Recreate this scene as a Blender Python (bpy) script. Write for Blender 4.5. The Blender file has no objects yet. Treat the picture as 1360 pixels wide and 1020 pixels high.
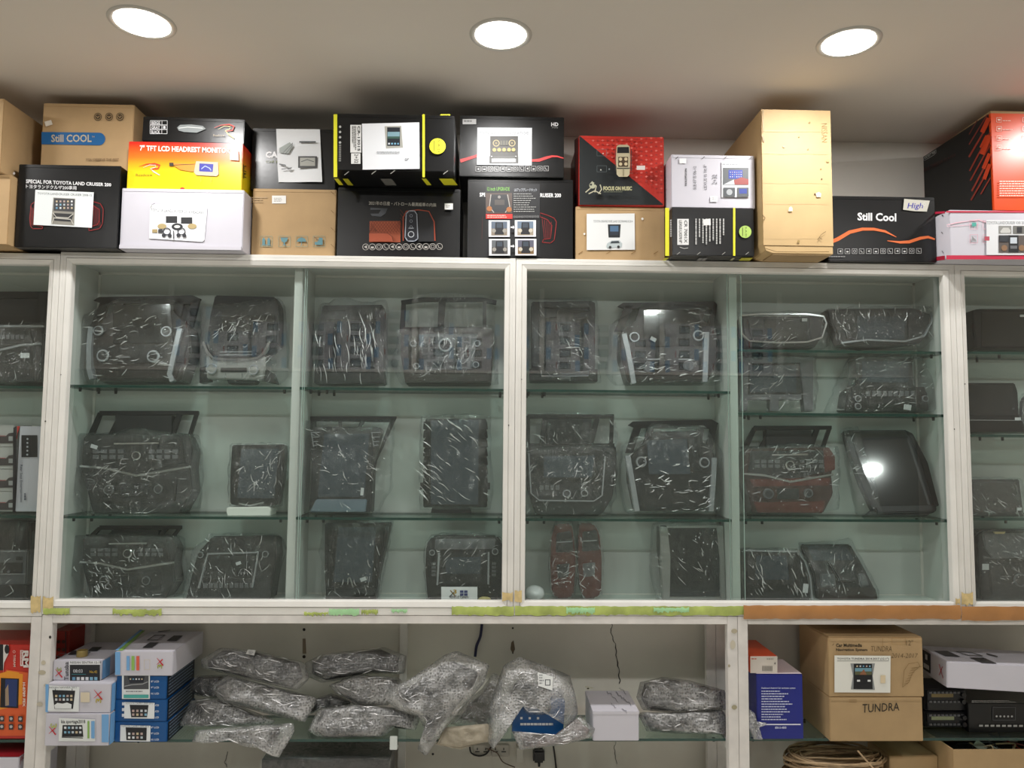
import bpy, bmesh, math, random
from mathutils import Vector, Matrix, noise
import mathutils

# ------------------------------------------------------------------ camera
EYE = Vector((0.0, 0.0, 1.5))
FPX = 1020.0
YAW, PITCH, ROLL = math.radians(1.489), math.radians(4.224), math.radians(0.469)
_cy, _sy, _cp, _sp = math.cos(YAW), math.sin(YAW), math.cos(PITCH), math.sin(PITCH)
CF = Vector((_sy*_cp, _cy*_cp, _sp))
_r0 = Vector((_cy, -_sy, 0)); _u0 = _r0.cross(CF)
CR = math.cos(ROLL)*_r0 + math.sin(ROLL)*_u0
CU = -math.sin(ROLL)*_r0 + math.cos(ROLL)*_u0
SC = bpy.context.scene
COL = SC.collection
cam_d = bpy.data.cameras.new('camera')
cam = bpy.data.objects.new('camera', cam_d); COL.objects.link(cam)
cam.matrix_world = Matrix(((CR.x, CU.x, -CF.x, EYE.x), (CR.y, CU.y, -CF.y, EYE.y), (CR.z, CU.z, -CF.z, EYE.z), (0, 0, 0, 1)))
cam_d.sensor_fit = 'HORIZONTAL'; cam_d.sensor_width = 36.0
cam_d.lens = 36.0*FPX/1360.0
cam_d.clip_start = 0.05
SC.camera = cam
# ------------------------------------------------------------------ world, exposure
w = bpy.data.worlds.new('World'); SC.world = w; w.use_nodes = True
w.node_tree.nodes['Background'].inputs[0].default_value = (0.92, 0.95, 1.0, 1)
w.node_tree.nodes['Background'].inputs[1].default_value = 0.9
SC.view_settings.view_transform = 'Standard'
SC.view_settings.look = 'None'
SC.view_settings.gamma = 1.0
SC.view_settings.use_curve_mapping = False
SC.view_settings.exposure = 0.1
LAMP_POWER = 14.0
LAMP_WATTS = 6.4
SC.cycles.transparent_max_bounces = 24
SC.cycles.max_bounces = 8
SC.cycles.diffuse_bounces = 5

def ray(px, py):
    return (CF + CR*((px-680.0)/FPX) + CU*((510.0-py)/FPX))
def at(px, py, Y):
    d = ray(px, py)
    return EYE + d*((Y-EYE.y)/d.y)
def at_z(px, py, Z):
    d = ray(px, py)
    return EYE + d*((Z-EYE.z)/d.z)

# ------------------------------------------------------------------ materials
def lin(c):
    return tuple((x/12.92 if x <= 0.04045 else ((x+0.055)/1.055)**2.4) for x in c)
def rgb(h):
    if isinstance(h, str):
        return tuple(int(h[i:i+2], 16)/255 for i in (0, 2, 4))
    return h
_MC = {}
def mat(name, col, rough=0.5, metal=0.0, var=0.0, vscale=8.0, bump=0.0, bscale=60.0, coat=0.0, emit=0.0, spec=0.5):
    key = (name, col)
    if key in _MC: return _MC[key]
    m = bpy.data.materials.new(name); m.use_nodes = True
    nt = m.node_tree; b = nt.nodes['Principled BSDF']
    c = lin(rgb(col))
    b.inputs['Base Color'].default_value = (*c, 1)
    b.inputs['Roughness'].default_value = rough
    b.inputs['Metallic'].default_value = metal
    b.inputs['Specular IOR Level'].default_value = spec
    if coat:
        b.inputs['Coat Weight'].default_value = coat; b.inputs['Coat Roughness'].default_value = 0.12
    if emit:
        b.inputs['Emission Color'].default_value = (*c, 1); b.inputs['Emission Strength'].default_value = emit
    if var or bump:
        tc = nt.nodes.new('ShaderNodeTexCoord')
    if var:
        n = nt.nodes.new('ShaderNodeTexNoise'); n.inputs['Scale'].default_value = vscale; n.inputs['Detail'].default_value = 5
        nt.links.new(tc.outputs['Object'], n.inputs['Vector'])
        r = nt.nodes.new('ShaderNodeValToRGB')
        r.color_ramp.elements[0].position = 0.3; r.color_ramp.elements[1].position = 0.7
        r.color_ramp.elements[0].color = (*[x*(1-var) for x in c], 1)
        r.color_ramp.elements[1].color = (*[min(1, x*(1+var*0.5)) for x in c], 1)
        nt.links.new(n.outputs['Fac'], r.inputs['Fac']); nt.links.new(r.outputs['Color'], b.inputs['Base Color'])
    if bump:
        n2 = nt.nodes.new('ShaderNodeTexNoise'); n2.inputs['Scale'].default_value = bscale; n2.inputs['Detail'].default_value = 3
        nt.links.new(tc.outputs['Object'], n2.inputs['Vector'])
        bp = nt.nodes.new('ShaderNodeBump'); bp.inputs['Strength'].default_value = bump; bp.inputs['Distance'].default_value = 0.004
        nt.links.new(n2.outputs['Fac'], bp.inputs['Height']); nt.links.new(bp.outputs['Normal'], b.inputs['Normal'])
    _MC[key] = m
    return m
def ink(col, rough=0.45):
    return mat('print_ink', col if isinstance(col, str) else col, rough)

def thin_film(name, gloss, haze, rough, bump_s, scale, tint=(1, 1, 1), voronoi=False, hazecol=(0.8, 0.8, 0.8), stretch=(1, 1, 1), ior=1.45, dist=0.01, cap=0.3, facet=0.0, fscale=150, calm=0.5):
    """clear plastic sheet: mostly see-through, mirror-like where it faces away, slightly milky"""
    m = bpy.data.materials.new(name); m.use_nodes = True
    nt = m.node_tree; nt.nodes.remove(nt.nodes['Principled BSDF'])
    out = nt.nodes['Material Output']
    N = nt.nodes.new; L = nt.links.new
    tr = N('ShaderNodeBsdfTransparent'); tr.inputs[0].default_value = (*tint, 1)
    gl = N('ShaderNodeBsdfGlossy'); gl.inputs['Roughness'].default_value = rough
    gl.inputs[0].default_value = (1, 1, 1, 1)
    df = N('ShaderNodeBsdfDiffuse'); df.inputs[0].default_value = (*hazecol, 1)
    ge = N('ShaderNodeNewGeometry'); dt = N('ShaderNodeVectorMath'); dt.operation = 'DOT_PRODUCT'; L(ge.outputs['Incoming'], dt.inputs[0]); L(ge.outputs['Normal'], dt.inputs[1])
    ab = N('ShaderNodeMath'); ab.operation = 'ABSOLUTE'; L(dt.outputs['Value'], ab.inputs[0])
    om = N('ShaderNodeMath'); om.operation = 'SUBTRACT'; om.inputs[0].default_value = 1.0; om.use_clamp = True; L(ab.outputs[0], om.inputs[1])
    pw = N('ShaderNodeMath'); pw.operation = 'POWER'; pw.inputs[1].default_value = 5.0; L(om.outputs[0], pw.inputs[0])
    fr = N('ShaderNodeMath'); fr.operation = 'MULTIPLY_ADD'; fr.inputs[1].default_value = 0.96; fr.inputs[2].default_value = 0.04; L(pw.outputs[0], fr.inputs[0])
    mx = N('ShaderNodeMixShader'); mx2 = N('ShaderNodeMixShader'); mx2.inputs[0].default_value = haze
    ad = N('ShaderNodeMath'); ad.operation = 'ADD'; ad.inputs[1].default_value = gloss; ad.use_clamp = True
    mi_ = N('ShaderNodeMath'); mi_.operation = 'MINIMUM'; mi_.inputs[1].default_value = cap
    L(tr.outputs[0], mx2.inputs[1]); L(df.outputs[0], mx2.inputs[2])
    L(fr.outputs[0], ad.inputs[0]); L(ad.outputs[0], mi_.inputs[0]); L(mi_.outputs[0], mx.inputs[0])
    L(mx2.outputs[0], mx.inputs[1]); L(gl.outputs[0], mx.inputs[2])
    L(mx.outputs[0], out.inputs['Surface'])
    if bump_s:
        tc = N('ShaderNodeTexCoord'); mp = N('ShaderNodeMapping'); mp.inputs['Scale'].default_value = stretch
        L(tc.outputs['Object'], mp.inputs['Vector'])
        bp = N('ShaderNodeBump'); bp.inputs['Strength'].default_value = bump_s; bp.inputs['Distance'].default_value = dist
        if voronoi:
            v = N('ShaderNodeTexVoronoi'); v.inputs['Scale'].default_value = scale; v.feature = 'SMOOTH_F1'
            v.inputs['Smoothness'].default_value = 0.3; v.inputs['Randomness'].default_value = 0.6
            L(mp.outputs[0], v.inputs['Vector'])
            n = N('ShaderNodeTexNoise'); n.inputs['Scale'].default_value = scale*0.22; n.inputs['Detail'].default_value = 4
            L(mp.outputs[0], n.inputs['Vector'])
            a = N('ShaderNodeMath'); a.operation = 'MULTIPLY_ADD'; a.inputs[1].default_value = -0.7
            L(v.outputs['Distance'], a.inputs[0]); L(n.outputs['Fac'], a.inputs[2])
            L(a.outputs[0], bp.inputs['Height'])
            hm = N('ShaderNodeMapRange'); hm.inputs[1].default_value = 0.15; hm.inputs[2].default_value = 0.55; hm.inputs[3].default_value = haze*0.45; hm.inputs[4].default_value = haze*1.7
            L(v.outputs['Distance'], hm.inputs[0])
            ln = N('ShaderNodeTexNoise'); ln.inputs['Scale'].default_value = 14; ln.inputs['Detail'].default_value = 5; L(tc.outputs['Object'], ln.inputs['Vector'])
            lm = N('ShaderNodeMapRange'); lm.inputs[1].default_value = 0.38; lm.inputs[2].default_value = 0.62; lm.inputs[3].default_value = 0.35; lm.inputs[4].default_value = 1.7; L(ln.outputs['Fac'], lm.inputs[0])
            mm = N('ShaderNodeMath'); mm.operation = 'MULTIPLY'; mm.use_clamp = True; L(hm.outputs[0], mm.inputs[0]); L(lm.outputs[0], mm.inputs[1]); L(mm.outputs[0], mx2.inputs[0])
        else:
            n = N('ShaderNodeTexNoise'); n.inputs['Scale'].default_value = scale; n.inputs['Detail'].default_value = 6
            n.inputs['Roughness'].default_value = 0.6; n.inputs['Distortion'].default_value = 1.6
            L(mp.outputs[0], n.inputs['Vector'])
            L(n.outputs['Fac'], bp.inputs['Height'])
        nrm = bp.outputs['Normal']
        if facet:        # crumpled film is a patchwork of tiny flat facets, calmer in some places than in others
            dn = N('ShaderNodeTexNoise'); dn.inputs['Scale'].default_value = 9; dn.inputs['Detail'].default_value = 3
            L(tc.outputs['Object'], dn.inputs['Vector'])
            dm = N('ShaderNodeVectorMath'); dm.operation = 'MULTIPLY_ADD'; dm.inputs[1].default_value = (0.10, 0.10, 0.10)
            L(dn.outputs['Color'], dm.inputs[0]); L(mp.outputs[0], dm.inputs[2])
            vo = N('ShaderNodeTexVoronoi'); vo.inputs['Scale'].default_value = fscale
            L(dm.outputs[0], vo.inputs['Vector'])
            sb = N('ShaderNodeVectorMath'); sb.operation = 'SUBTRACT'; sb.inputs[1].default_value = (0.5, 0.5, 0.5); L(vo.outputs['Color'], sb.inputs[0])
            am = N('ShaderNodeTexNoise'); am.inputs['Scale'].default_value = 11; am.inputs['Detail'].default_value = 2; L(tc.outputs['Object'], am.inputs['Vector'])
            mr = N('ShaderNodeMapRange'); mr.inputs[1].default_value = calm; mr.inputs[2].default_value = calm+0.16; mr.inputs[3].default_value = 0.12*facet; mr.inputs[4].default_value = facet; L(am.outputs['Fac'], mr.inputs[0])
            sc_ = N('ShaderNodeVectorMath'); sc_.operation = 'SCALE'; L(sb.outputs[0], sc_.inputs[0]); L(mr.outputs[0], sc_.inputs['Scale'])
            ad2 = N('ShaderNodeVectorMath'); ad2.operation = 'ADD'; L(sc_.outputs[0], ad2.inputs[0]); L(nrm, ad2.inputs[1])
            nz = N('ShaderNodeVectorMath'); nz.operation = 'NORMALIZE'; L(ad2.outputs[0], nz.inputs[0]); nrm = nz.outputs[0]
        L(nrm, gl.inputs['Normal']); L(nrm, dt.inputs[1])
    return m

M = {}
M['wall'] = mat('wall_plaster', 'eae6de', 0.85, var=0.08, vscale=3, bump=0.1, bscale=30)
M['ceiling'] = mat('ceiling_paint', 'dad2c8', 0.85, var=0.03, vscale=2)
M['floor'] = mat('floor_tile', 'f0ece4', 0.35, var=0.08, vscale=4)
M['alu'] = mat('white_powder_coat', 'e6e4de', 0.42, var=0.07, vscale=9)
M['panel'] = mat('laminate_panel', 'ccd0cc', 0.5, var=0.06, vscale=5)
M['shelfwhite'] = mat('painted_shelf_frame', 'e0dcd7', 0.5, var=0.14, vscale=14)
M['carton'] = mat('corrugated_card', 'b99a70', 0.75, var=0.07, vscale=14, bump=0.15, bscale=25)
M['carton_dark'] = mat('brown_card', 'b0946c', 0.75, var=0.08, vscale=14, bump=0.15, bscale=25)
M['kraft'] = mat('pale_kraft_card', 'c6a878', 0.6, var=0.08, vscale=10, bump=0.2, bscale=12)
M['black_card'] = mat('black_printed_card', '0b0c0e', 0.3, var=0.1, vscale=12, bump=0.12, bscale=14, spec=0.5)
M['white_card'] = mat('white_card', 'cbc9d2', 0.5, var=0.03, vscale=8)
M['grey_edge'] = mat('grey_card_edge', '66635e', 0.7)
M['blue_card'] = mat('blue_printed_card', '064f8c', 0.35, var=0.05)
M['navy_card'] = mat('navy_printed_card', '1a2580', 0.35, var=0.05)
M['orange_card'] = mat('orange_printed_card', 'e5511f', 0.3, var=0.08, vscale=5)
M['red_card'] = mat('red_printed_card', 'c8352b', 0.35, var=0.05)
M['paper'] = mat('paper_sheet', 'e8eaec', 0.6, bump=0.2, bscale=20)
M['black_plastic'] = mat('black_plastic', '101114', 0.32, bump=0.08, bscale=200)
M['grey_plastic'] = mat('dark_grey_plastic', '1f2023', 0.4, var=0.1)
M['brown_plastic'] = mat('dark_brown_plastic', '2c2320', 0.3, var=0.15)
M['midgrey'] = mat('grey_plastic', '5c5d60', 0.4)
M['silver'] = mat('silver_trim', 'b9bcc0', 0.25, metal=0.55)
M['silver_paint'] = mat('silver_painted_plastic', '9c9c98', 0.4, metal=0.3)
M['chrome'] = mat('chrome_trim', 'e8e8ea', 0.12, metal=1.0)
M['screen'] = mat('dark_glass_screen', '14181e', 0.06, spec=0.7, coat=0.5)
M['screen_pale'] = mat('pale_screen', '3e464f', 0.12, coat=0.5)  # a paler, slightly rougher screen tone
M['wood'] = mat('red_brown_wood_trim', '5e1f16', 0.25, var=0.35, vscale=20, coat=0.6)
M['brownred'] = mat('red_brown_plastic', '5a2018', 0.22, var=0.25, vscale=30, coat=0.6)
M['foam'] = mat('white_foam', 'e9ece6', 0.8, bump=0.2, bscale=40)
M['greentape'] = mat('green_masking_tape', 'b5c46a', 0.5, var=0.3, vscale=20, bump=0.3, bscale=30)
M['minttape'] = mat('pale_green_tape', 'aee0a8', 0.5, var=0.1, vscale=20)
M['browntape'] = mat('brown_packing_tape', 'b5814f', 0.3, var=0.15, vscale=12, bump=0.3, bscale=14)
M['oldglue'] = mat('yellowed_glue_stain', 'dcc48c', 0.6, var=0.2, vscale=60)
M['glass_edge'] = mat('green_glass_edge', '0b3b33', 0.15, coat=0.5)
M['glass'] = thin_film('door_glass', 0.06, 0.003, 0.004, 0, 1, tint=(0.90, 0.955, 0.935), ior=1.5, hazecol=(0.8, 0.9, 0.85), cap=1.0)
M['shelf_glass'] = thin_film('shelf_glass', 0.03, 0.03, 0.01, 0, 1, tint=(0.80, 0.90, 0.86), hazecol=(0.5, 0.65, 0.6))
M['film'] = thin_film('cellophane', 0.03, 0.006, 0.13, 1.0, 22, tint=(0.97, 0.98, 0.99), stretch=(1, 1, 0.22), dist=0.012, facet=0.75, fscale=62, calm=0.47, cap=0.5)
M['film_b'] = thin_film('crinkled_cellophane', 0.04, 0.008, 0.14, 1.0, 48, tint=(0.97, 0.98, 0.99), stretch=(1, 1, 0.7), dist=0.006, facet=0.8, fscale=75, calm=0.40, cap=0.5)
M['bubble'] = thin_film('bubble_wrap', 0.05, 0.19, 0.2, 1.0, 125, tint=(0.80, 0.81, 0.81), voronoi=True, hazecol=(0.66, 0.66, 0.65), dist=0.004, facet=0.4, fscale=75, calm=0.42, cap=0.3)
M['bubble_dark'] = thin_film('thin_bubble_wrap', 0.04, 0.09, 0.2, 1.0, 125, tint=(0.82, 0.83, 0.83), voronoi=True, hazecol=(0.66, 0.66, 0.65), dist=0.004, facet=0.4, fscale=75, calm=0.42, cap=0.3)
def glint_fold_mat():
    m = thin_film('film_glint_fold', 0.44, 0.6, 0.27, 0, 1, tint=(1, 1, 1), hazecol=(0.97, 0.97, 1.0), cap=0.7)  # whitish ridge colour imitates the glints of creased film
    return m
M['glint_fold'] = glint_fold_mat()
M['packed'] = mat('packed_goods', '1d1e20', 0.4, var=0.5, vscale=14)
M['packed_pale'] = mat('pale_packed_goods', '6f6a60', 0.5, var=0.4, vscale=14)

# ------------------------------------------------------------------ object helpers
def tag(o, label=None, cat=None, group=None, kind=None):
    if label: o['label'] = label
    if cat: o['category'] = cat
    if group: o['group'] = group
    if kind: o['kind'] = kind
    return o
def link(name, bm, mats, parent=None, org=None, smooth=False):
    me = bpy.data.meshes.new(name)
    org = Vector(org) if org is not None else Vector((0, 0, 0))
    if org.length: bmesh.ops.translate(bm, verts=bm.verts, vec=-org)
    bm.to_mesh(me); bm.free()
    for m in (mats if isinstance(mats, (list, tuple)) else [mats]): me.materials.append(m)
    if smooth:
        for p in me.polygons: p.use_smooth = True
    o = bpy.data.objects.new(name, me); COL.objects.link(o)
    if parent is None: o.location = org
    else: o.parent = parent
    return o
def empty(name, loc, label, cat, group=None):
    o = bpy.data.objects.new(name, None); COL.objects.link(o); o.location = loc
    o.empty_display_size = 0.02
    return tag(o, label, cat, group)
def bbox(bm, x0, y0, z0, x1, y1, z1, mi=0, bevel=0.0):
    vs = [bm.verts.new(p) for p in ((x0,y0,z0),(x1,y0,z0),(x1,y1,z0),(x0,y1,z0),(x0,y0,z1),(x1,y0,z1),(x1,y1,z1),(x0,y1,z1))]
    fs = [bm.faces.new([vs[i] for i in f]) for f in ((0,3,2,1),(4,5,6,7),(0,1,5,4),(1,2,6,5),(2,3,7,6),(3,0,4,7))]
    for f in fs: f.material_index = mi
    if bevel:
        es = list({e for f in fs for e in f.edges})
        bmesh.ops.bevel(bm, geom=es, offset=bevel, segments=2, affect='EDGES', clamp_overlap=True, material=-1)
    return vs
def struct(name, bm, m, parent=None, smooth=False):
    o = link(name, bm, m, parent, smooth=smooth)
    if parent is None: o['kind'] = 'structure'
    return o

def tube(name, pts, r, m, parent=None, org=None, seg=8, sub=8):
    """round cord through points (smooth spline)"""
    P = [Vector(p) for p in pts]; q = []
    for i in range(len(P)-1):
        a, b, c, d = P[max(0, i-1)], P[i], P[i+1], P[min(len(P)-1, i+2)]
        for k in range(sub):
            t = k/sub; q.append(.5*((2*b)+(c-a)*t+(2*a-5*b+4*c-d)*t*t+(3*b-a-3*c+d)*t**3))
    q.append(P[-1]); bm = bmesh.new(); rings = []
    for i, p in enumerate(q):
        tg = (q[min(len(q)-1, i+1)]-q[max(0, i-1)]).normalized(); u = tg.orthogonal().normalized() if i == 0 else (pu-tg*pu.dot(tg)).normalized(); pu = u; v = tg.cross(u)
        rings.append([bm.verts.new(p+(u*math.cos(k*6.28318/seg)+v*math.sin(k*6.28318/seg))*r) for k in range(seg)])
    for A, B in zip(rings, rings[1:]):
        for k in range(seg): bm.faces.new((A[k], A[(k+1) % seg], B[(k+1) % seg], B[k]))
    bm.faces.new(rings[0][::-1]); bm.faces.new(rings[-1])
    return link(name, bm, m, parent, org, smooth=True)
class Face:
    """a plane in the room with its own axes; photograph pixels are carried onto it"""
    def __init__(s, O, U=(1,0,0), V=(0,0,1)):
        s.O = Vector(O); s.U = Vector(U).normalized(); s.V = Vector(V).normalized(); s.N = s.U.cross(s.V)
    def uv(s, px, py):
        d = ray(px, py); t = (s.O-EYE).dot(s.N)/d.dot(s.N)
        q = EYE + d*t - s.O
        return (q.dot(s.U), q.dot(s.V))
    def w(s, u, v, n=0.0):
        return s.O + s.U*u + s.V*v + s.N*n
    def scale(s, px, py):
        a = s.uv(px, py); b = s.uv(px+1, py)
        return math.hypot(a[0]-b[0], a[1]-b[1])

_TX = {}
def text_mesh(txt, bold=0.0, shear=0.0):
    k = (txt, bold, shear)
    if k in _TX: return _TX[k]
    cu = bpy.data.curves.new('t', 'FONT'); cu.body = txt; cu.resolution_u = 2
    cu.offset = bold; cu.shear = shear; cu.fill_mode = 'FRONT'
    ob = bpy.data.objects.new('t', cu); COL.objects.link(ob)
    dg = bpy.context.evaluated_depsgraph_get(); dg.update()
    me = bpy.data.meshes.new_from_object(ob.evaluated_get(dg))
    vs = [(v.co.x, v.co.y) for v in me.vertices]; fs = [tuple(p.vertices) for p in me.polygons]
    bpy.data.objects.remove(ob); bpy.data.curves.remove(cu); bpy.data.meshes.remove(me)
    if vs:
        x0 = min(v[0] for v in vs); x1 = max(v[0] for v in vs); y0 = min(v[1] for v in vs); y1 = max(v[1] for v in vs)
        vs = [((a-x0)/max(1e-6, x1-x0), (b-y0)/max(1e-6, y1-y0)) for a, b in vs]
    _TX[k] = (vs, fs)
    return _TX[k]

class Art:
    """flat printing on one face; every call raises it by a hair so prints never fight"""
    def __init__(s, face, n0=0.0006, step=0.00025):
        s.f = face; s.bm = bmesh.new(); s.mats = []; s.n = n0; s.step = step
    def mi(s, col):
        m = col if isinstance(col, bpy.types.Material) else ink(col)
        if m not in s.mats: s.mats.append(m)
        return s.mats.index(m)
    def up(s): s.n += s.step
    def _poly(s, uvs, mi):
        vs = [s.bm.verts.new(s.f.w(u, v, s.n)) for u, v in uvs]
        try: f = s.bm.faces.new(vs)
        except ValueError: return
        f.material_index = mi
        f.normal_update()
        if f.normal.dot(s.f.N) < 0: f.normal_flip()
    def poly(s, pts, col):
        s.up(); s._poly([s.f.uv(*p) for p in pts], s.mi(col)); return s
    def rect(s, x0, y0, x1, y1, col):
        return s.poly([(x0,y0),(x1,y0),(x1,y1),(x0,y1)], col)
    def disc(s, x, y, r, col, ry=None, seg=20):
        return s.poly([(x+r*math.cos(a*6.28318/seg), y+(ry or r)*math.sin(a*6.28318/seg)) for a in range(seg)], col)
    def ring(s, x, y, r, t, col, ry=None, seg=20):
        s.up(); mi = s.mi(col); ry = ry or r
        c = [(math.cos(a*6.28318/seg), math.sin(a*6.28318/seg)) for a in range(seg+1)]
        for i in range(seg):
            a, b = c[i], c[i+1]
            s._poly([s.f.uv(x+a[0]*r, y+a[1]*ry), s.f.uv(x+b[0]*r, y+b[1]*ry), s.f.uv(x+b[0]*(r-t), y+b[1]*(ry-t)), s.f.uv(x+a[0]*(r-t), y+a[1]*(ry-t))], mi)
        return s
    def box(s, x0, y0, x1, y1, t, col):
        return s.line([(x0,y0),(x1,y0),(x1,y1),(x0,y1),(x0,y0)], t, col)
    def line(s, pts, t, col):
        s.up(); mi = s.mi(col)
        n = len(pts)
        ts = t if isinstance(t, (list, tuple)) else [t]*n
        off = []
        for i, p in enumerate(pts):
            a = pts[max(0, i-1)]; b = pts[min(n-1, i+1)]
            dx, dy = b[0]-a[0], b[1]-a[1]; l = math.hypot(dx, dy) or 1
            off.append((-dy/l*ts[i]/2, dx/l*ts[i]/2))
        if n > 2 and pts[0] == pts[-1]:
            for i in range(n-1):
                (ax, ay), (bx, by) = pts[i], pts[i+1]
                dx, dy = bx-ax, by-ay; l = math.hypot(dx, dy) or 1; ex, ey = -dy/l*t/2, dx/l*t/2; gx, gy = dx/l*t/2, dy/l*t/2
                s._poly([s.f.uv(ax+ex-gx, ay+ey-gy), s.f.uv(bx+ex+gx, by+ey+gy), s.f.uv(bx-ex+gx, by-ey+gy), s.f.uv(ax-ex-gx, ay-ey-gy)], mi)
            return s
        for i in range(n-1):
            (ax, ay), (bx, by) = pts[i], pts[i+1]; o, q = off[i], off[i+1]
            s._poly([s.f.uv(ax+o[0], ay+o[1]), s.f.uv(bx+q[0], by+q[1]), s.f.uv(bx-q[0], by-q[1]), s.f.uv(ax-o[0], ay-o[1])], mi)
        return s
    def text(s, txt, x0, y0, x1, y1, col, bold=0.01, rot=0, shear=0.0, quad=None):
        """the words fill the rectangle; rot 90 reads downwards, -90 upwards"""
        s.up(); mi = s.mi(col); vs, fs = text_mesh(txt, bold, shear)
        q = quad or [(x0,y1),(x1,y1),(x1,y0),(x0,y0)]     # bottom-left, bottom-right, top-right, top-left
        if rot == 90: q = [(x0,y0),(x0,y1),(x1,y1),(x1,y0)]
        if rot == -90: q = [(x1,y1),(x1,y0),(x0,y0),(x0,y1)]
        A, B, C, D = [Vector(s.f.uv(*p)) for p in q]
        if rot == 180: A, B, C, D = C, D, A, B
        bv = []
        for a, b in vs:
            p = A*(1-a)*(1-b)+B*a*(1-b)+C*a*b+D*(1-a)*b
            bv.append(s.bm.verts.new(s.f.w(p[0], p[1], s.n)))
        for f in fs:
            try:
                nf = s.bm.faces.new([bv[i] for i in f]); nf.material_index = mi; nf.normal_update()
                if nf.normal.dot(s.f.N) < 0: nf.normal_flip()
            except ValueError: pass
        return s
    def words(s, x0, y0, x1, y1, n, col, seed=1, rot=False, fill=0.5):
        """rows of print too small to read"""
        rr = random.Random(seed); s.up(); mi = s.mi(col)
        if rot:
            p = (x1-x0)/n
            for i in range(n):
                y = y0; end = y0+(y1-y0)*rr.uniform(0.6, 1)
                while y < end:
                    l = rr.uniform(1.5, 4.5); xx = x0+i*p
                    s._poly([s.f.uv(xx, y), s.f.uv(xx+p*fill, y), s.f.uv(xx+p*fill, min(end, y+l)), s.f.uv(xx, min(end, y+l))], mi); y += l+0.6
            return s
        p = (y1-y0)/n
        for i in range(n):
            x = x0; end = x0+(x1-x0)*rr.uniform(0.6, 1)
            while x < end:
                l = rr.uniform(1.5, 4.5); yy = y0+i*p
                s._poly([s.f.uv(x, yy), s.f.uv(min(end, x+l), yy), s.f.uv(min(end, x+l), yy+p*fill), s.f.uv(x, yy+p*fill)], mi); x += l+0.6
        return s
    def apps(s, x0, y0, x1, y1, nx, ny, seed=0, sz=0.55):
        """a little picture of a car screen with rows of app tiles"""
        rr = random.Random(seed)
        cols = ['d8dde2', '7fb0c8', 'c8cdd2', 'c8b898', 'b8c4cc', '6a9ab8', 'e8e8e8', 'b8a29c']
        dx, dy = (x1-x0)/nx, (y1-y0)/ny
        s.up()
        for i in range(nx):
            for j in range(ny):
                cx, cy = x0+(i+0.5)*dx, y0+(j+0.5)*dy; h = min(dx, dy)*sz/2
                mi = s.mi(rr.choice(cols))
                s._poly([s.f.uv(cx-h, cy-h), s.f.uv(cx+h, cy-h), s.f.uv(cx+h, cy+h), s.f.uv(cx-h, cy+h)], mi)
        return s
    def done(s, name, parent, org, label=None):
        o = link(name, s.bm, s.mats or [ink('ffffff')], parent, org)
        if label: o['label'] = label
        return o

BOXES = []
class Box:
    """a carton: bevelled body with tuck-flap edges, printing goes on as children"""
    def __init__(s, name, label, x0, y0, x1, y1, Y, depth, m, z0=None, z1=None, cat='box', group=None, rotz=0.0, flap='top', roll=0.0, edge=None, xmin=None):
        xm, ym = (x0+x1)/2, (y0+y1)/2
        X0, X1 = at(x0, ym, Y).x, at(x1, ym, Y).x
        if xmin: X0 = max(X0, xmin)
        Z0 = at(xm, y1, Y).z if z0 is None else z0
        Z1 = at(xm, y0, Y).z if z1 is None else z1
        if abs(rotz) < 0.02:
            for q in BOXES:      # neighbours stand side by side, never inside each other
                if Z0 < q[5]-.0005 and Z1 > q[4]+.0005 and Y < q[3]+.002 and Y+depth > q[2]-.002:
                    if q[0] < X1 and X0 < q[1]:
                        if (X0+X1) > (q[0]+q[1]): X0 = q[1]+.004
                        else: X1 = q[0]-.004
        BOXES.append((X0, X1, Y, Y+depth, Z0, Z1))
        s.org = Vector(((X0+X1)/2, Y, Z0)); s.X0, s.X1, s.Z0, s.Z1, s.Y, s.D = X0, X1, Z0, Z1, Y, depth
        R = Matrix.Rotation(rotz, 3, 'Z') @ Matrix.Rotation(roll, 3, 'Y')
        s.R = R
        W = (X1-X0)/2; H = Z1-Z0
        bm = bmesh.new()
        bbox(bm, -W, 0, 0, W, depth, H, 0, 0.0018)
        # board edge of the lid that overlaps the front and the seam it leaves
        e = 0.0012
        if flap:
            fz = H if flap == 'top' else 0
            bbox(bm, -W+0.004, -e, fz-0.011 if flap == 'top' else 0.001, W-0.004, 0.004, fz-0.001 if flap == 'top' else 0.009, 0, 0.0005)
        bmesh.ops.rotate(bm, verts=bm.verts, cent=(0,0,0), matrix=R)
        bmesh.ops.translate(bm, verts=bm.verts, vec=s.org)
        s.o = link(name, bm, m, None, s.org)
        tag(s.o, label, cat, group)
        s.front = Face(s.org, R @ Vector((1,0,0)), R @ Vector((0,0,1)))
        s.left = Face(s.org + R @ Vector((-W,0,0)), R @ Vector((0,-1,0)), R @ Vector((0,0,1)))
        s.right = Face(s.org + R @ Vector((W,0,0)), R @ Vector((0,1,0)), R @ Vector((0,0,1)))
        s.top = Face(s.org + R @ Vector((0,0,H)), R @ Vector((1,0,0)), R @ Vector((0,1,0)))
        s.bottom = Face(s.org, R @ Vector((1,0,0)), R @ Vector((0,-1,0)))
        # seam line and tape where the flaps meet
        bs = bmesh.new()
        k = 0.0004
        bbox(bs, -0.0008, -k, 0, 0.0008, 0.0, 0.0001)
        bs.free()
    def art(s, f='front', n0=0.0016): return Art(getattr(s, f), n0)
    def put(s, art, name='box_print', label=None): return art.done(name, s.o, s.org, label)
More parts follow.
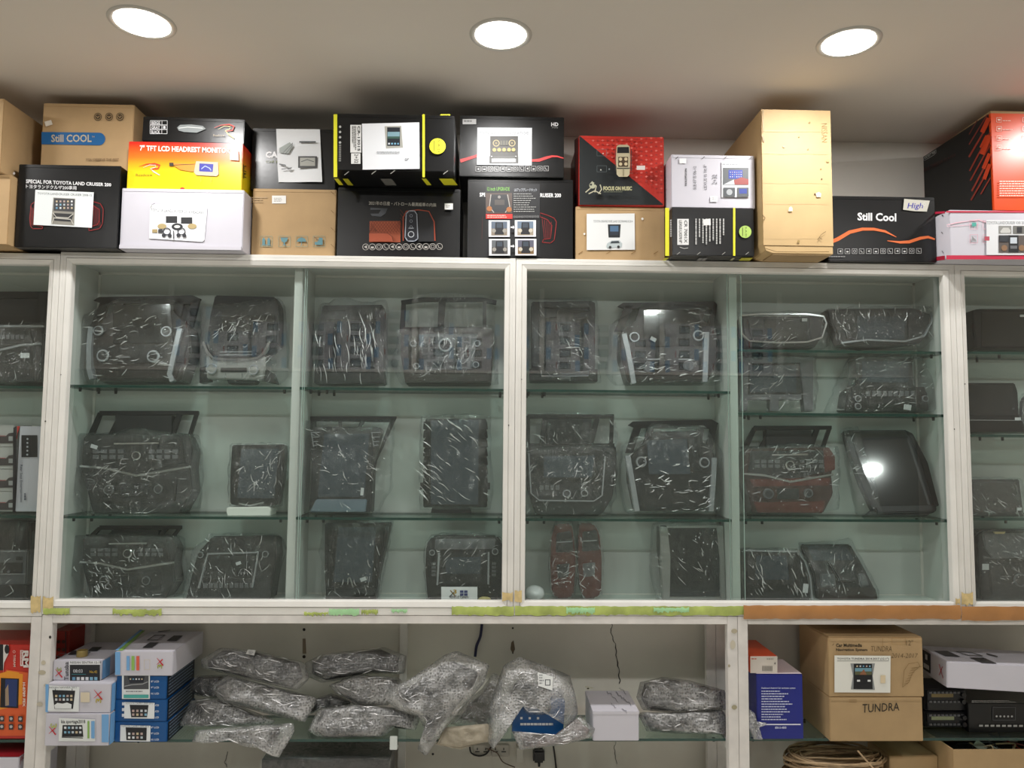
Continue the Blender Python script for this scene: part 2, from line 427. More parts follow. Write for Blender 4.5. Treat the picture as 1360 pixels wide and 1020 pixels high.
# ------------------------------------------------------------------ room shell
CAB_Y = 2.5          # front plane of the cabinets
BACK_Y = 2.72        # cabinet back panel
WALL_Y = 2.80
CEIL_Z = 1.5+1.139
TOP_Z = 2.102        # top of the cabinets
bm = bmesh.new(); bbox(bm, -3.6, WALL_Y, 0, 3.6, WALL_Y+0.12, CEIL_Z+0.1); wall = struct('wall_back', bm, M['wall'])
bm = bmesh.new(); bbox(bm, -3.7, -1.15, -0.1, 3.7, WALL_Y+0.12, 0); struct('floor', bm, M['floor'])
bm = bmesh.new(); bbox(bm, -3.7, -1.15, CEIL_Z, 3.7, WALL_Y+0.12, CEIL_Z+0.1); struct('ceiling', bm, M['ceiling'])
bm = bmesh.new(); bbox(bm, -3.7, -1.15, 0, -3.6, WALL_Y, CEIL_Z); struct('wall_left', bm, M['wall'])
bm = bmesh.new(); bbox(bm, 3.6, -1.15, 0, 3.7, WALL_Y, CEIL_Z); struct('wall_right', bm, M['wall'])
bm = bmesh.new(); bbox(bm, -3.7, -1.15, 0, 3.7, -1.05, CEIL_Z); struct('wall_rear', bm, M['wall'])
# the lower wall is cracked and marked where it shows below the cabinets
bm = bmesh.new(); bbox(bm, -3.6, WALL_Y-0.002, 0, 3.6, WALL_Y-.0002, 0.93); lw = struct('wall_back', bm, mat('lower_wall_paint', 'dad5cb', 0.8, var=0.14, vscale=2.5, bump=0.1))  # thin sheet, a little darker and more mottled than the wall above
a = Art(Face((0, WALL_Y-.002, 1)), 0.001)
def crack(pts, t, seed):
    rr = random.Random(seed); q = []
    for i in range(len(pts)-1):
        for k in range(5):
            f = k/5; q.append((pts[i][0]*(1-f)+pts[i+1][0]*f+rr.uniform(-1, 1), pts[i][1]*(1-f)+pts[i+1][1]*f))
    a.line(q, [rr.uniform(0.4, 1.0)*t for _ in q], '2a2420')
crack([(813,828),(811,840),(817,855),(820,880),(823,900),(823,910)], 1.6, 1)
crack([(817,985),(816,1000),(820,1018)], 1.0, 2)
crack([(303,998),(299,1012),(303,1020)], 1.0, 3)
a.disc(404, 836, 2.0, '1c1714'); a.disc(404, 872, 2.2, '2c211b'); a.poly([(402,848),(406,848),(407,868),(402,868)], '8a7a66')
a.disc(681, 834, 1.3, '1c1714'); a.poly([(679,853),(682,850),(684,862),(681,868),(678,862)], '6b5a48'); a.disc(681, 867, 1, '1c1714')
a.disc(575, 1001, 1.6, '1c1714')
a.done('crack', lw, None)

# ------------------------------------------------------------------ ceiling downlights
def ceiling_light(X, Y, label):
    r = 0.088; R_ = empty('ceiling_light', (X, Y, CEIL_Z), label, 'ceiling light', 'recessed ceiling downlights')
    bm = bmesh.new(); seg = 40
    prof = [(r, 0.0), (r-0.001, -0.003), (r-0.006, -0.005), (r-0.016, -0.003), (r-0.017, 0.004)]
    rings = []
    for i in range(seg):
        a_ = i*2*math.pi/seg
        rings.append([bm.verts.new((X+p*math.cos(a_), Y+p*math.sin(a_), CEIL_Z+z)) for p, z in prof])
    for i in range(seg):
        for k in range(len(prof)-1):
            bm.faces.new((rings[i][k], rings[(i+1)%seg][k], rings[(i+1)%seg][k+1], rings[i][k+1]))
    link('trim_ring', bm, mat('lamp_trim', 'c4c0b8', 0.3), R_, (X, Y, CEIL_Z), smooth=True)
    bm = bmesh.new(); rr = 0.0712
    for k in range(4):
        z = -0.0035 - 0.0025*(1-(k/3)**2)
        ring = [bm.verts.new((X+rr*(k/3)*math.cos(i*2*math.pi/seg), Y+rr*(k/3)*math.sin(i*2*math.pi/seg), CEIL_Z+z)) for i in range(seg)] if k else [bm.verts.new((X, Y, CEIL_Z+z))]
        if k == 1:
            for i in range(seg): bm.faces.new((prev[0], ring[(i+1)%seg], ring[i]))
        elif k > 1:
            for i in range(seg): bm.faces.new((prev[i], prev[(i+1)%seg], ring[(i+1)%seg], ring[i]))
        prev = ring
    m = bpy.data.materials.new('lamp_diffuser'); m.use_nodes = True
    nt = m.node_tree; nt.nodes.remove(nt.nodes['Principled BSDF'])
    e = nt.nodes.new('ShaderNodeEmission'); e.inputs[0].default_value = (1.0, 0.985, 0.965, 1); e.inputs[1].default_value = LAMP_POWER
    nt.links.new(e.outputs[0], nt.nodes['Material Output'].inputs['Surface'])
    link('diffuser', bm, m, R_, (X, Y, CEIL_Z))
    ld = bpy.data.lights.new('downlight_lamp', 'AREA'); ld.shape = 'DISK'; ld.size = 0.11; ld.energy = LAMP_WATTS; ld.spread = math.radians(180)
    ld.color = (1.0, 0.985, 0.965)
    lo = bpy.data.objects.new('downlight_lamp', ld); COL.objects.link(lo); lo.parent = R_; lo.location = (0, 0, -0.008)
L3 = [at_z(px, py, CEIL_Z) for px, py in ((189, 30), (665, 46), (1127, 56))]
for (p, wd) in zip(L3, ('glowing round downlight above the brown boxes with the blue stripe', 'glowing round downlight above the black boxes at mid shelf', 'glowing round downlight above the tall plain carton')):
    ceiling_light(p.x, p.y, wd)
dx = (L3[2].x-L3[0].x)/2
for k in (-1, 3):
    ceiling_light(L3[0].x+dx*k, L3[0].y, 'downlight in the front row past the end of the shelves')
for row, yy in enumerate((0.55,)):
    for k in range(-1, 4):
        ceiling_light(L3[0].x+dx*k, yy, 'round downlight further back over the shop floor')

# ------------------------------------------------------------------ glazed cabinets
def sweep_frame(bm, x0, z0, x1, z1, y, prof, wb=None):
    """mitred frame; prof = (inward, back) points, wb scales the bottom rail"""
    n = len(prof); loops = []
    for cx, cz, sx, sz in ((x0, z0, 1, 1), (x1, z0, -1, 1), (x1, z1, -1, -1), (x0, z1, 1, -1)):
        k = wb if (wb and sz == 1) else 1.0
        loops.append([bm.verts.new((cx+sx*d, y+b, cz+sz*d*k)) for d, b in prof])
    for i in range(4):
        A, B = loops[i], loops[(i+1) % 4]
        for j in range(n):
            f = bm.faces.new((A[j], A[(j+1) % n], B[(j+1) % n], B[j]))
    bmesh.ops.recalc_face_normals(bm, faces=bm.faces)
PROF = [(0.0006, 0.001), (0.0016, 0), (0.0098, 0), (0.0102, 0.0006), (0.011, 0.0006), (0.0114, 0), (0.0195, 0), (0.0198, 0.0035), (0.0212, 0.0035), (0.0218, -0.002), (0.035, 0.003), (0.037, 0.007), (0.037, 0.028), (0.0006, 0.028)]
SHZ1 = at(380, 513.5, 2.532).z; SHZ2 = at(380, 687, 2.532).z
SHA = at(1120, 465, 2.532).z; SHB = at(1120, 549, 2.532).z; SHC = at(1120, 690, 2.532).z
FLOOR_Z = 1.5-0.533
BOT_Z = 1.5-0.5574
def glass_shelf(bm_root, X0, X1, z, par, org, y0=2.532, y1=2.712):
    bm = bmesh.new(); t = 0.0085
    bbox(bm, X0, y0, z-t, X1, y1, z, 0)
    bm.faces.ensure_lookup_table()
    for f in bm.faces:
        f.normal_update()
        if abs(f.normal.z) < 0.5: f.material_index = 1
    o = link('glass_shelf', bm, [M['shelf_glass'], M['glass_edge']], par, org)
    bm = bmesh.new()
    for x in (X0+0.03, X1-0.03, X0+(X1-X0)*0.12):
        for y in ((y0+0.03), (y1-0.02)):
            bmesh.ops.create_cone(bm, cap_ends=True, segments=10, radius1=0.004, radius2=0.005, depth=0.012, matrix=Matrix.Translation((x, y, z-t-0.006)))
    if par is not None: link('shelf_pin', bm, M['black_plastic'], o, org)
    return o
def cabinet(X0, X1, label, divs, shelves, pane_x, zoff=0.0):
    org = Vector(((X0+X1)/2, CAB_Y, BOT_Z))
    root = empty('display_cabinet', org, label, 'display cabinet', 'glazed cabinets along the wall')
    zt, zb = TOP_Z+zoff, BOT_Z+zoff
    bm = bmesh.new(); sweep_frame(bm, X0, zb, X1, zt, CAB_Y, PROF, 0.0449/0.037)
    link('face_frame', bm, M['alu'], root, org)
    it, ib = 1.5+0.582+zoff, FLOOR_Z+zoff
    xi0, xi1 = X0+0.016, X1-0.016
    for nm, b in (('back_panel', (X0+0.002, BACK_Y, ib-0.01, X1-0.002, BACK_Y+0.012, it+0.01)), ('top_panel', (X0+0.001, CAB_Y+0.0285, it, X1-0.001, WALL_Y-0.002, zt-0.001)), ('bottom_panel', (X0+0.001, CAB_Y+0.0285, zb+0.001, X1-0.001, WALL_Y-0.002, ib)),
                  ('side_panel', (X0+0.001, CAB_Y+0.0285, ib, xi0, WALL_Y-0.002, it)), ('side_panel', (xi1, CAB_Y+0.0285, ib, X1-0.001, WALL_Y-0.002, it))):
        bm = bmesh.new(); bbox(bm, *b); link(nm, bm, M['panel'], root, org)
    bm = bmesh.new()   # cover strips over the panel joints
    bbox(bm, xi0, BACK_Y-0.006, ib, xi0+0.008, BACK_Y, it); bbox(bm, xi1-0.008, BACK_Y-0.006, ib, xi1, BACK_Y, it)
    bbox(bm, xi0, BACK_Y-0.006, it-0.008, xi1, BACK_Y, it)
    bbox(bm, xi0, BACK_Y-0.004, ib, xi1, BACK_Y, ib+0.004)
    link('cover_strip', bm, M['alu'], root, org)
    for d0, d1 in divs:
        bm = bmesh.new(); bbox(bm, d0, 2.541, ib, d1, BACK_Y-0.001, it, 0, 0.001); link('divider', bm, M['panel'], root, org)
    for s0, s1, z in shelves: glass_shelf(None, s0, s1, z+zoff, root, org, 2.541)
    # two sliding panes, one behind the other
    for a0, a1, y in ((X0+0.03, pane_x[0], 2.5290), (pane_x[1], X1-0.03, 2.5345)):
        bm = bmesh.new()
        z0_, z1_ = 1.5-0.5135+zoff, 1.5+0.5655+zoff
        vs = [bm.verts.new(p) for p in ((a0, y, z0_), (a1, y, z0_), (a1, y, z1_), (a0, y, z1_))]
        bm.faces.new(vs)
        e = a1-0.0016 if a1 < X1-0.04 else a0
        bbox(bm, e, y-0.001, z0_, e+0.0016, y+0.002, z1_, 1)
        link('sliding_pane', bm, [M['glass'], mat('pale_glass_edge', '9fb8ae', 0.2)], root, org)
    bm = bmesh.new()
    for sx, sz in ((X0+0.022, 0.2), (X1-0.02, 0.05)):
        bmesh.ops.create_cone(bm, cap_ends=True, segments=10, radius1=0.0022, radius2=0.0022, depth=0.002, matrix=Matrix.Translation((sx, CAB_Y-0.0005, 1.5+sz)) @ Matrix.Rotation(math.pi/2, 4, 'X'))
    link('screw', bm, mat('dark_screw', '3a342e', 0.4), root, org)
    return root, org
def X_(px, py=585, Y=CAB_Y): return at(px, py, Y).x
XB = [X_(67.5) - 1.472, X_(67.5), X_(683.5), X_(1275.5), X_(1275.5)+1.472]
d1 = (X_(385, 585, 2.541), X_(396, 585, 2.541)); d2 = (X_(970.5, 585, 2.541), X_(981, 585, 2.541))
i0, i1 = XB[1]+0.017, XB[2]-0.017
cab1, cab1o = cabinet(XB[1], XB[2], 'white framed glazed cabinet with the brown and black consoles, green taped sill', [d1], [(i0, d1[0], SHZ1), (d1[1], i1, SHZ1), (i0, d1[0], SHZ2), (d1[1], i1, SHZ2)], (X_(397), X_(414, 585, 2.534)-0.03))
i0, i1 = XB[2]+0.017, XB[3]-0.017
cab2, cab2o = cabinet(XB[2], XB[3], 'white framed glazed cabinet with the pair of red wood trims on its floor', [d2], [(i0, d2[0], SHZ1), (i0, d2[0], SHZ2), (d2[1], i1, SHA), (d2[1], i1, SHB), (d2[1], i1, SHC)], (X_(991), X_(972)))
i0, i1 = XB[3]+0.017, XB[4]-0.017
SHD = at(1320, 577, 2.54).z; SHE = at(1320, 688, 2.54).z; SHF = at(1320, 467, 2.54).z
cab3, cab3o = cabinet(XB[3], XB[4], 'white framed glazed cabinet cut by the frame edge, brown taped sill', [], [(i0, i1, SHF), (i0, i1, SHD), (i0, i1, SHE)], (XB[3]+0.75, XB[3]+0.72))
i0, i1 = XB[0]+0.017, XB[1]-0.017
SHG = at(20, 510, 2.54).z; SHH = at(20, 682, 2.54).z
cab0, cab0o = cabinet(XB[0], XB[1], 'white framed glazed cabinet with the stack of rear seat boxes', [], [(i0, i1, SHG), (i0, i1, SHH)], (XB[0]+0.75, XB[0]+0.72), -0.006)

# tapes and old glue on the sills
def strip_part(par, org, name, m, px0, px1, y0, y1, seed, jag=1.2, n=24, Y=2.4985, lift=0.0012):
    rr = random.Random(seed); bm = bmesh.new(); f = Face((0, Y, 1))
    up, lo = [], []
    for i in range(n+1):
        x = px0+(px1-px0)*i/n
        ya = y0(x) if callable(y0) else y0; yb = y1(x) if callable(y1) else y1
        ja = rr.uniform(0, jag) if 0 < i < n else 0; jb = rr.uniform(-jag, jag) if 0 < i < n else 0
        up.append(bm.verts.new(f.w(*f.uv(x, ya+ja), lift*rr.uniform(0.3, 1.5)))); lo.append(bm.verts.new(f.w(*f.uv(x, yb+jb), lift*rr.uniform(0.3, 1.5))))
    mid = [bm.verts.new(((a_.co+b_.co)/2)+Vector((0, -lift*rr.uniform(0.8, 2.5), 0))) for a_, b_ in zip(up, lo)]
    for i in range(n):
        bm.faces.new((lo[i], lo[i+1], mid[i+1], mid[i])); bm.faces.new((mid[i], mid[i+1], up[i+1], up[i]))
    return link(name, bm, m, par, org, smooth=True)
strip_part(cab1, cab1o, 'green_tape', M['greentape'], 58, 93, 807, 816, 1)
strip_part(cab1, cab1o, 'green_tape', M['greentape'], 150, 215, 808, 816.5, 2, 2.5)
strip_part(cab1, cab1o, 'green_tape', M['greentape'], 404, 436, 812, 817, 3, 2)
strip_part(cab1, cab1o, 'green_tape', M['minttape'], 437, 477, 808, 817, 4, 1.5)
strip_part(cab1, cab1o, 'green_tape', M['greentape'], 480, 502, 809, 815, 5, 2)
strip_part(cab1, cab1o, 'green_tape', M['minttape'], 520, 541, 808, 813, 6, 2)
strip_part(cab1, cab1o, 'green_tape', M['greentape'], 600, 682.5, 805, 817, 7, 1.4)
strip_part(cab2, cab2o, 'green_tape', M['greentape'], 684, 990, 804.5, 817, 8, 1.2, 60)
strip_part(cab2, cab2o, 'green_tape', M['minttape'], 752, 790, 806, 814, 9, 2, Y=2.496)
strip_part(cab2, cab2o, 'green_tape', M['minttape'], 868, 915, 806, 813, 10, 2, Y=2.496)
for par, org_, pts in ((cab1, cab1o, (57, 71, 792, 810)), (cab1, cab1o, (667, 681, 786, 799)), (cab2, cab2o, (683.5, 693, 784, 800)), (cab2, cab2o, (1269, 1275, 794, 803)), (cab3, cab3o, (1277, 1292, 786, 803)), (cab0, cab0o, (41, 54, 791, 813))):
    strip_part(par, org_, 'glue_stain', M['oldglue'], pts[0], pts[1], pts[2], pts[3], int(pts[0]), 2.5, 6, lift=0.0006)
strip_part(cab2, cab2o, 'brown_tape', M['browntape'], 987, 1275, 803.5, 822, 11, 0.8, 40, Y=2.494, lift=0.003)
strip_part(cab3, cab3o, 'brown_tape', M['browntape'], 1276, 1420, 805, 824, 12, 0.8, 16, Y=2.494, lift=0.003)

# ------------------------------------------------------------------ open white shelving below
LTOP = BOT_Z-0.0008; LRAIL = 1.5-0.5835
BZ = .306
LSH = at(600, 981.5, 2.53).z
def low_unit(X0, X1, label, ztop=None):
    ztop = ztop or LTOP
    org = Vector(((X0+X1)/2, CAB_Y, 0)); root = empty('shelving_unit', org, label, 'shelving unit', 'open white shelving under the cabinets')
    pw = 0.0325
    for x0 in (X0+0.0005, X1-pw-0.0005):
        bm = bmesh.new(); bbox(bm, x0, CAB_Y, 0, x0+pw, CAB_Y+0.03, ztop, 0, 0.0012); link('front_post', bm, M['shelfwhite'], root, org)
        bm = bmesh.new(); bbox(bm, x0-0.0 if x0 < (X0+X1)/2 else x0-0.0, 2.745, 0, x0+pw, 2.772, LRAIL+0.002, 0, 0.0012); link('rear_post', bm, M['shelfwhite'], root, org)
        bm = bmesh.new(); bbox(bm, x0+0.004, CAB_Y+0.03, LSH-0.036, x0+pw-0.004, 2.745, LSH-0.0105, 0, 0.001); link('side_rail', bm, M['shelfwhite'], root, org)
    bm = bmesh.new(); bbox(bm, X0+pw+0.0005, CAB_Y+0.0005, LRAIL, X1-pw-0.0005, CAB_Y+0.03, ztop, 0, 0.0012); link('top_rail', bm, M['shelfwhite'], root, org)
    bm = bmesh.new(); bbox(bm, X0+0.001, CAB_Y+0.0305, LRAIL+0.004, X1-0.001, WALL_Y-0.003, ztop, 0); link('top_board', bm, M['shelfwhite'], root, org)
    bm = bmesh.new(); bbox(bm, X0+0.004, CAB_Y+0.035, 0.285, X1-0.004, 2.744, 0.305, 0); link('lower_board', bm, M['shelfwhite'], root, org)
    glass_shelf(None, X0+pw+0.0015, X1-pw-0.0015, LSH, root, org, 2.531, 2.744)
    return root, org
LX1, LX2 = X_(51.5, 900), X_(980.5, 900)
low1, low1o = low_unit(LX1, LX2, 'open white metal shelving with bubble wrapped packs on its glass shelf')
low2, low2o = low_unit(LX2, LX2+2.3, 'open white metal shelving with the brown cartons on its glass shelf')
low0, low0o = low_unit(LX1-2.3, LX1, 'open white metal shelving with the red and orange box', LTOP-0.006)
bm = bmesh.new(); bbox(bm, X_(531, 850, 2.77), 2.772, 0, X_(541, 850, 2.77), WALL_Y-0.0025, LRAIL+0.003, 0, 0.001); link('batten', bm, M['shelfwhite'], low1, low1o)
a = Art(Face((0, CAB_Y, 1)), 0.0006)
for x, y, rx, ry, c in ((56, 893, 5, 3, 'b9b09a'), (58, 880, 3, 3, 'c6bda8'), (53, 935, 4, 3, 'c3bba9'), (61, 910, 2.5, 2, 'c6bda8')): a.disc(x, y, rx, c, ry)
a.disc(67, 846, 1.6, '2a2622', 2.0)
for x, y, rx, ry, c in ((975, 838, 4, 3, 'b5ab94'), (973, 856, 3.5, 6, 'c9c1ae'), (975, 939, 3.6, 3, 'a39c80'), (968, 884, 1.5, 2, 'aaa088')): a.disc(x, y, rx, c, ry)
a.done('stain', low1, low1o)
# ------------------------------------------------------------------ boxes on top of the cabinets
def yc(px, py, z): return at_z(px, py, z).y
TZ = TOP_Z+.0006
W_, K_ = 'e8e8ea', '101113'
def icon_row(a, x0, x1, y, n, r, col='c8c8c8', square=True):
    for i in range(n):
        x = x0+(x1-x0)*i/(n-1)
        if square: a.box(x-r, y-r, x+r, y+r, 0.45, col)
        else: a.ring(x, y, r, 0.6, col)
        k = i % 4
        if k == 0: a.poly([(x-r*.5, y), (x+r*.4, y-r*.55), (x+r*.4, y+r*.55)], col)
        elif k == 1: a.rect(x-r*.45, y-r*.1, x+r*.45, y+r*.5, col)
        elif k == 2: a.ring(x, y, r*.55, 0.5, col)
        else: a.line([(x-r*.4, y-r*.5), (x-r*.2, y+r*.3), (x+r*.5, y+r*.45)], 0.7, col)
def mini_head(a, x0, y0, x1, y1, frame='3a3a3c', scr='20242c', apps=(5, 3), seed=1, lower=None):
    """printed picture of a car head unit"""
    a.rect(x0, y0, x1, y1, frame)
    h = y1-y0; yb = y1 if lower is None else y0+h*lower
    a.rect(x0+(x1-x0)*.07, y0+h*.05, x1-(x1-x0)*.07, yb-h*.05, scr)
    if apps: a.apps(x0+(x1-x0)*.12, y0+h*.1, x1-(x1-x0)*.12, yb-h*.1, apps[0], apps[1], seed)

# far end: two plain cartons
Y = 2.42
b_ = Box('carton', 'plain brown carton at the shelf end, under another carton', -70, 231, 12, 327, Y, 0.33, M['carton'], z0=TZ)
low_top = b_.Z1
b_ = Box('carton', 'plain brown carton at the shelf end, resting on a carton', -90, 130, 3, 229, 2.40, 0.36, M['carton'], z0=low_top+.001)

# t2 black box
Y = yc(84, 329, TZ)
t2 = Box('product_box', 'black box with red air vents and pasted dashboard picture, under the blue striped carton', 13, 219, 158, 330, Y, 0.30, M['black_card'], z0=TZ)
a = t2.art()
a.text('SPECIAL FOR TOYOTA LAND CRUISER 200', 35, 238.3, 148, 246.5, W_, 0.03, quad=[(35,243.5),(148,248),(148,243.5),(35,238.3)])
a.text('トヨタランドクルザ200専用', 35, 245.5, 102, 252, W_, 0.012, quad=[(35,250.5),(102,252.7),(102,247.5),(35,245)])
for s in (0, 1):
    if s: P = [(124,268),(134,271),(138,278),(137,297),(133,304),(119,307),(119,302),(130,299),(133,293),(133,279),(124,273)]
    else: P = [(47,268),(42,272),(40,290),(41,300),(44,304),(57,304),(57,301),(47,299),(44,290),(46,275)]
    a.line(P+[P[0]], 0.9, '8e1c1c')
    for k in range(5):
        x = 125+k*2 if s else 41+k*1.2
        a.line([(x, 274+k), (x+0.6, 300)], 0.6, '7a1a1c')
a.disc(20, 231, 1.6, 'd0d0d0')
t2.put(a, 'box_print')
a = t2.art(n0=0.004)
a.poly([(48,252.5),(125.5,256),(123,303),(45.5,299)], 'e6ebec')
a.text('TOYOTA LANDCRUISER CRUISER 2008-15', 51, 256, 123, 260, '5a5e62', 0.0, quad=[(51,258.8),(123,261.5),(123,258.5),(51,256)])
a.poly([(72,263),(101,264.5),(99.5,300),(69,298)], '908d84')
a.poly([(73,264),(100,265.3),(99.6,282),(72.4,280.5)], '3c3d40'); a.apps(74, 266, 99, 279, 5, 3, 3)
a.poly([(71.8,283.5),(98.8,285),(95.5,295),(73.5,293.5)], '2b2c2e'); a.line([(71.5,283),(76,289),(92,290),(98.8,284.5)], 1, 'c9c6bd')
a.line([(70,298),(73,290),(95,292),(99,299)], 1.2, 'c9c6bd')
t2.put(a, 'pasted_print', 'white sheet with a dashboard screen picture')

# t3 white box
Y = yc(240, 332, TZ)
t3 = Box('product_box', 'plain white box with a pasted sheet of headrest screens', 157, 251, 323, 332, Y, 0.28, M['white_card'], z0=TZ)
bm = bmesh.new(); X0_, X1_ = t3.X0, t3.X1
bbox(bm, X0_+.002, t3.Y-0.007, t3.Z0+.0002, X1_-.001, t3.Y-0.0015, t3.Z0+0.013, 0, .0006)
link('flap', bm, M['white_card'], t3.o, t3.org)
a = t3.art(n0=0.003)
a.poly([(200,272),(230,273.5),(276,275),(272,319),(269,321.5),(199,317)], 'f2f4f7')
a.text('TOYOTA LANDCRUISER 2016 HEADRES', 201, 277.5, 271, 283.5, '6a6e74', 0.01, quad=[(201,281),(271,285),(271,281),(201,277.2)])
a.rect(221, 287.5, 236, 296.5, '2e2f32'); a.rect(241, 289, 256, 297.5, '2e2f32')
a.disc(236, 301.5, 7.5, '2a2c30', 4.5); a.disc(236, 301.5, 4, 'dcdcd8', 2)
for x in (216, 256): a.disc(x, 301, 6, 'b5a173', 3.5)
a.rect(203, 305, 210, 309.5, 'a89468'); a.rect(211, 305, 217, 310, '3c3c3e')
for x in (222.5, 242):
    a.ring(x, 308, 5.5, 1.3, '33343a', 5); a.disc(x-4, 313, 2.6, '33343a'); a.disc(x+4, 313.5, 2.6, '33343a')
a.rect(231, 307, 232.5, 318, '55565a')
a.line([(201,277),(203,273),(207,271)], 0.6, '444444')
t3.put(a, 'pasted_print', 'white sheet with headrest screen pictures')

# t4 headrest monitor box : printed red to yellow fade
def fade_card():
    m = bpy.data.materials.new('red_yellow_print'); m.use_nodes = True; nt = m.node_tree; b = nt.nodes['Principled BSDF']
    b.inputs['Roughness'].default_value = 0.3
    tc = nt.nodes.new('ShaderNodeTexCoord'); sp = nt.nodes.new('ShaderNodeSeparateXYZ'); r = nt.nodes.new('ShaderNodeValToRGB')
    nt.links.new(tc.outputs['Generated'], sp.inputs[0]); nt.links.new(sp.outputs['Z'], r.inputs['Fac']); nt.links.new(r.outputs['Color'], b.inputs['Base Color'])
    e = r.color_ramp.elements; e[0].position = 0.35; e[0].color = (*lin(rgb('f2d416')), 1); e[1].position = 0.97; e[1].color = (*lin(rgb('dc2a1e')), 1)
    k = e.new(0.66); k.color = (*lin(rgb('ee7c22')), 1)
    return m
z3 = t3.Z1+0.001
t4 = Box('product_box', 'red and yellow box for a headrest monitor, on the plain white box', 169.5, 189, 321.5, 252.5, Y+.012, 0.24, fade_card(), z0=z3, flap=None)
a = t4.art()
a.text('7" TFT LCD HEADREST MONITOR', 186, 194.5, 306, 204, 'f4f0e8', 0.03, quad=[(186,200.5),(306,204),(306,196.5),(186,193)])
def rlogo(a, x0, y0, x1, y1, white='d8d4c8'):
    w, h = x1-x0, y1-y0
    P = lambda u, v: (x0+w*u, y0+h*v)
    a.line([P(0, .25), P(.35, .05), P(.75, 0), P(.98, .15), P(.9, .42), P(.55, .5)], [0.4, 1, 1.8, 2.4, 1.8, .5], 'd8402a')
    a.line([P(.2, .35), P(.5, .12), P(.78, .15), P(.8, .3), P(.55, .45), P(.7, .7), P(.98, 1)], [0.4, .8, 1, 1, 1.2, 2, 1.2], white)
rlogo(a, 185, 217.5, 213, 233); a.text('Roadview', 181, 231, 203, 234, '7a5a20', 0.0)
a.poly([(225,216),(266,219),(262,226),(256,228.5),(240,226)], 'e0902c'); a.line([(226,220),(266,218)], 0.8, '4a3a18'); a.rect(225.5, 216.5, 231, 221, '3a3226')
a.poly([(261,214.5),(290,216),(291,232),(288,234.5),(261,233),(258,229)], 'c2b49c'); a.poly([(265.5,217.5),(284,218.5),(283,229),(265,228)], '2a2c9c')
a.line([(268,225),(273,221),(279,224),(281,227)], 1.2, 'a8b8e8'); a.line([(268,234),(267.5,242)], .5, 'b8a050'); a.line([(281,235),(281,243)], .5, 'b8a050')
a.poly([(306,205),(310,197),(317,201),(317.5,214),(306,213)], 'e8e4da'); a.disc(243, 251, 3, 'c8301c', 1.6)
t4.put(a)
a = t4.art('right')
a.text('7"TFT', 0, 0, 0, 0, '2a2010', 0.02, quad=[(326.5,220),(326.5,238),(322.5,237),(322.5,218)])
t4.put(a, 'side_print')
# t5 small black box
t5 = Box('product_box', 'flat black box with colour tick list, topmost above the headrest monitor box', 189, 156.5, 324, 187.5, Y+.02, 0.22, M['black_card'], z0=t4.Z1+.003, roll=0.014)
a = t5.art()
for j, t in enumerate(('BEIGE', 'GRAY', 'BLACK')):
    a.text(t, 201.5, 161.5+j*6.1, 213, 165.5+j*6.1, W_, 0.02); a.box(215.5, 160.6+j*6, 222.5, 166.2+j*6, .6, W_)
    a.box(200, 160.6+j*6, 215.5, 166.2+j*6, .6, W_)
a.rect(217.5, 168, 220.5, 171.5, W_)
a.poly([(236,170),(240,166.5),(255,166),(270,168),(274,172),(262,177),(245,176),(238,174)], '8d9394'); a.line([(238,171),(250,169.5),(270,171)], 1, 'dfe3e2')
rlogo(a, 285, 166, 312, 184.5, 'e6dc9c'); a.text('Roadview', 284, 179, 299, 182, 'b8a890', 0.0)
t5.put(a)

# t6 stillcool carton on t2
z2 = t2.Z1+.001
t6 = Box('product_box', 'brown carton with blue striped logo above the black box with red vents', 55.5, 138, 181, 222, t2.Y+.055, 0.30, M['carton'], z0=z2)
a = t6.art()
pl = [(55.5,175.5),(132,176.5)]+[(132+8.2*math.sin(t_/8*math.pi), 184.8-8.4*math.cos(t_/8*math.pi)) for t_ in range(1, 8)]+[(132,193.2),(55.5,191.8)]
a.poly(pl, '14609c')
a.text('Still COOL', 68.5, 179, 122, 189, 'c6b79c', 0.02)
a.text('TM', 122.5, 181, 126, 183, 'c6b79c', 0.0)
for x in (130.5, 145.5, 160):
    a.disc(x, 155.5, 5.2, '4a3a28'); a.ring(x, 155.5, 4.2, .6, 'b89a6e'); a.line([(x-2, 154.5), (x, 157), (x+2, 154.5)], .9, 'b89a6e')
a.poly([(60,162.5),(69,160),(71,166),(62,169)], 'e4ddd0')
a.text('YOU DESERVE THE BEST', 115, 211, 159, 214, '7a6040', 0.02)
t6.put(a)

# t7 plain carton with icons
Y = yc(386, 341.5, TZ)
t7 = Box('carton', 'brown carton with a row of four blue handling symbols', 326, 251, 446, 341.5, Y, 0.29, M['carton'], z0=TZ)
a = t7.art()
a.rect(361.5, 260, 380, 270.5, 'e6e4e0'); a.words(364, 263, 378, 269, 3, 'a8a49c', 4)
a.words(333, 262, 359, 271, 3, 'a98c60', 5)
IC = '5e8a92'
for x in (354, 378, 401, 424):
    a.box(x-7.7, 314, x+7.7, 327.8, .5, '8b9a86')
for s in (-3.4, 3.4):
    a.poly([(354+s-2.4, 319),(354+s, 315.5),(354+s+2.4, 319)], IC); a.rect(354+s-1.8, 319, 354+s+1.8, 325, IC)
a.rect(348, 325.3, 360, 326.6, IC)
a.poly([(373,316),(383,316),(381.5,321),(378.8,322.5),(378.8,325),(381,326.4),(375,326.4),(377.2,325),(377.2,322.5),(374.5,321)], IC)
a.poly([(394.5,321.5),(396.5,317.5),(401,315.6),(405.5,317.5),(407.5,321.5)], IC); a.line([(401,317),(401,326),(399.5,326.8)], .8, IC)
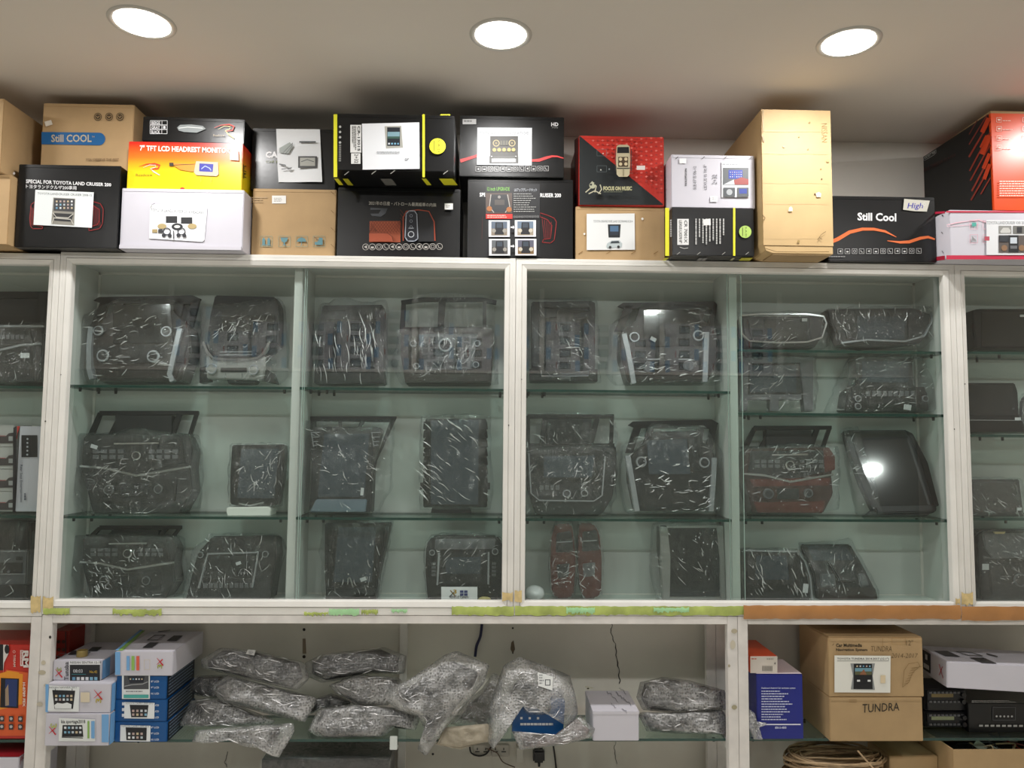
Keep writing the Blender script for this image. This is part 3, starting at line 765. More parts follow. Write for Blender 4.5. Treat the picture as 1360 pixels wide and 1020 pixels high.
a.poly([(418.5,325.8),(418.5,321.5),(422,322),(424.5,316),(429,316.5),(429,325.8)], IC); a.line([(417.5,315.2),(424,320)], .8, '6d5a4a')
for k, (x, y) in enumerate(((442,257),(442,282),(442,305),(442,327))): a.line([(x-2, y-2), (x+1.5, y+1.5)], .9, '8a6a3c')
t7.put(a)
# t8 black box with paper
t8 = Box('product_box', 'black box with a loose white sheet hanging over its logo', 328.5, 171, 446, 248.5, Y+.015, 0.26, M['black_card'], z0=t7.Z1+.001)
a = t8.art()
a.text('CAR', 353, 201.5, 376, 210, W_, 0.05); a.text('CAR MULTIMEDIA', 353.5, 213.5, 400, 216.5, '8c9470', 0.01)
t8.put(a)
bm = bmesh.new(); f = Face(t8.front.O+Vector((0,-0.003,0)))
gr = [[None]*7 for _ in range(9)]
for i in range(9):
    for j in range(7):
        u, v = j/6, i/8
        x = (367+u*58)*(1-v)+(370+u*58.5)*v; y = 171.5+v*(70.5)+u*.5
        gr[i][j] = bm.verts.new(f.w(*f.uv(x, y), 0.002+0.003*math.sin(u*5+v*4)*v+0.004*abs(u-.4)*v))
for i in range(8):
    for j in range(6): bm.faces.new((gr[i+1][j], gr[i+1][j+1], gr[i][j+1], gr[i][j]))
pp = link('hanging_sheet', bm, M['paper'], t8.o, t8.org, smooth=True)
a = Art(Face(t8.front.O+Vector((0,-0.011,0))), 0)
a.rect(397.5, 187.5, 419.5, 189.5, '4a4c50'); a.rect(396, 207.5, 421, 223, '3a3a3a'); a.rect(398.5, 209.5, 418.5, 220.5, 'a8a8a0'); a.line([(400,215),(408,212),(417,215)], 1, '55585a')
a.poly([(371,197),(385,189),(389,194),(383,204),(371,203)], '9aa09c'); a.line([(376,203),(389,190),(388,194),(379,205)], .6, '5a5e5c')
a.line([(371,218),(380,220)], 1.5, '3c4044'); a.line([(374,225),(388,223)], 1, '55585a'); a.line([(382,225),(387,224.5)], 1.3, '6a6a6a')
a.done('print', pp, t8.org)

# t10 black seat-trim box
Y = yc(530, 342, TZ)
t10 = Box('product_box', 'black box with orange quilted leather and car key picture', 448, 250, 611, 342, Y, 0.30, M['black_card'], z0=TZ)
a = t10.art()
a.text('2021年の日産・パトロール最高級車の内装', 490, 267.5, 579.5, 274, 'c4c0b6', 0.012, quad=[(490,272.5),(579.5,275),(579.5,270),(490,267)])
a.poly([(492,276),(515,277),(512,284),(506,288),(494,287),(492,284),(503,284),(506,279),(492,279)], '4a4d52')
a.rect(491, 294, 532, 322, 'a85436')
for k in range(-4, 14):
    a.line([(max(491, 491+k*4), 294 if k >= 0 else 294-k*5), (min(532, 491+k*4+13), min(311, 294+(min(532, 491+k*4+13)-(491+k*4))*1.3))] if k >= 0 else [(491, 294-k*3), (491+9, 306-k*.5)], .5, '6e3018')
    a.line([(min(532, 495+k*4), 294), (max(491, 495+k*4-12), 309)], .5, '6e3018') if k >= 0 else None
a.poly([(491,311),(515,311),(521,315),(523,322),(491,322)], 'a44e32'); a.line([(491,310.5),(515,310.5),(521,315),(523,322)], .8, '6e3018')
a.line([(536,321),(536,290),(540,282),(556,280),(570,282),(577,296),(578,321)], 1.4, 'a0442a')
a.poly([(556,281),(570,283),(576,296),(577,322),(556,322)], '1b1c1f')
kf = [(540,285),(544,281.5),(551,281.5),(554,286),(555.5,318),(551,321.5),(542,321.5),(538.5,316)]
a.poly(kf, '20222c'); a.line(kf+[kf[0]], 1.2, 'aab0bc'); a.ring(546.5, 312.5, 4.2, 1, 'c4c8d0')
for y in (288, 295, 303): a.ring(546.5, y, 2, .5, '9aa0ac')
a.line([(543,304.5),(550,304.5)], .8, 'c4c8d0')
icon_row(a, 486.5, 584, 329.3, 12, 4.3, 'b4b0aa', False)
a.rect(591, 272.5, 602, 280.5, 'dcdcd8'); a.words(593, 275, 600, 279, 2, '9a9a98', 7)
t10.put(a)
# t9 black/yellow box, reaching out over the one below
t9 = Box('product_box', 'black box with yellow edges, pasted tablet picture and yellow dot, beside the hanging sheet', 443, 152, 603, 236, 2.355, 0.36, M['black_card'], z0=t10.Z1+.001)
a = t9.art()
YL = 'e0dc2c'
a.poly([(443.2,152.2),(448,152.2),(448,235.5),(443.2,235.5)], YL); a.rect(561.2, 152.2, 564.3, 235.6, YL)
a.rect(585, 152.2, 598, 153.6, YL)
a.rect(465.5, 166.3, 480, 203, 'dededc'); a.rect(466.5, 204, 479, 218, 'dededc')
a.text('CR-13015', 475, 168, 478.5, 201, K_, 0.02, rot=90); a.words(468, 168, 474, 201, 3, '5a5a5a', 8, rot=True); a.text('2+32', 471, 205, 476, 217, '3a3a3a', 0.0, rot=90)
for k in range(4): a.disc(452, 169+k*7, 1.6, 'b0b0ae')
for k in range(9): a.rect(450.5, 193+k*2.6, 453.5, 194.4+k*2.6, '8c8c8a')
a.disc(581.3, 195.3, 10.8, YL, 10.5); a.text('S.A.D', 581.5, 187, 584.5, 203.5, '4a4a1a', 0.01, rot=90); a.rect(576.5, 188, 577.5, 202, '7a7a2a')
for x, y in ((461, 232), (497, 231), (522, 230.5), (592, 231)): a.line([(x-3, y+1.5), (x+3, y-3)], .8, '9a9a92')
t9.put(a)
a = t9.art(n0=0.0042)
a.poly([(481,165),(557,163.3),(557.5,224.8),(482,226)], 'e4e6ea')
a.poly([(511,168.5),(533,168),(535.5,197),(513,198)], 'a8a79f'); a.rect(514.5, 170, 531.5, 194.5, '20262e'); a.rect(515, 176, 531, 182, '7ea0ac'); a.rect(515, 182, 531, 185, '3c5a50'); a.apps(515, 189.5, 531, 194, 4, 1, 2)
a.words(501, 202, 541, 206, 2, 'b4b8bc', 9); a.words(538, 211, 545, 215, 2, 'a0a4a8', 10)
t9.put(a, 'pasted_print', 'white sheet with a tablet picture')
a = t9.art('bottom')
for x0_, x1_, c in ((443.5, 449, YL), (560, 566, YL), (583, 601, YL), (455, 462, 'b8b428'), (505, 520, '6a6a66')):
    a.poly([(x0_, 236.3), (x1_, 236.3), (x1_+7, 245), (x0_+7, 245)], c)
t9.put(a, 'underside_print')

# t12 / t11
Y = yc(690, 343.5, TZ)
t12 = Box('product_box', 'black box with a tall pasted poster of four dashboard photos', 621, 237.5, 761, 343.5, Y, 0.29, M['black_card'], z0=TZ)
a = t12.art()
a.text('SPECIAL FOR TOYOTA LAND CRUISER 200', 638, 256.5, 745, 262, W_, 0.03, quad=[(637,261.5),(745,262.5),(745,257),(637,256)])
P = [(717,283),(727,286),(736,290),(739,295),(736,319),(731,323),(720,322),(722,318),(731,317),(733,300),(727,292),(717,288)]
a.line(P+[P[0]], .9, '8e1c1c')
for k in range(5): a.line([(720+k*3, 291+k), (723+k*2, 317)], .7, '7a1a1c')
a.line([(641,288),(640,318)], .6, '4a1416')
t12.put(a)
a = t12.art(n0=0.0042)
a.poly([(644.3,245),(717,245),(717,341.5),(645.5,341.5)], '16171b')
a.text('12 inch UPGRADE', 647, 249, 677, 254, '6ca83c', 0.02); a.text('LXアップグレードキット', 683, 250.5, 713, 255, 'b4b8c0', 0.01)
a.poly([(645,257),(680,257),(680,284),(645.5,284)], '54443c'); a.poly([(653,259),(673,259),(676,275),(670,283),(655,283),(650,276)], '26282c'); a.rect(657, 266, 670, 273, '4c4642')
a.line([(652,259),(650,275),(656,283)], 1, 'b4b0aa'); a.line([(674,259),(677,275),(671,283)], 1, 'b4b0aa'); a.disc(663, 262.5, 2, '8c8884'); a.disc(650, 278, 3.5, 'a46430'); a.disc(676, 279, 3.5, 'a46430')
a.words(682, 258, 712, 284, 9, 'a4a4a2', 11, fill=.35)
a.rect(645.3, 285, 680.5, 291.5, 'c8261e'); a.words(647, 286.5, 678, 291, 2, 'e8b4a8', 12)
icon_row(a, 683, 714, 289, 10, 1.2, '7c7c7c')
for i, (x0_, y0_, c1, c2) in enumerate(((649, 294, '8a7c6c', '5c6878'), (683.5, 294, 'a09480', '6a7c90'), (649.5, 319, '4c4844', '606468'), (684, 319, '7c6038', '5c5c6c'))):
    a.rect(x0_, y0_, x0_+28, y0_+22, 'dcdce0'); a.rect(x0_+3.5, y0_+1.8, x0_+24.5, y0_+20, c2)
    a.rect(x0_+3.5, y0_+11, x0_+24.5, y0_+20, c1); a.poly([(x0_+9, y0_+3), (x0_+19, y0_+3), (x0_+20, y0_+19), (x0_+8, y0_+19)], '1e1f24')
    a.rect(x0_+10.5, y0_+4, x0_+17.5, y0_+10, '3a4450'); a.disc(x0_+7, y0_+14, 2.6, 'c4bcac' if i % 2 else '98948c'); a.disc(x0_+21, y0_+14, 2.6, 'c4bcac' if i % 2 else '98948c')
for y in (304, 329): a.poly([(678,y-1),(681,y-1),(681,y-2.5),(683.3,y),(681,y+2.5),(681,y+1),(678,y+1)], 'd8d8dc')
t12.put(a, 'pasted_print', 'dark poster with four dashboard photos')
t11 = Box('product_box', 'black box with a red wave, HD mark and pasted climate panel picture', 610.5, 154.5, 749, 234.5, Y-.015, 0.28, M['black_card'], z0=t12.Z1+.001)
a = t11.art()
RD = 'd03a3a'
a.line([(611.5,214),(620,211.5),(634,207)], [5, 4, 3.4], RD); a.line([(706,213.5),(716,213),(725,210),(733,207.8),(740,208),(748.5,210.5)], [3, 4, 3.6, 2.6, 2, 1.4], RD)
a.text('HD', 732, 163, 741.5, 168, W_, 0.03); a.text('Display', 733, 169, 741, 171, 'a0a0a0', 0.0)
a.rect(614.5, 158.5, 632.5, 165.5, 'c4c4c4'); a.words(616, 160, 631, 165, 1, '8a8a8a', 13)
icon_row(a, 635, 725, 225, 12, 3.1, 'b8b8b8')
t11.put(a)
a = t11.art(n0=0.0042)
a.poly([(634,170),(706.5,170.5),(706,220.5),(633.5,219.5)], 'dfe2e8')
a.text('TOYOTA LANDCRUISER 2016-2020 WITH DVD', 637, 176, 702, 179.5, '8a8e94', 0.0)
a.rect(651, 181.5, 688, 212, '38342e'); a.rect(650, 208, 688.5, 217.5, '4a4a46'); a.rect(653, 211.5, 685, 216, 'd8dade')
for x in (659, 680): a.ring(x, 191, 4.6, 1.4, 'b0a070'); a.disc(x, 191, 1.6, '8c7c50')
for x in (656.5, 663, 669.5, 676, 682): a.disc(x, 200, 2.5, 'c0aa5c')
for k in range(3): a.rect(664.5+k*3.6, 188, 667+k*3.6, 194, '5c5844')
a.disc(653, 209, .9, 'c8c8c8'); a.disc(685, 209, .9, 'c8c8c8')
t11.put(a, 'pasted_print', 'white sheet with a climate panel picture')

# t14 / t13
Y = yc(824, 346, TZ)
t14 = Box('carton', 'brown carton with a pasted screen and white car picture', 764.5, 275, 883, 345.5, Y, 0.27, M['carton'], z0=TZ)
a = t14.art()
for x in (771, 808, 841, 871): a.line([(x-3, 337.5), (x+3, 334)], .8, '8a6634')
a.disc(853, 291, 1.6, 'f0ede4'); a.disc(776, 311, 1.3, 'f0ede4')
t14.put(a)
a = t14.art(n0=0.004)
a.poly([(779,284.5),(842.5,284),(843,332),(779,332.5)], 'e4e6e6')
a.text('TOYOTA DRIVING PURE LAND DE DRIVING 8 2014', 788, 293, 840, 296, '6a6e72', 0.0)
a.poly([(807,298.5),(824,298.5),(823,316),(808,316)], '24282c'); a.rect(810, 300.5, 821, 312.5, '4c6c8c'); a.rect(810, 308, 821, 312.5, '2c3440')
a.poly([(805,328),(806,324),(812,320),(822,319.5),(826,324),(825,329),(806,330)], 'b8c2c4'); a.poly([(812,321),(821,320.5),(823,323.5),(810,324)], '3c4448'); a.disc(810, 329, 1.8, '2c2c2c'); a.disc(821, 328.5, 1.8, '2c2c2c')
t14.put(a, 'pasted_print', 'white sheet with a screen and a car')
t13 = Box('product_box', 'red and black box showing a car from above, on the carton with the car sheet', 769, 181, 882, 272.5, Y-.01, 0.27, M['red_card'], z0=t14.Z1+.001)
a = t13.art()
a.poly([(769.3,181.3),(770.5,181.3),(880,271),(880,272.3),(769.3,272.3)], '1a2022')
for i in range(17):
    for j in range(15):
        x, y = 775+i*6.3, 187+j*5.6
        if (x-770) > (y-181)*1.22+5 and x < 878 and y < 269: a.poly([(x-2,y),(x,y-1.4),(x+2,y),(x,y+1.4)], 'a02c28' if (i+j) % 2 else 'd86a60')
a.text('FOCUS ON MUSIC', 799.5, 251.5, 837, 257, 'b4b088', 0.05); a.words(800, 258.3, 838, 260, 1, '6a6c58', 14)
cp = [(817,199),(820,197),(831,197),(834,199),(835,215),(834,236),(831,239),(820,239),(817,236),(816,215)]
a.poly(cp, 'b8ae90'); a.poly([(818,200),(833,200),(833.5,208),(817.5,208)], '16181a'); a.poly([(819,213),(832,213),(832,226),(819,226)], '4c3c2c')
for x, y in ((822,216),(829,216),(822,222.5),(829,222.5)): a.disc(x, y, 2.2, 'c8b894')
a.line([(817,228),(834,228)], 1, '2c2c2c'); a.line([(825.5,228),(825.5,238)], 1, '8a8268'); a.line([(815,203),(815,232)], .8, '3a3a3a'); a.line([(836,203),(836,232)], .8, '3a3a3a')
a.box(791, 203.5, 803.5, 212, .4, '5c6466'); a.disc(799, 209, .9, 'c0c0b8'); a.box(791, 225, 803.5, 233, .4, '5c6466'); a.disc(796, 230.5, .9, 'c0c0b8'); a.disc(807, 229.5, 1.1, '6c7476')
a.rect(843, 225, 854, 230.5, 'd8cdc8')
for pts in ([(776,260),(783,254),(786,250)], [(784,246),(790,252),(788,260)], [(795,250),(797,256),(793,262)], [(780,262),(788,258),(796,262)]): a.line(pts, 1.4, 'b0ac94')
a.disc(785, 251, 4.2, 'a8a890'); a.disc(783, 250, 1.5, '2c3030'); a.disc(788, 249, 1.2, '2c3030')
t13.put(a)
a = t13.art('left'); fx = t13.left
a.poly([(768.3,182),(768.3,271),(763.6,269),(763.6,186)], '5a1818'); t13.put(a, 'side_print')

# t16 / t15
Y = 2.43
t16 = Box('product_box', 'black box with yellow edges and green dot, under the white box with a screen photo', 883, 276, 1001.5, 341, Y, 0.28, M['black_card'], z0=TZ, flap=None)
a = t16.art()
a.rect(883.3, 276.3, 888.5, 340, YL); a.rect(973.4, 276.3, 976.3, 340, YL)
a.rect(899.3, 291, 914.5, 325.5, 'e0e0e0'); a.text('CR 7001X', 908.5, 293, 912.5, 323, '2c2c2c', 0.02, rot=90); a.text('LEXUS LX570 8"', 901.5, 293, 905.5, 323, '2c2c2c', 0.01, rot=90)
for k in range(8): a.rect(889.7, 292+k*3, 891.6, 294+k*3, 'a4a4a0')
a.words(923, 291, 964, 326, 9, 'b4b4b2', 15, rot=True, fill=.4)
a.poly([(933,292),(943,291),(943.5,299.5),(934,300)], 'dcdcdc')
a.disc(989, 308.5, 8.2, 'a9c860'); a.text('S.A.D', 989, 302, 991, 315, '3a4a1a', .01, rot=90); a.rect(985, 303, 986, 314, '5a6a2a')
for x in (901, 928, 961, 992): a.line([(x-3, 339), (x+1.5, 335.5)], .7, '9c9c96')
a.line([(902,329),(908,331),(913,330)], .8, 'b0b0ae')
t16.put(a)
a = t16.art('bottom')
for x0_, x1_, c in ((883.5, 888.5, YL), (973, 976.5, 'b4b088'), (985, 1000, 'c8c22c'), (929, 934, '8a8888'), (935, 940, '8a8888')): a.poly([(x0_, 341.5), (x1_, 341.5), (x1_-4, 345.2), (x0_-4, 345.2)], c)
t16.put(a, 'underside_print')
t15 = Box('product_box', 'white box with handwritten codes and photos of a blue screen', 886, 206, 1002.5, 274.5, Y+.005, 0.27, M['white_card'], z0=t16.Z1+.001)
a = t15.art()
GY = '4a4a50'
a.text('NAVIGATION', 909.5, 224, 912, 247, '2c2c2c', 0.03, rot=90); a.text('SLE-07 IS 06-12', 920.5, 221, 924.5, 252, GY, 0.0, rot=-90); a.text('LEXUS IS 10.4"', 934.5, 219, 938.5, 252, GY, 0.0, rot=-90); a.text('2+32', 946, 232, 952, 245, GY, 0.0, rot=-90)
for x in (899, 934, 963, 997): a.line([(x-2, 211.5), (x+1.5, 208.5)], .8, '4c4a44')
a.rect(902, 211, 911, 217.5, 'f0f0f2'); a.rect(943, 261, 952.5, 268.5, 'f0f0f2'); a.words(945, 263, 951, 267, 2, 'a4a4a6', 16)
t15.put(a)
a = t15.art(n0=0.004)
a.rect(958, 215.5, 994.5, 262.5, 'e6e8ec'); a.words(959, 218, 993, 221, 1, '9a9ea4', 17)
a.rect(959.5, 223.5, 993.5, 246, '5c6064'); a.rect(967, 226.5, 985.5, 238, '2a3ea8'); a.apps(968, 228, 985, 237, 6, 3, 5, .4); a.poly([(960,246),(974,239),(978,246)], 'c8ccd0'); a.poly([(974,240),(984,236),(993.5,239),(993.5,246),(975,246)], '9c4440')
a.rect(960, 250, 975.5, 262, '4c5054'); a.disc(968, 256, 4, 'a8acb0'); a.rect(978.5, 250, 993.5, 262, '54585c'); a.rect(981, 251.5, 991, 258, '2a3e98')
t15.put(a, 'pasted_print', 'small sheet with blue screen photos')

# t17 tall carton, its foot reaching past the cabinet front
Y = 2.392
bm = bmesh.new(); X0_, X1_ = at(1012, 245, Y).x, at(1104.5, 245, Y).x; Z1_ = at(1058, 146, Y).z
pts = []
r_ = 0.03
prof = [(X0_+r_, TZ), (X1_, TZ), (X1_, Z1_), (X0_, Z1_), (X0_, TZ+r_), (X0_+r_*.29, TZ+r_*.29)]
fr = [bm.verts.new((x, Y, z)) for x, z in prof]; bk = [bm.verts.new((x, Y+0.395, z)) for x, z in prof]
bm.faces.new(fr); bm.faces.new(bk[::-1])
for i in range(6): bm.faces.new((fr[i], bk[i], bk[(i+1) % 6], fr[(i+1) % 6]))
bmesh.ops.recalc_face_normals(bm, faces=bm.faces)
bmesh.ops.bevel(bm, geom=list(bm.edges), offset=0.002, segments=2, affect='EDGES')
org = Vector(((X0_+X1_)/2, Y, TZ))
t17 = tag(link('carton', bm, M['kraft'], None, org), 'tall plain kraft carton standing on end, scuffed and taller than its neighbours', 'box')
bm = bmesh.new()
bbox(bm, X0_+.0005, Y-.0022, TZ+.026, X1_+.0006, Y-.0002, Z1_-.001, 0, .0008)
link('front_flap', bm, M['kraft'], t17, org)
bm = bmesh.new(); bbox(bm, X0_+.031, Y+.002, TZ-.003, X1_-.006, Y+.09, TZ-.0003, 0, .0006)
bmesh.ops.translate(bm, verts=bm.verts, vec=(0, 0, -0.0)); link('bottom_flap', bm, M['carton_dark'], t17, org)
a = Art(Face((0, Y-.0024, 2)))
a.text('NISSAN', 1091, 164, 1098.5, 189, '8c7448', -0.012, rot=90)
for x, y, r, c in ((1090,225,1,'8a6a3c'),(1088,257,1.2,'5a4020'),(1082,258,1.1,'4a3420'),(1091,238,.9,'4a3420'),(1041,195,1.6,'b09a6a'),(1061,182,.9,'a08850'),(1075,163,1,'a08850'),(1073,198.5,.8,'8a7040'),(1060,321,1.8,'9c8450'),(1099,214,2,'c0a472')): a.disc(x, y, r, c)
a.poly([(1083,257),(1087,255.5),(1090,257.5),(1089.5,262),(1084,262)], 'f2e8cc'); a.poly([(1047.5,276),(1050,274.5),(1052,277),(1052,281),(1046.5,281)], 'f0e4c4')
a.line([(1012.5,181),(1014,187),(1015,189)], 1.2, '6a5228'); a.line([(1012,286),(1015.5,290),(1014,293)], 1.2, '6a5228'); a.line([(1013,146),(1012.5,160),(1014,176)], .8, '8a7040')
a.line([(1085,319),(1090,312),(1096,308)], .7, '6a5430'); a.line([(1087,316),(1091,318)], .7, '6a5430')
for y in (174, 203, 241, 268, 313): a.line([(1013,y),(1040,y+.8),(1070,y+.2),(1100,y+1)], .35, 'c2a670')
a.line([(1014,330),(1030,335),(1060,335.5),(1100,335)], .8, '6a5228')
a.done('pen_writing', t17, org)

# t18 black box with orange wave
Y = yc(1170, 347.5, TZ)
t18 = Box('product_box', 'black box with an orange double wave and taped handwritten note', 1100, 261, 1242.5, 347, Y, 0.27, M['black_card'], z0=TZ)
a = t18.art()
OR = 'e0703c'
a.text('Still Cool', 1138.5, 283.5, 1190, 294, W_, 0.03, quad=[(1138.5,293),(1190,294.5),(1190,283.5),(1138.5,282.5)])
a.line([(1102,322),(1112,318),(1128,308.5),(1145,304.5),(1160,304.5),(1175,307.5),(1190,315)], [4.5, 5, 4.6, 4, 3.6, 3, .8], OR)
a.line([(1178,320),(1195,322),(1207,321.5),(1222,316.5),(1232,315),(1241,318)], [.8, 3.2, 4, 4, 3.4, 2.2], OR)
icon_row(a, 1115.5, 1218.5, 334, 12, 3.2, 'c4c4c4')
a.words(1098, 341, 1132, 343.5, 1, '8c8c8c', 18)
t18.put(a)
a = t18.art(n0=0.004)
a.poly([(1200,264.5),(1210,265.5),(1234,267),(1230,281.5),(1214,281),(1198.5,279)], 'cbc9bd')
a.text('High', 1204, 270, 1225, 279.5, '3a34a0', 0.01, shear=.2); a.text('HD', 1222.5, 269.5, 1228.5, 274, 'e0e0d8', 0.02)
t18.put(a, 'tape_note', 'masking tape note with blue pen word')

# t19 white pink box ; t20 big red black box on it
Y = 2.405
t19 = Box('product_box', 'white box with crimson edges and pasted sheet of vehicle photos', 1256, 280, 1440, 345, Y, 0.34, M['white_card'], z0=TZ, flap=None)
a = t19.art()
CR_ = 'c42848'
a.rect(1256.3, 280.3, 1439, 282.6, CR_); a.rect(1256.3, 339.3, 1439, 344.7, CR_)
a.line([(1257,299),(1270,296),(1284,294),(1300,292),(1312,297)], [1, 1.6, 1, 1.6, 1], 'e8c0cc'); a.line([(1257,301),(1275,300),(1300,298)], .6, 'e0b4c2')
for x, y in ((1292.5,299),(1310,299),(1292.5,317.5),(1310,317.5)): a.box(x-5, y-5.5, x+5, y+5.5, .5, 'd89cac')
a.rect(1290, 296, 1295.5, 301, '4ca89c'); a.poly([(1290,320),(1290,314),(1296,320)], '8a8c8e'); a.rect(1306.5, 314.5, 1313, 320, 'b44858')
t19.put(a)
a = t19.art(n0=0.004)
a.rect(1309, 292.5, 1380, 339, 'dfe1e4'); a.text('TOYOTA LANDCRUISER VXR 2016', 1309.5, 294.5, 1362, 298.5, '7a7e82', 0.0)
a.rect(1325, 300.5, 1342, 311, '8c8c88'); a.poly([(1327,308),(1331,303),(1338,303),(1341,307),(1340,310),(1328,310)], 'c4c4c0'); a.rect(1344, 300.5, 1361, 311, '70706c'); a.rect(1349, 302, 1356, 310, '2c2c30')
a.rect(1325, 313, 1361, 336, '5c5450'); a.rect(1338, 313, 1351, 336, '1f2024'); a.rect(1340, 316, 1349, 324, 'c0c8d0'); a.rect(1340, 327, 1349, 331, '6a6c70'); a.disc(1332, 330, 4, '8c6c50'); a.disc(1355, 330, 4, '8c6c50'); a.rect(1325.5, 313.5, 1337.5, 322, '30343a')
t19.put(a, 'pasted_print', 'white sheet with vehicle photos')
a = t19.art('left')
a.poly([(1241.5,281.5),(1255.5,280.4),(1255.5,283),(1241.5,284.5)], CR_); a.poly([(1241,341.5),(1255.5,339.5),(1255.5,345),(1241,346.5)], 'a82038')
a.poly([(1251,285),(1253.5,285.5),(1253,288)], '2c2c2c'); a.line([(1251,308),(1253,310)], .8, '3c3c3c'); a.line([(1252,333),(1254,336)], .8, '2c2c2c')
t19.put(a, 'side_print')
t20 = Box('product_box', 'large box with a black striped side and glossy orange red front', 1317.5, 151.5, 1462, 272, Y+.003, 0.39, M['orange_card'], z0=t19.Z1+.001, flap=None)
a = t20.art()
OW = 'f0d8c8'
for y in (159.5, 171.5, 184, 196.5):
    a.box(1323, y-3, 1329.5, y+3, .5, OW); a.rect(1324.5, y-1, 1328, y+1, OW); a.words(1331, y+.8, 1345, y+2.4, 1, OW, int(y))
    a.box(1357.5, y-3, 1364, y+3, .5, OW)
a.words(1326, 241, 1440, 263, 7, OW, 19, fill=.4)
t20.put(a)
a = t20.art('left', 0.0018)
H_ = t20.Z1-t20.Z0; a.up(); a._poly([(-.388,.001),(-.006,.001),(-.006,H_-.001),(-.388,H_-.001)], a.mi('121214'))
rr = random.Random(5)
S1, S2 = '8c3020', 'c23c14'
for (xa, ya, xb, yb, t, c) in ((1288,178.5,1299,159.5,1.3,'6c2a22'),(1288,192,1312,152.5,1.6,'7a2c22'),(1288,208.5,1316,161,2.4,S1),(1289,227,1316,176,2,S1),(1290,240,1316.5,192,2,S1),(1292,254,1316.8,207,2.4,S1),(1291,266,1317,221,2,S1),(1304,258,1317,236,1.6,S1)):
    a.line([(xa, ya), (xb, yb)], t, c)
for (xa, ya, xb, yb, t) in ((1306,176,1315,157,6),(1306,205,1316,180,7),(1308,224,1316.3,204,5),(1309,238,1316.6,218,5),(1304,196,1312,180,2.5)):
    a.line([(xa, ya), (xb, yb)], t, S2)
ov = [(1228.5,211),(1232,207),(1243,200.5),(1245,199),(1245,203),(1242,206),(1231,212.5),(1228.8,212.8)]
a.line(ov+[ov[0]], .7, 'a8aaa8')
a.text('CLAST*RB', 0, 0, 0, 0, 'b8bab8', 0.03, quad=[(1230,211.5),(1244,203.2),(1244,200.2),(1230,207.5)])
a.text('MULTIMEDIA PLAYER', 0, 0, 0, 0, '3c1616', 0.02, quad=[(1229,229),(1272,207),(1272,203.5),(1229,223)])
t20.put(a, 'side_print', 'black side with red slashes')
bm = bmesh.new(); bbox(bm, t20.X0+.004, t20.Y+.004, t20.Z1-.0005, t20.X1, t20.Y+.3, t20.Z1+.003, 0, .0006)
vs_ = [v for v in bm.verts if v.co.z > t20.Z1+.001 and v.co.y < t20.Y+.1]; [setattr(v.co, 'z', v.co.z+.006) for v in vs_]
link('lid_flap', bm, M['carton'], t20.o, t20.org)
# ------------------------------------------------------------------ dashboard head units behind the glass
def keep_in(bm, z, x=0.0):
    lo, hi = [(a, b) for a, b in COMPS if a-.03 < x < b+.03][0]
    for v in bm.verts: v.co.x = min(max(v.co.x, lo), hi)
    for v in bm.verts:
        v.co.y = min(max(v.co.y, 2.5425), 2.7105); v.co.z = max(v.co.z, z+.0004)
        for s0, s1, zz in SHELVES:
            if z < zz-.05 and s0 < v.co.x < s1: v.co.z = min(v.co.z, zz-.0095)
_e = .018
COMPS = [(XB[0]+_e, XB[1]-_e), (XB[1]+_e, d1[0]-.002), (d1[1]+.002, XB[2]-_e), (XB[2]+_e, d2[0]-.002), (d2[1]+.002, XB[3]-_e), (XB[3]+_e, XB[4]-_e)]
SHELVES = [(XB[1], XB[2], SHZ1), (XB[1], XB[2], SHZ2), (XB[2], d2[0], SHZ1), (XB[2], d2[0], SHZ2), (d2[1], XB[3], SHA), (d2[1], XB[3], SHB), (d2[1], XB[3], SHC), (XB[3], XB[4], SHF), (XB[3], XB[4], SHD), (XB[3], XB[4], SHE), (XB[0], XB[1], SHG), (XB[0], XB[1], SHH)]
def hull(pts):
    pts = sorted(set(pts))
    def half(ps):
        h = []
        for p in ps:
            while len(h) > 1 and (h[-1][0]-h[-2][0])*(p[1]-h[-2][1])-(h[-1][1]-h[-2][1])*(p[0]-h[-2][0]) <= 0: h.pop()
            h.append(p)
        return h[:-1]
    return half(pts)+half(pts[::-1])
def resample(pts, n):
    L = []; tot = 0
    for i in range(len(pts)):
        a, b = pts[i], pts[(i+1) % len(pts)]; l = math.hypot(b[0]-a[0], b[1]-a[1]); L.append((tot, l, a, b)); tot += l
    out = []
    for k in range(n):
        t = tot*k/n
        for (t0, l, a, b) in L:
            if t0 <= t <= t0+l and l > 0:
                f = (t-t0)/l; out.append((a[0]+(b[0]-a[0])*f, a[1]+(b[1]-a[1])*f)); break
    return out
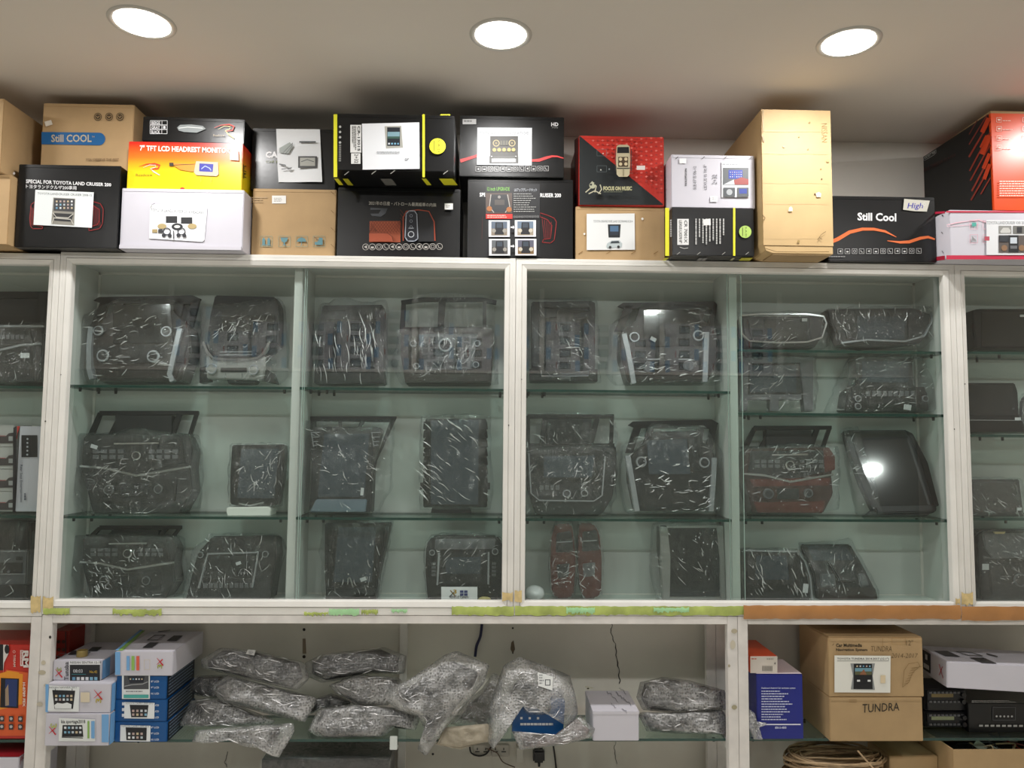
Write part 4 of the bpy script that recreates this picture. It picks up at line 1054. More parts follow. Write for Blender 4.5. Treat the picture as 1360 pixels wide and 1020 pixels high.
class Unit:
    def __init__(s, label, px, py, Y, lean=0.06, group=None, name='car_head_unit', cat='car head unit', yaw=0.0, z=None):
        O = at(px, py, Y)
        if z is not None: O.z = z
        U = Vector((math.cos(yaw), math.sin(yaw), 0)); F_ = Vector((-math.sin(yaw), math.cos(yaw), 0))
        V = (Vector((0, 0, 1))*math.cos(lean)+F_*math.sin(lean))
        s.f = Face(O, U, V); s.org = O.copy(); s.dz = 0.0
        s.root = empty(name, O, label, cat, group); s.seed = int(px*7+py)
        s.all = []
    def prism(s, name, polys, n0, n1, m, bevel=0.0015, par=None, label=None):
        """outlines in photograph pixels, n0 the face towards the room, n1 the rear"""
        bm = bmesh.new()
        if polys and not isinstance(polys[0][0], (tuple, list)): polys = [polys]
        for pts in polys:
            uv = [s.f.uv(*p) for p in pts]
            fr = [bm.verts.new(s.f.w(u, v, n0)) for u, v in uv]; bk = [bm.verts.new(s.f.w(u, v, n1)) for u, v in uv]
            n = len(pts)
            fs = [bm.faces.new(fr), bm.faces.new(bk[::-1])]+[bm.faces.new((fr[i], bk[i], bk[(i+1) % n], fr[(i+1) % n])) for i in range(n)]
        bmesh.ops.recalc_face_normals(bm, faces=bm.faces)
        if bevel: bmesh.ops.bevel(bm, geom=list(bm.edges), offset=bevel, segments=2, affect='EDGES', clamp_overlap=True)
        keep_in(bm, s.org.z, s.org.x)
        o = link(name, bm, m, par or s.root, s.org)
        if label: o['label'] = label
        s.all += [p for q in polys for p in q]
        return o
    def rect(s, name, x0, y0, x1, y1, n0, n1, m, bevel=0.001, par=None, label=None):
        return s.prism(name, [(x0,y0),(x1,y0),(x1,y1),(x0,y1)], n0, n1, m, bevel, par, label)
    def bars(s, name, lines, wpx, n0, n1, m, par=None, label=None, bevel=0.0006):
        polys = []
        for pts in lines:
            offs = []
            n = len(pts)
            for i, p in enumerate(pts):
                a = pts[max(0, i-1)]; b = pts[min(n-1, i+1)]; dx, dy = b[0]-a[0], b[1]-a[1]; l = math.hypot(dx, dy) or 1
                offs.append((-dy/l*wpx/2, dx/l*wpx/2))
            polys.append([(p[0]+o[0], p[1]+o[1]) for p, o in zip(pts, offs)]+[(p[0]-o[0], p[1]-o[1]) for p, o in reversed(list(zip(pts, offs)))])
        return s.prism(name, polys, n0, n1, m, bevel, par, label)
    def knob(s, x, y, r, m, ring=None, n0=0.0, h=0.012, par=None, name='knob'):
        k = s.f.scale(x, y); u, v = s.f.uv(x, y); R_ = r*k
        bm = bmesh.new(); seg = 24
        prof = [(1.0, 0), (1.0, h*.75), (0.9, h), (0.72, h), (0.66, h*.86), (0.0, h*.9)]
        rings = []
        for p, z in prof[:-1]: rings.append([bm.verts.new(s.f.w(u+R_*p*math.cos(i*6.28318/seg), v+R_*p*math.sin(i*6.28318/seg), n0+z)) for i in range(seg)])
        c = bm.verts.new(s.f.w(u, v, n0+prof[-1][1]))
        for a, (A, B) in enumerate(zip(rings, rings[1:])):
            for i in range(seg):
                f = bm.faces.new((A[i], A[(i+1) % seg], B[(i+1) % seg], B[i])); f.material_index = 1 if a in (1, 2) else 0
        for i in range(seg): bm.faces.new((rings[-1][i], rings[-1][(i+1) % seg], c))
        bmesh.ops.recalc_face_normals(bm, faces=bm.faces)
        return link(name, bm, [m, ring or m], par or s.root, s.org)
    def buttons(s, x0, y0, x1, y1, nx, ny, m, n0=0.0, fill=0.7, par=None, h=0.003, name='button_panel'):
        polys = []
        for i in range(nx):
            for j in range(ny):
                dx, dy = (x1-x0)/nx, (y1-y0)/ny; a, b = x0+i*dx+dx*(1-fill)/2, y0+j*dy+dy*(1-fill)/2
                polys.append([(a,b),(a+dx*fill,b),(a+dx*fill,b+dy*fill),(a,b+dy*fill)])
        return s.prism(name, polys, n0+h, n0-0.001, m, 0.0003, par)
    def screen(s, pts, n0=0.0015, m=None, par=None):
        if len(pts) == 4 and not isinstance(pts[0], tuple): pts = [(pts[0],pts[1]),(pts[2],pts[1]),(pts[2],pts[3]),(pts[0],pts[3])]
        return s.prism('screen', pts, n0, n0-0.003, m or M['screen'], 0.0004, par)
    def tag_(s, x, y, w=8, h=5, n0=0.004, rot=0.0):
        c, q = math.cos(rot), math.sin(rot)
        P = [(x+a*c-b*q, y+a*q+b*c) for a, b in ((-w/2,-h/2),(w/2,-h/2),(w/2,h/2),(-w/2,h/2))]
        a = Art(s.f, n0); a.poly(P, 'd4d6d6'); a.line([P[0], P[1]], .3, 'a8aaaa')
        return a.done('price_sticker', s.root, s.org)
    def art(s, n0=0.003): return Art(s.f, n0)
    def put(s, a, name='print', par=None): return a.done(name, par or s.root, s.org)
    def wrap(s, pts=None, front=0.008, back=-0.05, grow=3, m=None, seed=None, amp=0.006, tails=2, n=56, rings=11, name='plastic_wrap', streak=None):
        rr = random.Random(seed if seed is not None else s.seed)
        h = resample(hull([(float(a), float(b)) for a, b in (pts or s.all)]), n)
        cx = sum(p[0] for p in h)/n; cy = sum(p[1] for p in h)/n
        gr = [1+(grow+rr.uniform(-1, 1.6))/max(20, math.hypot(p[0]-cx, p[1]-cy)) for p in h]
        for _ in range(tails):
            k = rr.randrange(n); e = rr.uniform(.04, .12)
            for d in range(-2, 3): gr[(k+d) % n] += e*(1-abs(d)/3)
        bottom = max(p[1] for p in h)
        out = [(cx+(p[0]-cx)*g, min(bottom+.4, cy+(p[1]-cy)*g)) for p, g in zip(h, gr)]
        of = Vector((rr.uniform(0, 50), rr.uniform(0, 50), rr.uniform(0, 50)))
        bm = bmesh.new(); loops = []
        cu, cv = s.f.uv(cx, cy)
        def P(r, i, nn):
            u, v = s.f.uv(*out[i]); return (cu+(u-cu)*r, cv+(v-cv)*r, nn)
        def crease(u, v):
            q = Vector((u, v, 0))*7+of
            a = noise.noise(q)+.6*noise.noise(q*2.3)+.45*abs(noise.noise(q*5.1))
            return a
        c0 = bm.verts.new(s.f.w(cu, cv, front+amp*crease(cu, cv)*.5))
        for k in range(1, rings+1):
            r = k/rings; L_ = []
            for i in range(n):
                u, v, _ = P(r, i, 0)
                nn = front*(1-0.55*r**5)+amp*crease(u, v)*(1 if r < .97 else .3)
                L_.append(bm.verts.new(s.f.w(u, v, nn)))
            loops.append(L_)
        for nn, r in ((back*.35, 1.012), (back*.75, 1.0), (back, .93)):
            L_ = []
            for i in range(n):
                u, v, _ = P(r, i, 0); L_.append(bm.verts.new(s.f.w(u, v, nn+amp*.7*crease(u+3, v))))
            loops.append(L_)
        for i in range(n): bm.faces.new((c0, loops[0][i], loops[0][(i+1) % n]))
        for A, B in zip(loops, loops[1:]):
            for i in range(n): bm.faces.new((A[i], A[(i+1) % n], B[(i+1) % n], B[i]))
        bmesh.ops.recalc_face_normals(bm, faces=bm.faces)
        keep_in(bm, s.org.z, s.org.x)
        wo = link(name, bm, m or M['film'], s.root, s.org, smooth=True)
        # pale raised ridges stand in for glints on the crumpled film's folds
        bm = bmesh.new(); dom = rr.uniform(0.2, 2.9); dense = 1.7 if m is M['film_b'] else 1.0
        wpx = max(p[0] for p in h)-min(p[0] for p in h); hpx = max(p[1] for p in h)-min(p[1] for p in h)
        cl = [(rr.uniform(0, 1), rr.uniform(.3, .95)) for _ in range(5)]
        for q_ in range(int(wpx*hpx/230*dense)+14):
            if rr.random() < .6:
                c_ = rr.choice(cl); ti = (c_[0]+rr.gauss(0, .05)) % 1; tr_ = min(.97, max(.05, c_[1]+rr.gauss(0, .13)))
            else: ti = rr.random(); tr_ = rr.random()**.5*.97
            i_ = int(ti*n) % n; u0, v0, _ = P(tr_, i_, 0)
            speck = rr.random() < .55
            L_ = rr.uniform(.002, .006) if speck else rr.uniform(.010, .040)
            an = rr.uniform(0, 3.14) if speck else dom+rr.gauss(0, .45)
            if streak: an = streak[0]+rr.gauss(0, streak[1]); L_ = rr.uniform(.006, streak[2]); wd = rr.uniform(.0006, .0018)
            wd = rr.uniform(.0008, .0021) if speck else rr.uniform(.0005, .0013)
            pts_ = []
            bend = rr.uniform(-.5, .5)
            for k_ in range(6):
                t_ = k_/5-.5; a2 = an+bend*t_
                u, v = u0+math.cos(a2)*L_*t_, v0+math.sin(a2)*L_*t_
                # how far out towards the rim this point is
                rad = math.hypot(u-cu, v-cv); ang_i = min(range(0, n, 2), key=lambda z_: abs(math.atan2(P(1, z_, 0)[1]-cv, P(1, z_, 0)[0]-cu)-math.atan2(v-cv, u-cu))) if k_ in (0,) else ang_i
                R1 = math.hypot(P(1, ang_i, 0)[0]-cu, P(1, ang_i, 0)[1]-cv); r_ = min(1.0, rad/max(R1, .01))
                if rad > R1*.985: u = cu+(u-cu)*R1*.985/rad; v = cv+(v-cv)*R1*.985/rad
                pts_.append((u, v, front*(1-0.55*r_**5)+amp*crease(u, v)+.0012, wd*math.sin(math.pi*(k_+.6)/6.2)))
            dx, dy = -math.sin(an), math.cos(an); prev = None
            for (u, v, nn, w2) in pts_:
                cur = [bm.verts.new(s.f.w(u+dx*w2, v+dy*w2, nn-.0004)), bm.verts.new(s.f.w(u, v, nn+w2*.9)), bm.verts.new(s.f.w(u-dx*w2, v-dy*w2, nn-.0004))]
                if prev: bm.faces.new((prev[0], prev[1], cur[1], cur[0])); bm.faces.new((prev[1], prev[2], cur[2], cur[1]))
                prev = cur
        keep_in(bm, s.org.z, s.org.x)
        link('crease', bm, M['glint_fold'], wo, s.org, smooth=True)
        return wo
YU = 2.62
BP, GP, MG = M['black_plastic'], M['grey_plastic'], M['midgrey']

def top_bracket(u, x0, y0, x1, y1, slant=14, n=-0.03, scr=True, m=None):
    """sheet bracket above a console: rail on top, slanted struts, openings between"""
    m = m or BP; w_ = x1-x0
    polys = [[(x0+slant, y0), (x1-slant*.3, y0), (x1-slant*.3, y0+5), (x0+slant, y0+6)],
             [(x0+slant-2, y0+2), (x0+slant+4, y0+2), (x0+5, y1), (x0-3, y1)],
             [(x0+slant+w_*.17, y0+4), (x0+slant+w_*.17+7, y0+4), (x0+w_*.2+2, y1), (x0+w_*.2-6, y1)],
             [(x1-w_*.22, y0+4), (x1-w_*.22+7, y0+4), (x1-w_*.26+2, y1), (x1-w_*.26-6, y1)],
             [(x1-slant*.3-5, y0+3), (x1-slant*.3, y0+3), (x1-slant, y1), (x1-slant-5, y1)],
             [(x0-4, y1-4), (x1-slant+2, y1-4), (x1-slant+2, y1), (x0-4, y1)]]
    u.prism('bracket', polys, n, n-0.012, m, 0.0006)
    if scr: u.rect('monitor_back', x0+w_*.24, y0+6, x1-w_*.26, y1-3, n+0.004, n-0.03, GP)

def console_chevron(label, x0, y0, x1, y1, Y, ybr, group, body=None, sticker=None, z=None, seed=1, wood=False):
    """wide dark console with a round vent clock and a chrome chevron line"""
    u = Unit(label, (x0+x1)/2, y1, Y, 0.10, group, z=z); w_, h_ = x1-x0, y1-ybr
    P = lambda a, b: (x0+w_*a, ybr+h_*b)
    top_bracket(u, x0+4, y0, x1+6, ybr+2)
    bm_ = body or GP
    u.prism('housing', [P(.02,.02),P(.95,0),P(1,.18),P(.97,.42),P(.99,.7),P(.88,.99),P(.1,.99),P(.03,.6),P(0,.45)], 0.0, -0.08, bm_, 0.004)
    u.prism('vent_panel', [P(.07,.06),P(.9,.05),P(.93,.36),P(.5,.48),P(.04,.38)], 0.006, -0.002, BP if not wood else M['grey_plastic'], 0.002)
    u.bars('chrome_strip', [[P(.3,.12),P(.7,.11)]], 2.2, 0.0085, 0.004, M['chrome'])
    u.knob(*P(.5,.27), 6.2, BP, M['chrome'], 0.006, 0.006, name='clock')
    u.bars('chrome_line', [[P(0,.40),P(.22,.425),P(.5,.52),P(.72,.47),P(.98,.41)]], 2.6, 0.011, 0.0, M['chrome'])
    for k in range(3): pass
    u.buttons(P(.1,0)[0], P(0,.18)[1], P(.4,0)[0], P(0,.32)[1], 4, 2, MG, 0.006)
    u.buttons(P(.6,0)[0], P(0,.18)[1], P(.88,0)[0], P(0,.32)[1], 4, 2, MG, 0.006)
    u.prism('lower_panel', [P(.12,.58),P(.86,.56),P(.84,.84),P(.16,.86)], 0.006, -0.002, bm_ if wood else BP, 0.002)
    u.knob(*P(.26,.70), 7, GP, MG, 0.006, 0.008); u.knob(*P(.7,.69), 6, GP, MG, 0.006, 0.008)
    u.rect('storage_slot', *P(.36,.62), *P(.6,.78), 0.008, 0.004, M['screen'])
    if wood:
        u.prism('wood_cheek', [[P(.86,.02),P(.93,0),P(1,.14),P(1,.34),P(.88,.38)], [P(.05,.48),P(.95,.46),P(.93,.58),P(.1,.6)], [P(.1,.82),P(.9,.8),P(.86,.98),P(.14,.98)]], 0.0075, -0.01, M['wood'], 0.002)
    if sticker: u.tag_(*sticker)
    u.wrap([P(-.03,.02),P(.6,.0),P(1.0,.02),P(1.02,.4),P(1.0,.9),P(.6,1.0),P(.05,1.0),P(-.05,.6)], 0.022, -0.06, 4, M['film_b'], seed, 0.01)
    return u

G1 = 'wrapped car consoles on glass shelves'
F0 = FLOOR_Z+.0008
# --- cabinet 1, near half
# A
def knob_console(label, x0, x1, y0, y1, z, Y, kn, seed, trimL, trimR, low=True, body=None, mb=None, grp=None, lower=None):
    u = Unit(label, (x0+x1)/2, y1, Y, 0.07, grp, z=z); w_, h_ = x1-x0, y1-y0
    P = lambda a, b: (x0+w_*a, y0+h_*b)
    body = body or GP
    u.prism('bracket', [[P(.1,.02),P(.93,.0),P(1.0,.04),P(.95,.10),P(.12,.09),P(.05,.06)], [P(.12,.05),P(.2,.05),P(.1,.36),P(.02,.36)], [P(.26,.05),P(.33,.05),P(.24,.4),P(.17,.4)], [P(.78,.04),P(.86,.04),P(.8,.38),P(.73,.38)], [P(.92,.04),P(.99,.04),P(.93,.36),P(.86,.36)]], -0.03, -0.045, mb or BP, 0.001)
    u.prism('housing', [P(.06,.40),P(.3,.16),P(.74,.15),P(.93,.38),P(.95,.66),P(.85,.985),P(.13,.985),P(.06,.66)], 0.0, -0.09, body, 0.004)
    u.prism('screen_bezel', [P(.27,.14),P(.77,.13),P(.79,.56),P(.27,.57)], 0.008, -0.002, M['screen'], 0.002)
    u.screen([P(.31,.18),P(.73,.17),P(.75,.52),P(.31,.53)], 0.0092)
    for x, y, r in kn: u.knob(x, y, r, GP, M['silver'], 0.003, 0.010, name='knob')
    if low:
        u.prism('climate_panel', [P(.1,.60),P(.92,.58),P(.88,.78),P(.14,.79)], 0.005, -0.002, BP, 0.002)
        u.bars('chrome_strip', [[P(.3,.72),P(.42,.72)],[P(.58,.72),P(.7,.72)]], 1.3, 0.008, 0.004, M['silver'])
    u.prism('lower_tray', [P(.16,.82),P(.86,.81),P(.82,.96),P(.2,.96)], 0.004, -0.004, body, 0.002)
    if trimL: u.bars('side_trim', [trimL], 6.5, 0.014, -0.01, M['silver'])
    if trimR: u.bars('side_trim', [trimR], 6.5, 0.014, -0.01, M['silver'])
    if lower: lower(u)
    u.wrap([P(0,.3),P(.3,.1),P(.8,.1),P(.98,.35),P(.98,.7),P(.94,1),P(.05,1),P(.0,.8)], 0.024, -0.07, 3, M['film'], seed, 0.008, streak=(.25, .3, .035))
    return u
knob_console('dark console with four knobs and silver side trims, shelved under the white headrest box', 110, 262, 389, 508, SHZ1, YU, [(132.5,440,7),(222.5,441,7.5),(138.5,473,8.5),(205,474,8.5)], 3,
    [(123,435),(120.5,460),(120.5,490),(124,504)], [(241,437),(236,458),(227,498),(231,507)], body=M['brown_plastic'])
# B
u = Unit('silver lower console with two round knobs and a chrome U shaped rim', 315, 509, YU, 0.06, G1, z=SHZ1)
u.prism('housing', [(284,391),(364,393),(369,405),(368,455),(352,470),(276,470),(277,420)], -0.01, -0.09, GP, 0.004)
u.prism('screen_bezel', [(279,420),(364,418),(362,452),(350,468),(280,468),(275,450)], 0.0, -0.012, M['screen'], 0.002)
u.screen([(286,424),(340,424),(338,458),(286,458)], 0.0012)
u.bars('chrome_rim', [[(272,455),(277,468),(285,476.5),(300,478.5),(330,478.5),(345,476),(353,468),(359,456)]], 3.2, 0.016, -0.004, M['chrome'])
u.prism('console_face', [(275,470),(283,478.5),(343,479),(352,472),(355,478),(350,505),(276,503)], 0.01, -0.06, M['silver_paint'], 0.003)
u.prism('air_vent', [[(293,465),(335,464),(342,469),(337,475),(290,476),(288,471)]], 0.012, 0.0, BP, 0.001); u.bars('vent_slat', [[(294,468.5),(336,468)],[(293,472.5),(337,472)]], 1.2, 0.015, 0.01, M['silver'])
u.knob(283.5, 491, 7.6, M['silver_paint'], M['silver'], 0.01, 0.012); u.knob(338.5, 492.5, 7.2, M['silver_paint'], M['silver'], 0.01, 0.012)
u.rect('cd_slot', 294.5, 489, 329, 495, 0.0125, 0.006, BP); u.bars('seam', [[(300.5,496),(300.5,504)],[(323,496.5),(323,504.5)]], .6, 0.0108, 0.008, BP)
u.prism('foot_bracket', [[(264,488),(276,484),(276,505),(263,508)],[(350,488),(361,495),(366,509),(350,506)],[(300,504),(340,505),(336,509),(302,509)]], -0.01, -0.05, BP, 0.001)
u.wrap([(272,410),(372,400),(374,500),(364,508),(270,508),(270,480)], 0.03, -0.07, 3, M['film_b'], 8, 0.01)
# C, E-row
console_chevron('dark console with bracket wings and chrome chevron, beside the small portrait screen', 108, 544, 257, 682.5, YU, 577, G1, sticker=(129,594,9,5,0.02,0.3), z=SHZ2, seed=5)
console_chevron('wide black console with chrome chevron lying low on the cabinet floor', 108, 698, 234, 797, YU+.01, 712, G1, z=F0, seed=6)
# D portrait on foam
b_ = Unit('white foam block propping up the small portrait screen', 331, 685.5, 2.585, 0.0, None, 'foam_block', 'foam block', z=SHZ2)
b_.prism('foam_slab', [(301.5,674),(357,673),(360,677),(359,685.3),(303,685.3),(301,680)], 0.004, -0.07, M['foam'], 0.002)
zf = b_.f.w(*b_.f.uv(330, 673)).z
u = Unit('small portrait screen with chrome chin, standing on a white foam block', 340, 673, 2.60, 0.08, G1, z=zf)
u.prism('housing', [(308,591),(377,590),(378.5,600),(375,640),(368,670),(352,673),(316,673),(305.5,669),(305.5,630)], 0.0, -0.045, BP, 0.003)
u.prism('bezel', [(313,593),(374,592),(371,640),(366,669),(318,669),(308,630)], 0.003, -0.002, M['black_plastic'], 0.002)
u.screen([(321,596.5),(370.5,596),(365,662),(315.5,661.5)], 0.0045, M['screen_pale'])
u.bars('chrome_chin', [[(318,668.5),(332,671.5),(351,667.5)]], 2, 0.007, 0, M['chrome'])
u.wrap(None, 0.016, -0.035, 2, M['film_b'], 12, 0.006)
# F
u = Unit('small console with a squared silver frame, on the cabinet floor by the divider', 314, 797, YU-.01, 0.12, G1, z=F0)
u.prism('housing', [(282,712),(366,711),(367,735),(358,797),(246,797),(262,735)], 0.0, -0.09, GP, 0.004)
u.prism('screen_bezel', [(276,736),(344,734),(337,771),(272,772)], 0.005, -0.002, BP, 0.002)
u.screen([(280,739),(340,737),(334,768),(275,768)], 0.0065)
u.bars('silver_frame', [[(265,781),(277,735.5),(344,733.5),(336,780)]], 2.6, 0.010, 0, M['silver'])
u.buttons(270, 773, 338, 782, 10, 1, MG, 0.0); u.knob(267, 737, 4.5, GP, M['silver'], 0.0, 0.008); u.knob(353, 736, 4.5, GP, M['silver'], 0.0, 0.008)
u.tag_(318, 748, 7, 4, .01, -.3)
u.wrap(None, 0.024, -0.07, 3, M['film_b'], 14, 0.01)
# --- cabinet 1, far half
u = Unit('tall black portrait unit in streaked clear wrap, under the quilted leather box', 465, 511, YU, 0.05, G1, z=SHZ1)
u.prism('housing', [(428,405),(508,404),(510,420),(509,490),(511,510),(418,510),(422,488),(421,440)], -0.004, -0.06, BP, 0.004)
u.prism('bezel', [(430,407),(506,406),(507,487),(424,488)], 0.002, -0.006, GP, 0.003)
u.screen([(434,424),(500,424),(501,482),(430,482)], 0.0035)
u.prism('bracket_ear', [[(437,407),(457,407),(459,413),(435,413)],[(484,409),(506,408),(500,423),(492,424)]], 0.006, 0.0, M['black_plastic'], 0.001)
u.buttons(430, 489, 500, 493, 8, 1, MG, 0.0); u.prism('base_shelf', [(419,491),(509,490),(511,510),(418,510)], 0.012, -0.02, BP, 0.002)
u.wrap(None, 0.02, -0.05, 3, M['film'], 21, 0.01, streak=(1.75, .1, .07))
u = Unit('wide brown console with a central oval badge, wrapped in crinkled film', 594, 511, YU, 0.06, G1, z=SHZ1)
u.prism('bracket', [[(531,396),(560,392),(640,392),(660,396),(659,402),(640,398),(560,398),(532,402)],[(532,396),(538,396),(536,440),(529,440)],[(582,392),(592,392),(588,440),(580,440)],[(641,394),(646,394),(646,440),(641,440)]], -0.03, -0.04, BP, 0.001)
u.prism('housing', [(533,434),(640,434),(656,438),(655,470),(652,509),(538,509),(532,470)], 0.0, -0.09, M['brown_plastic'], 0.004)
u.prism('control_panel', [(556,444),(634,444),(628,490),(565,492)], 0.006, -0.002, MG, 0.002)
u.buttons(560, 447, 580, 478, 2, 4, GP, 0.006); u.buttons(604, 447, 625, 478, 2, 4, GP, 0.006); u.buttons(566, 480, 622, 488, 6, 1, GP, 0.006)
u.knob(591.5, 459, 9.5, GP, M['silver'], 0.006, 0.008, name='badge')
for x, y, r in ((549,457,4.5),(553,487,4.5),(634,457,4.5),(632,485,4.5)): u.knob(x, y, r, GP, M['silver'], 0.0, 0.012)
u.prism('tray', [(560,494),(640,492),(650,508),(566,508)], 0.008, -0.01, M['brown_plastic'], 0.003)
u.wrap([(530,440),(655,436),(659,508),(533,508)], 0.028, -0.07, 3, M['film_b'], 23, 0.013, 3)
u.wrap([(552,392),(650,392),(655,440),(540,440)], -0.02, -0.07, 3, M['film'], 24, 0.006, 1, name='wrap_fold')
# I
u = Unit('tapering portrait unit with slatted vents either side of a pale screen', 463, 682, YU-.01, 0.10, G1, z=SHZ2)
u.prism('bracket', [[(410,552),(526,552),(522,560),(410,558)],[(410,552),(418,552),(417,640),(411,610)],[(448,558),(452,558),(452,568),(448,568)],[(478,557),(484,557),(478,568),(473,568)],[(518,555),(526,553),(500,610),(492,650),(488,640),(505,590)],[(412,566),(500,566),(500,571),(412,571)]], -0.02, -0.03, BP, 0.001)
u.prism('housing', [(413,570),(507,568),(496,610),(493,680),(410,680),(413,640)], 0.0, -0.07, GP, 0.004)
u.screen([(431,576.5),(491,576),(484,660),(422,660)], 0.004, M['screen_pale'])
for x0_, x1_ in ((414,425),(494,506)):
    u.bars('vent_frame', [[(x0_,575),(x1_,574.5)],[(x0_+1,581),(x1_-1,580.5)],[(x0_+1.5,587),(x1_-2,586.5)],[(x0_+2,592),(x1_-3,591.5)],[(x0_,574),(x0_+3,594)]], 1.1, 0.008, 0.0, M['silver'])
u.prism('lower_lip', [(421,663),(488,663),(486,680),(412,680)], 0.012, -0.02, mat('pale_blue_grey_plastic', '6c7c88', 0.4), 0.003)
u.tag_(481.5, 653, 4, 10, .008, .1)
u.wrap([(408,562),(520,560),(518,600),(510,650),(500,681),(406,681),(407,620)], 0.026, -0.05, 3, M['film'], 31, 0.012, 3)
# J
u = Unit('rectangular portrait screen with ribbed black side rails on a low stand', 605, 681.5, YU-.01, 0.06, G1, z=SHZ2)
u.prism('housing', [(565,556),(646,556),(647,674),(562,674)], 0.0, -0.04, BP, 0.003)
u.screen([(572.5,558.5),(636,558.5),(635,670),(572,670)], 0.003, M['screen_pale'])
u.prism('side_rail', [[(563,560+k*12),(571,560+k*12),(571,570+k*12),(562,570+k*12)] for k in range(9)]+[[(638,560+k*12),(647,560+k*12),(648,570+k*12),(638,570+k*12)] for k in range(9)], 0.008, -0.02, BP, 0.0015)
u.prism('mounting_ear', [[(558,641),(563,641),(563,650),(558,650)],[(647,641),(651,641),(651,650),(647,650)]], -0.004, -0.02, BP, 0.0006)
u.prism('stand', [(574,674),(624,674),(626,681.3),(572,681.3)], -0.004, -0.06, GP, 0.001)
u.wrap([(560,553),(650,553),(650,676),(559,676)], 0.014, -0.03, 2, M['film'], 33, 0.009, 2, streak=(2.5, .15, .05))
# K
u = Unit('flared portrait unit leaning back, white sticker near its chin', 468, 797, YU, 0.10, G1, z=F0)
u.prism('housing', [(431,694.5),(519,693.5),(503,765),(500,797),(433,797),(431,760)], 0.0, -0.06, GP, 0.004)
u.prism('bezel', [(434,697),(514,696),(499,776),(436,776)], 0.004, -0.002, BP, 0.003)
u.screen([(450,700),(500,700),(494,773),(443,773)], 0.0055, M['screen_pale'])
u.prism('chin', [(434,781),(500,781),(500,797),(433,797)], 0.014, -0.01, BP, 0.003)
u.bars('silver_loop', [[(462.5,776),(463,768),(465.5,767),(470,780)]], 1.5, 0.010, 0.007, M['chrome'])
u.tag_(483, 769, 8, 5, .009, -.35)
u.wrap(None, 0.022, -0.05, 3, M['film'], 35, 0.01, 3)
# L
u = Unit('curved black surround with an inner screen and silver uprights, behind the small white card', 616, 797, YU-.02, 0.12, G1, z=F0)
u.prism('housing', [(574,712),(585,710),(660,711),(667,720),(667,760),(663,797),(568,797),(565,760),(566,724)], 0.0, -0.10, BP, 0.006)
u.prism('top_insert', [(578,716),(659,715),(656,729),(577,730)], 0.005, -0.002, MG, 0.002)
u.prism('screen_bezel', [(582,734),(650,733),(648,776),(585,776)], 0.005, -0.002, GP, 0.002)
u.screen([(592,740),(639,739.5),(638,762),(592,762)], 0.0065, M['screen_pale'])
u.bars('silver_upright', [[(583.5,734),(581,777)],[(649,733),(648.5,776)]], 2.4, 0.011, 0.0, M['silver'])
u.knob(574, 734, 4, GP, M['silver'], 0, .008); u.knob(657.5, 732.5, 4.5, GP, M['silver'], 0, .01)
u.buttons(572, 746, 580, 766, 1, 4, MG, 0.0); u.buttons(652, 746, 660, 766, 1, 4, MG, 0.0)
u.wrap(None, 0.022, -0.07, 2, M['film'], 37, 0.008, 1)
# card
bm = bmesh.new(); f = Face(at(610, 797, 2.556)); f.O.z = F0
c_ = [f.uv(x, y) for x, y in ((586,779.5),(634,779.5),(634,797),(586,797))]
q = 0.0
vs = []
for (uu, vv) in c_: vs.append(f.w(uu, max(vv, 0.0)))
fr = [bm.verts.new(v) for v in vs]; bk = [bm.verts.new(v+Vector((0, .0012, 0))) for v in vs]
bm.faces.new(fr[::-1]); bm.faces.new(bk)
for i in range(4): bm.faces.new((fr[i], fr[(i+1) % 4], bk[(i+1) % 4], bk[i]))
bmesh.ops.recalc_face_normals(bm, faces=bm.faces)
card = tag(link('brand_card', bm, M['paper'], None, f.O), 'small white card with a crossed logo, in front of the curved black surround', 'card')
a = Art(f, 0.0006)
a.line([(598,784),(605,792)], 1.3, '8a6a2c'); a.line([(606,783.5),(597,792.5)], 1, '3c3c3c'); a.text('3', 602, 783, 606.5, 788.5, 'b89428', .02)
a.text('VEHICLE Camera', 597, 791, 622, 794.5, '4a4c54', .02)
for x in (611, 616.5):
    for y in (784, 788): a.rect(x, y, x+4.5, y+3.2, '3c447c')
a.done('print', card, f.O)
bm = bmesh.new(); O_ = at(644, 794, 2.57); O_.z = F0+.011
bmesh.ops.create_icosphere(bm, subdivisions=2, radius=1, matrix=Matrix.Translation(O_) @ Matrix.Diagonal((0.022, 0.012, 0.010, 1)))
for v in bm.verts: v.co += Vector((noise.noise(v.co*60), noise.noise(v.co*60+Vector((5,5,5))), noise.noise(v.co*70)))*0.004
tag(link('wipe_packet', bm, mat('straw_sachet', 'b7ab6c', 0.4, bump=.3, bscale=120), None, (O_.x, O_.y, F0), smooth=False), 'crumpled straw coloured sachet beside the small white card', 'sachet')

# --- cabinet 2, near half
u = Unit('tall portrait bracket with a bottom handle bar, below the red and black box', 747, 508, YU, 0.05, G1, z=SHZ1)
u.prism('housing', [(706,400),(788,399),(791,406),(790,488),(793,507),(703,507),(706,488)], -0.004, -0.05, BP, 0.004)
u.screen([(716,412),(781,412),(781,484),(716,484)], 0.002)
u.prism('frame_rim', [[(707,402),(715,402),(715,488),(707,488)],[(782,402),(790,402),(790,488),(782,488)],[(715,402),(782,402),(782,409),(715,409)]], 0.007, -0.002, GP, 0.002)
u.prism('bracket_ear', [[(716,410),(741,411),(739,421),(720,423)],[(761,417),(783,414),(783,422),(764,424)]], 0.006, -0.001, GP, 0.001)
u.bars('handle_bar', [[(718,493),(719,500.5),(780.5,500),(780.5,493)]], 1.8, 0.02, 0.014, M['chrome']); u.rect('base_shelf', 703, 491, 793, 507, 0.012, -0.02, BP)
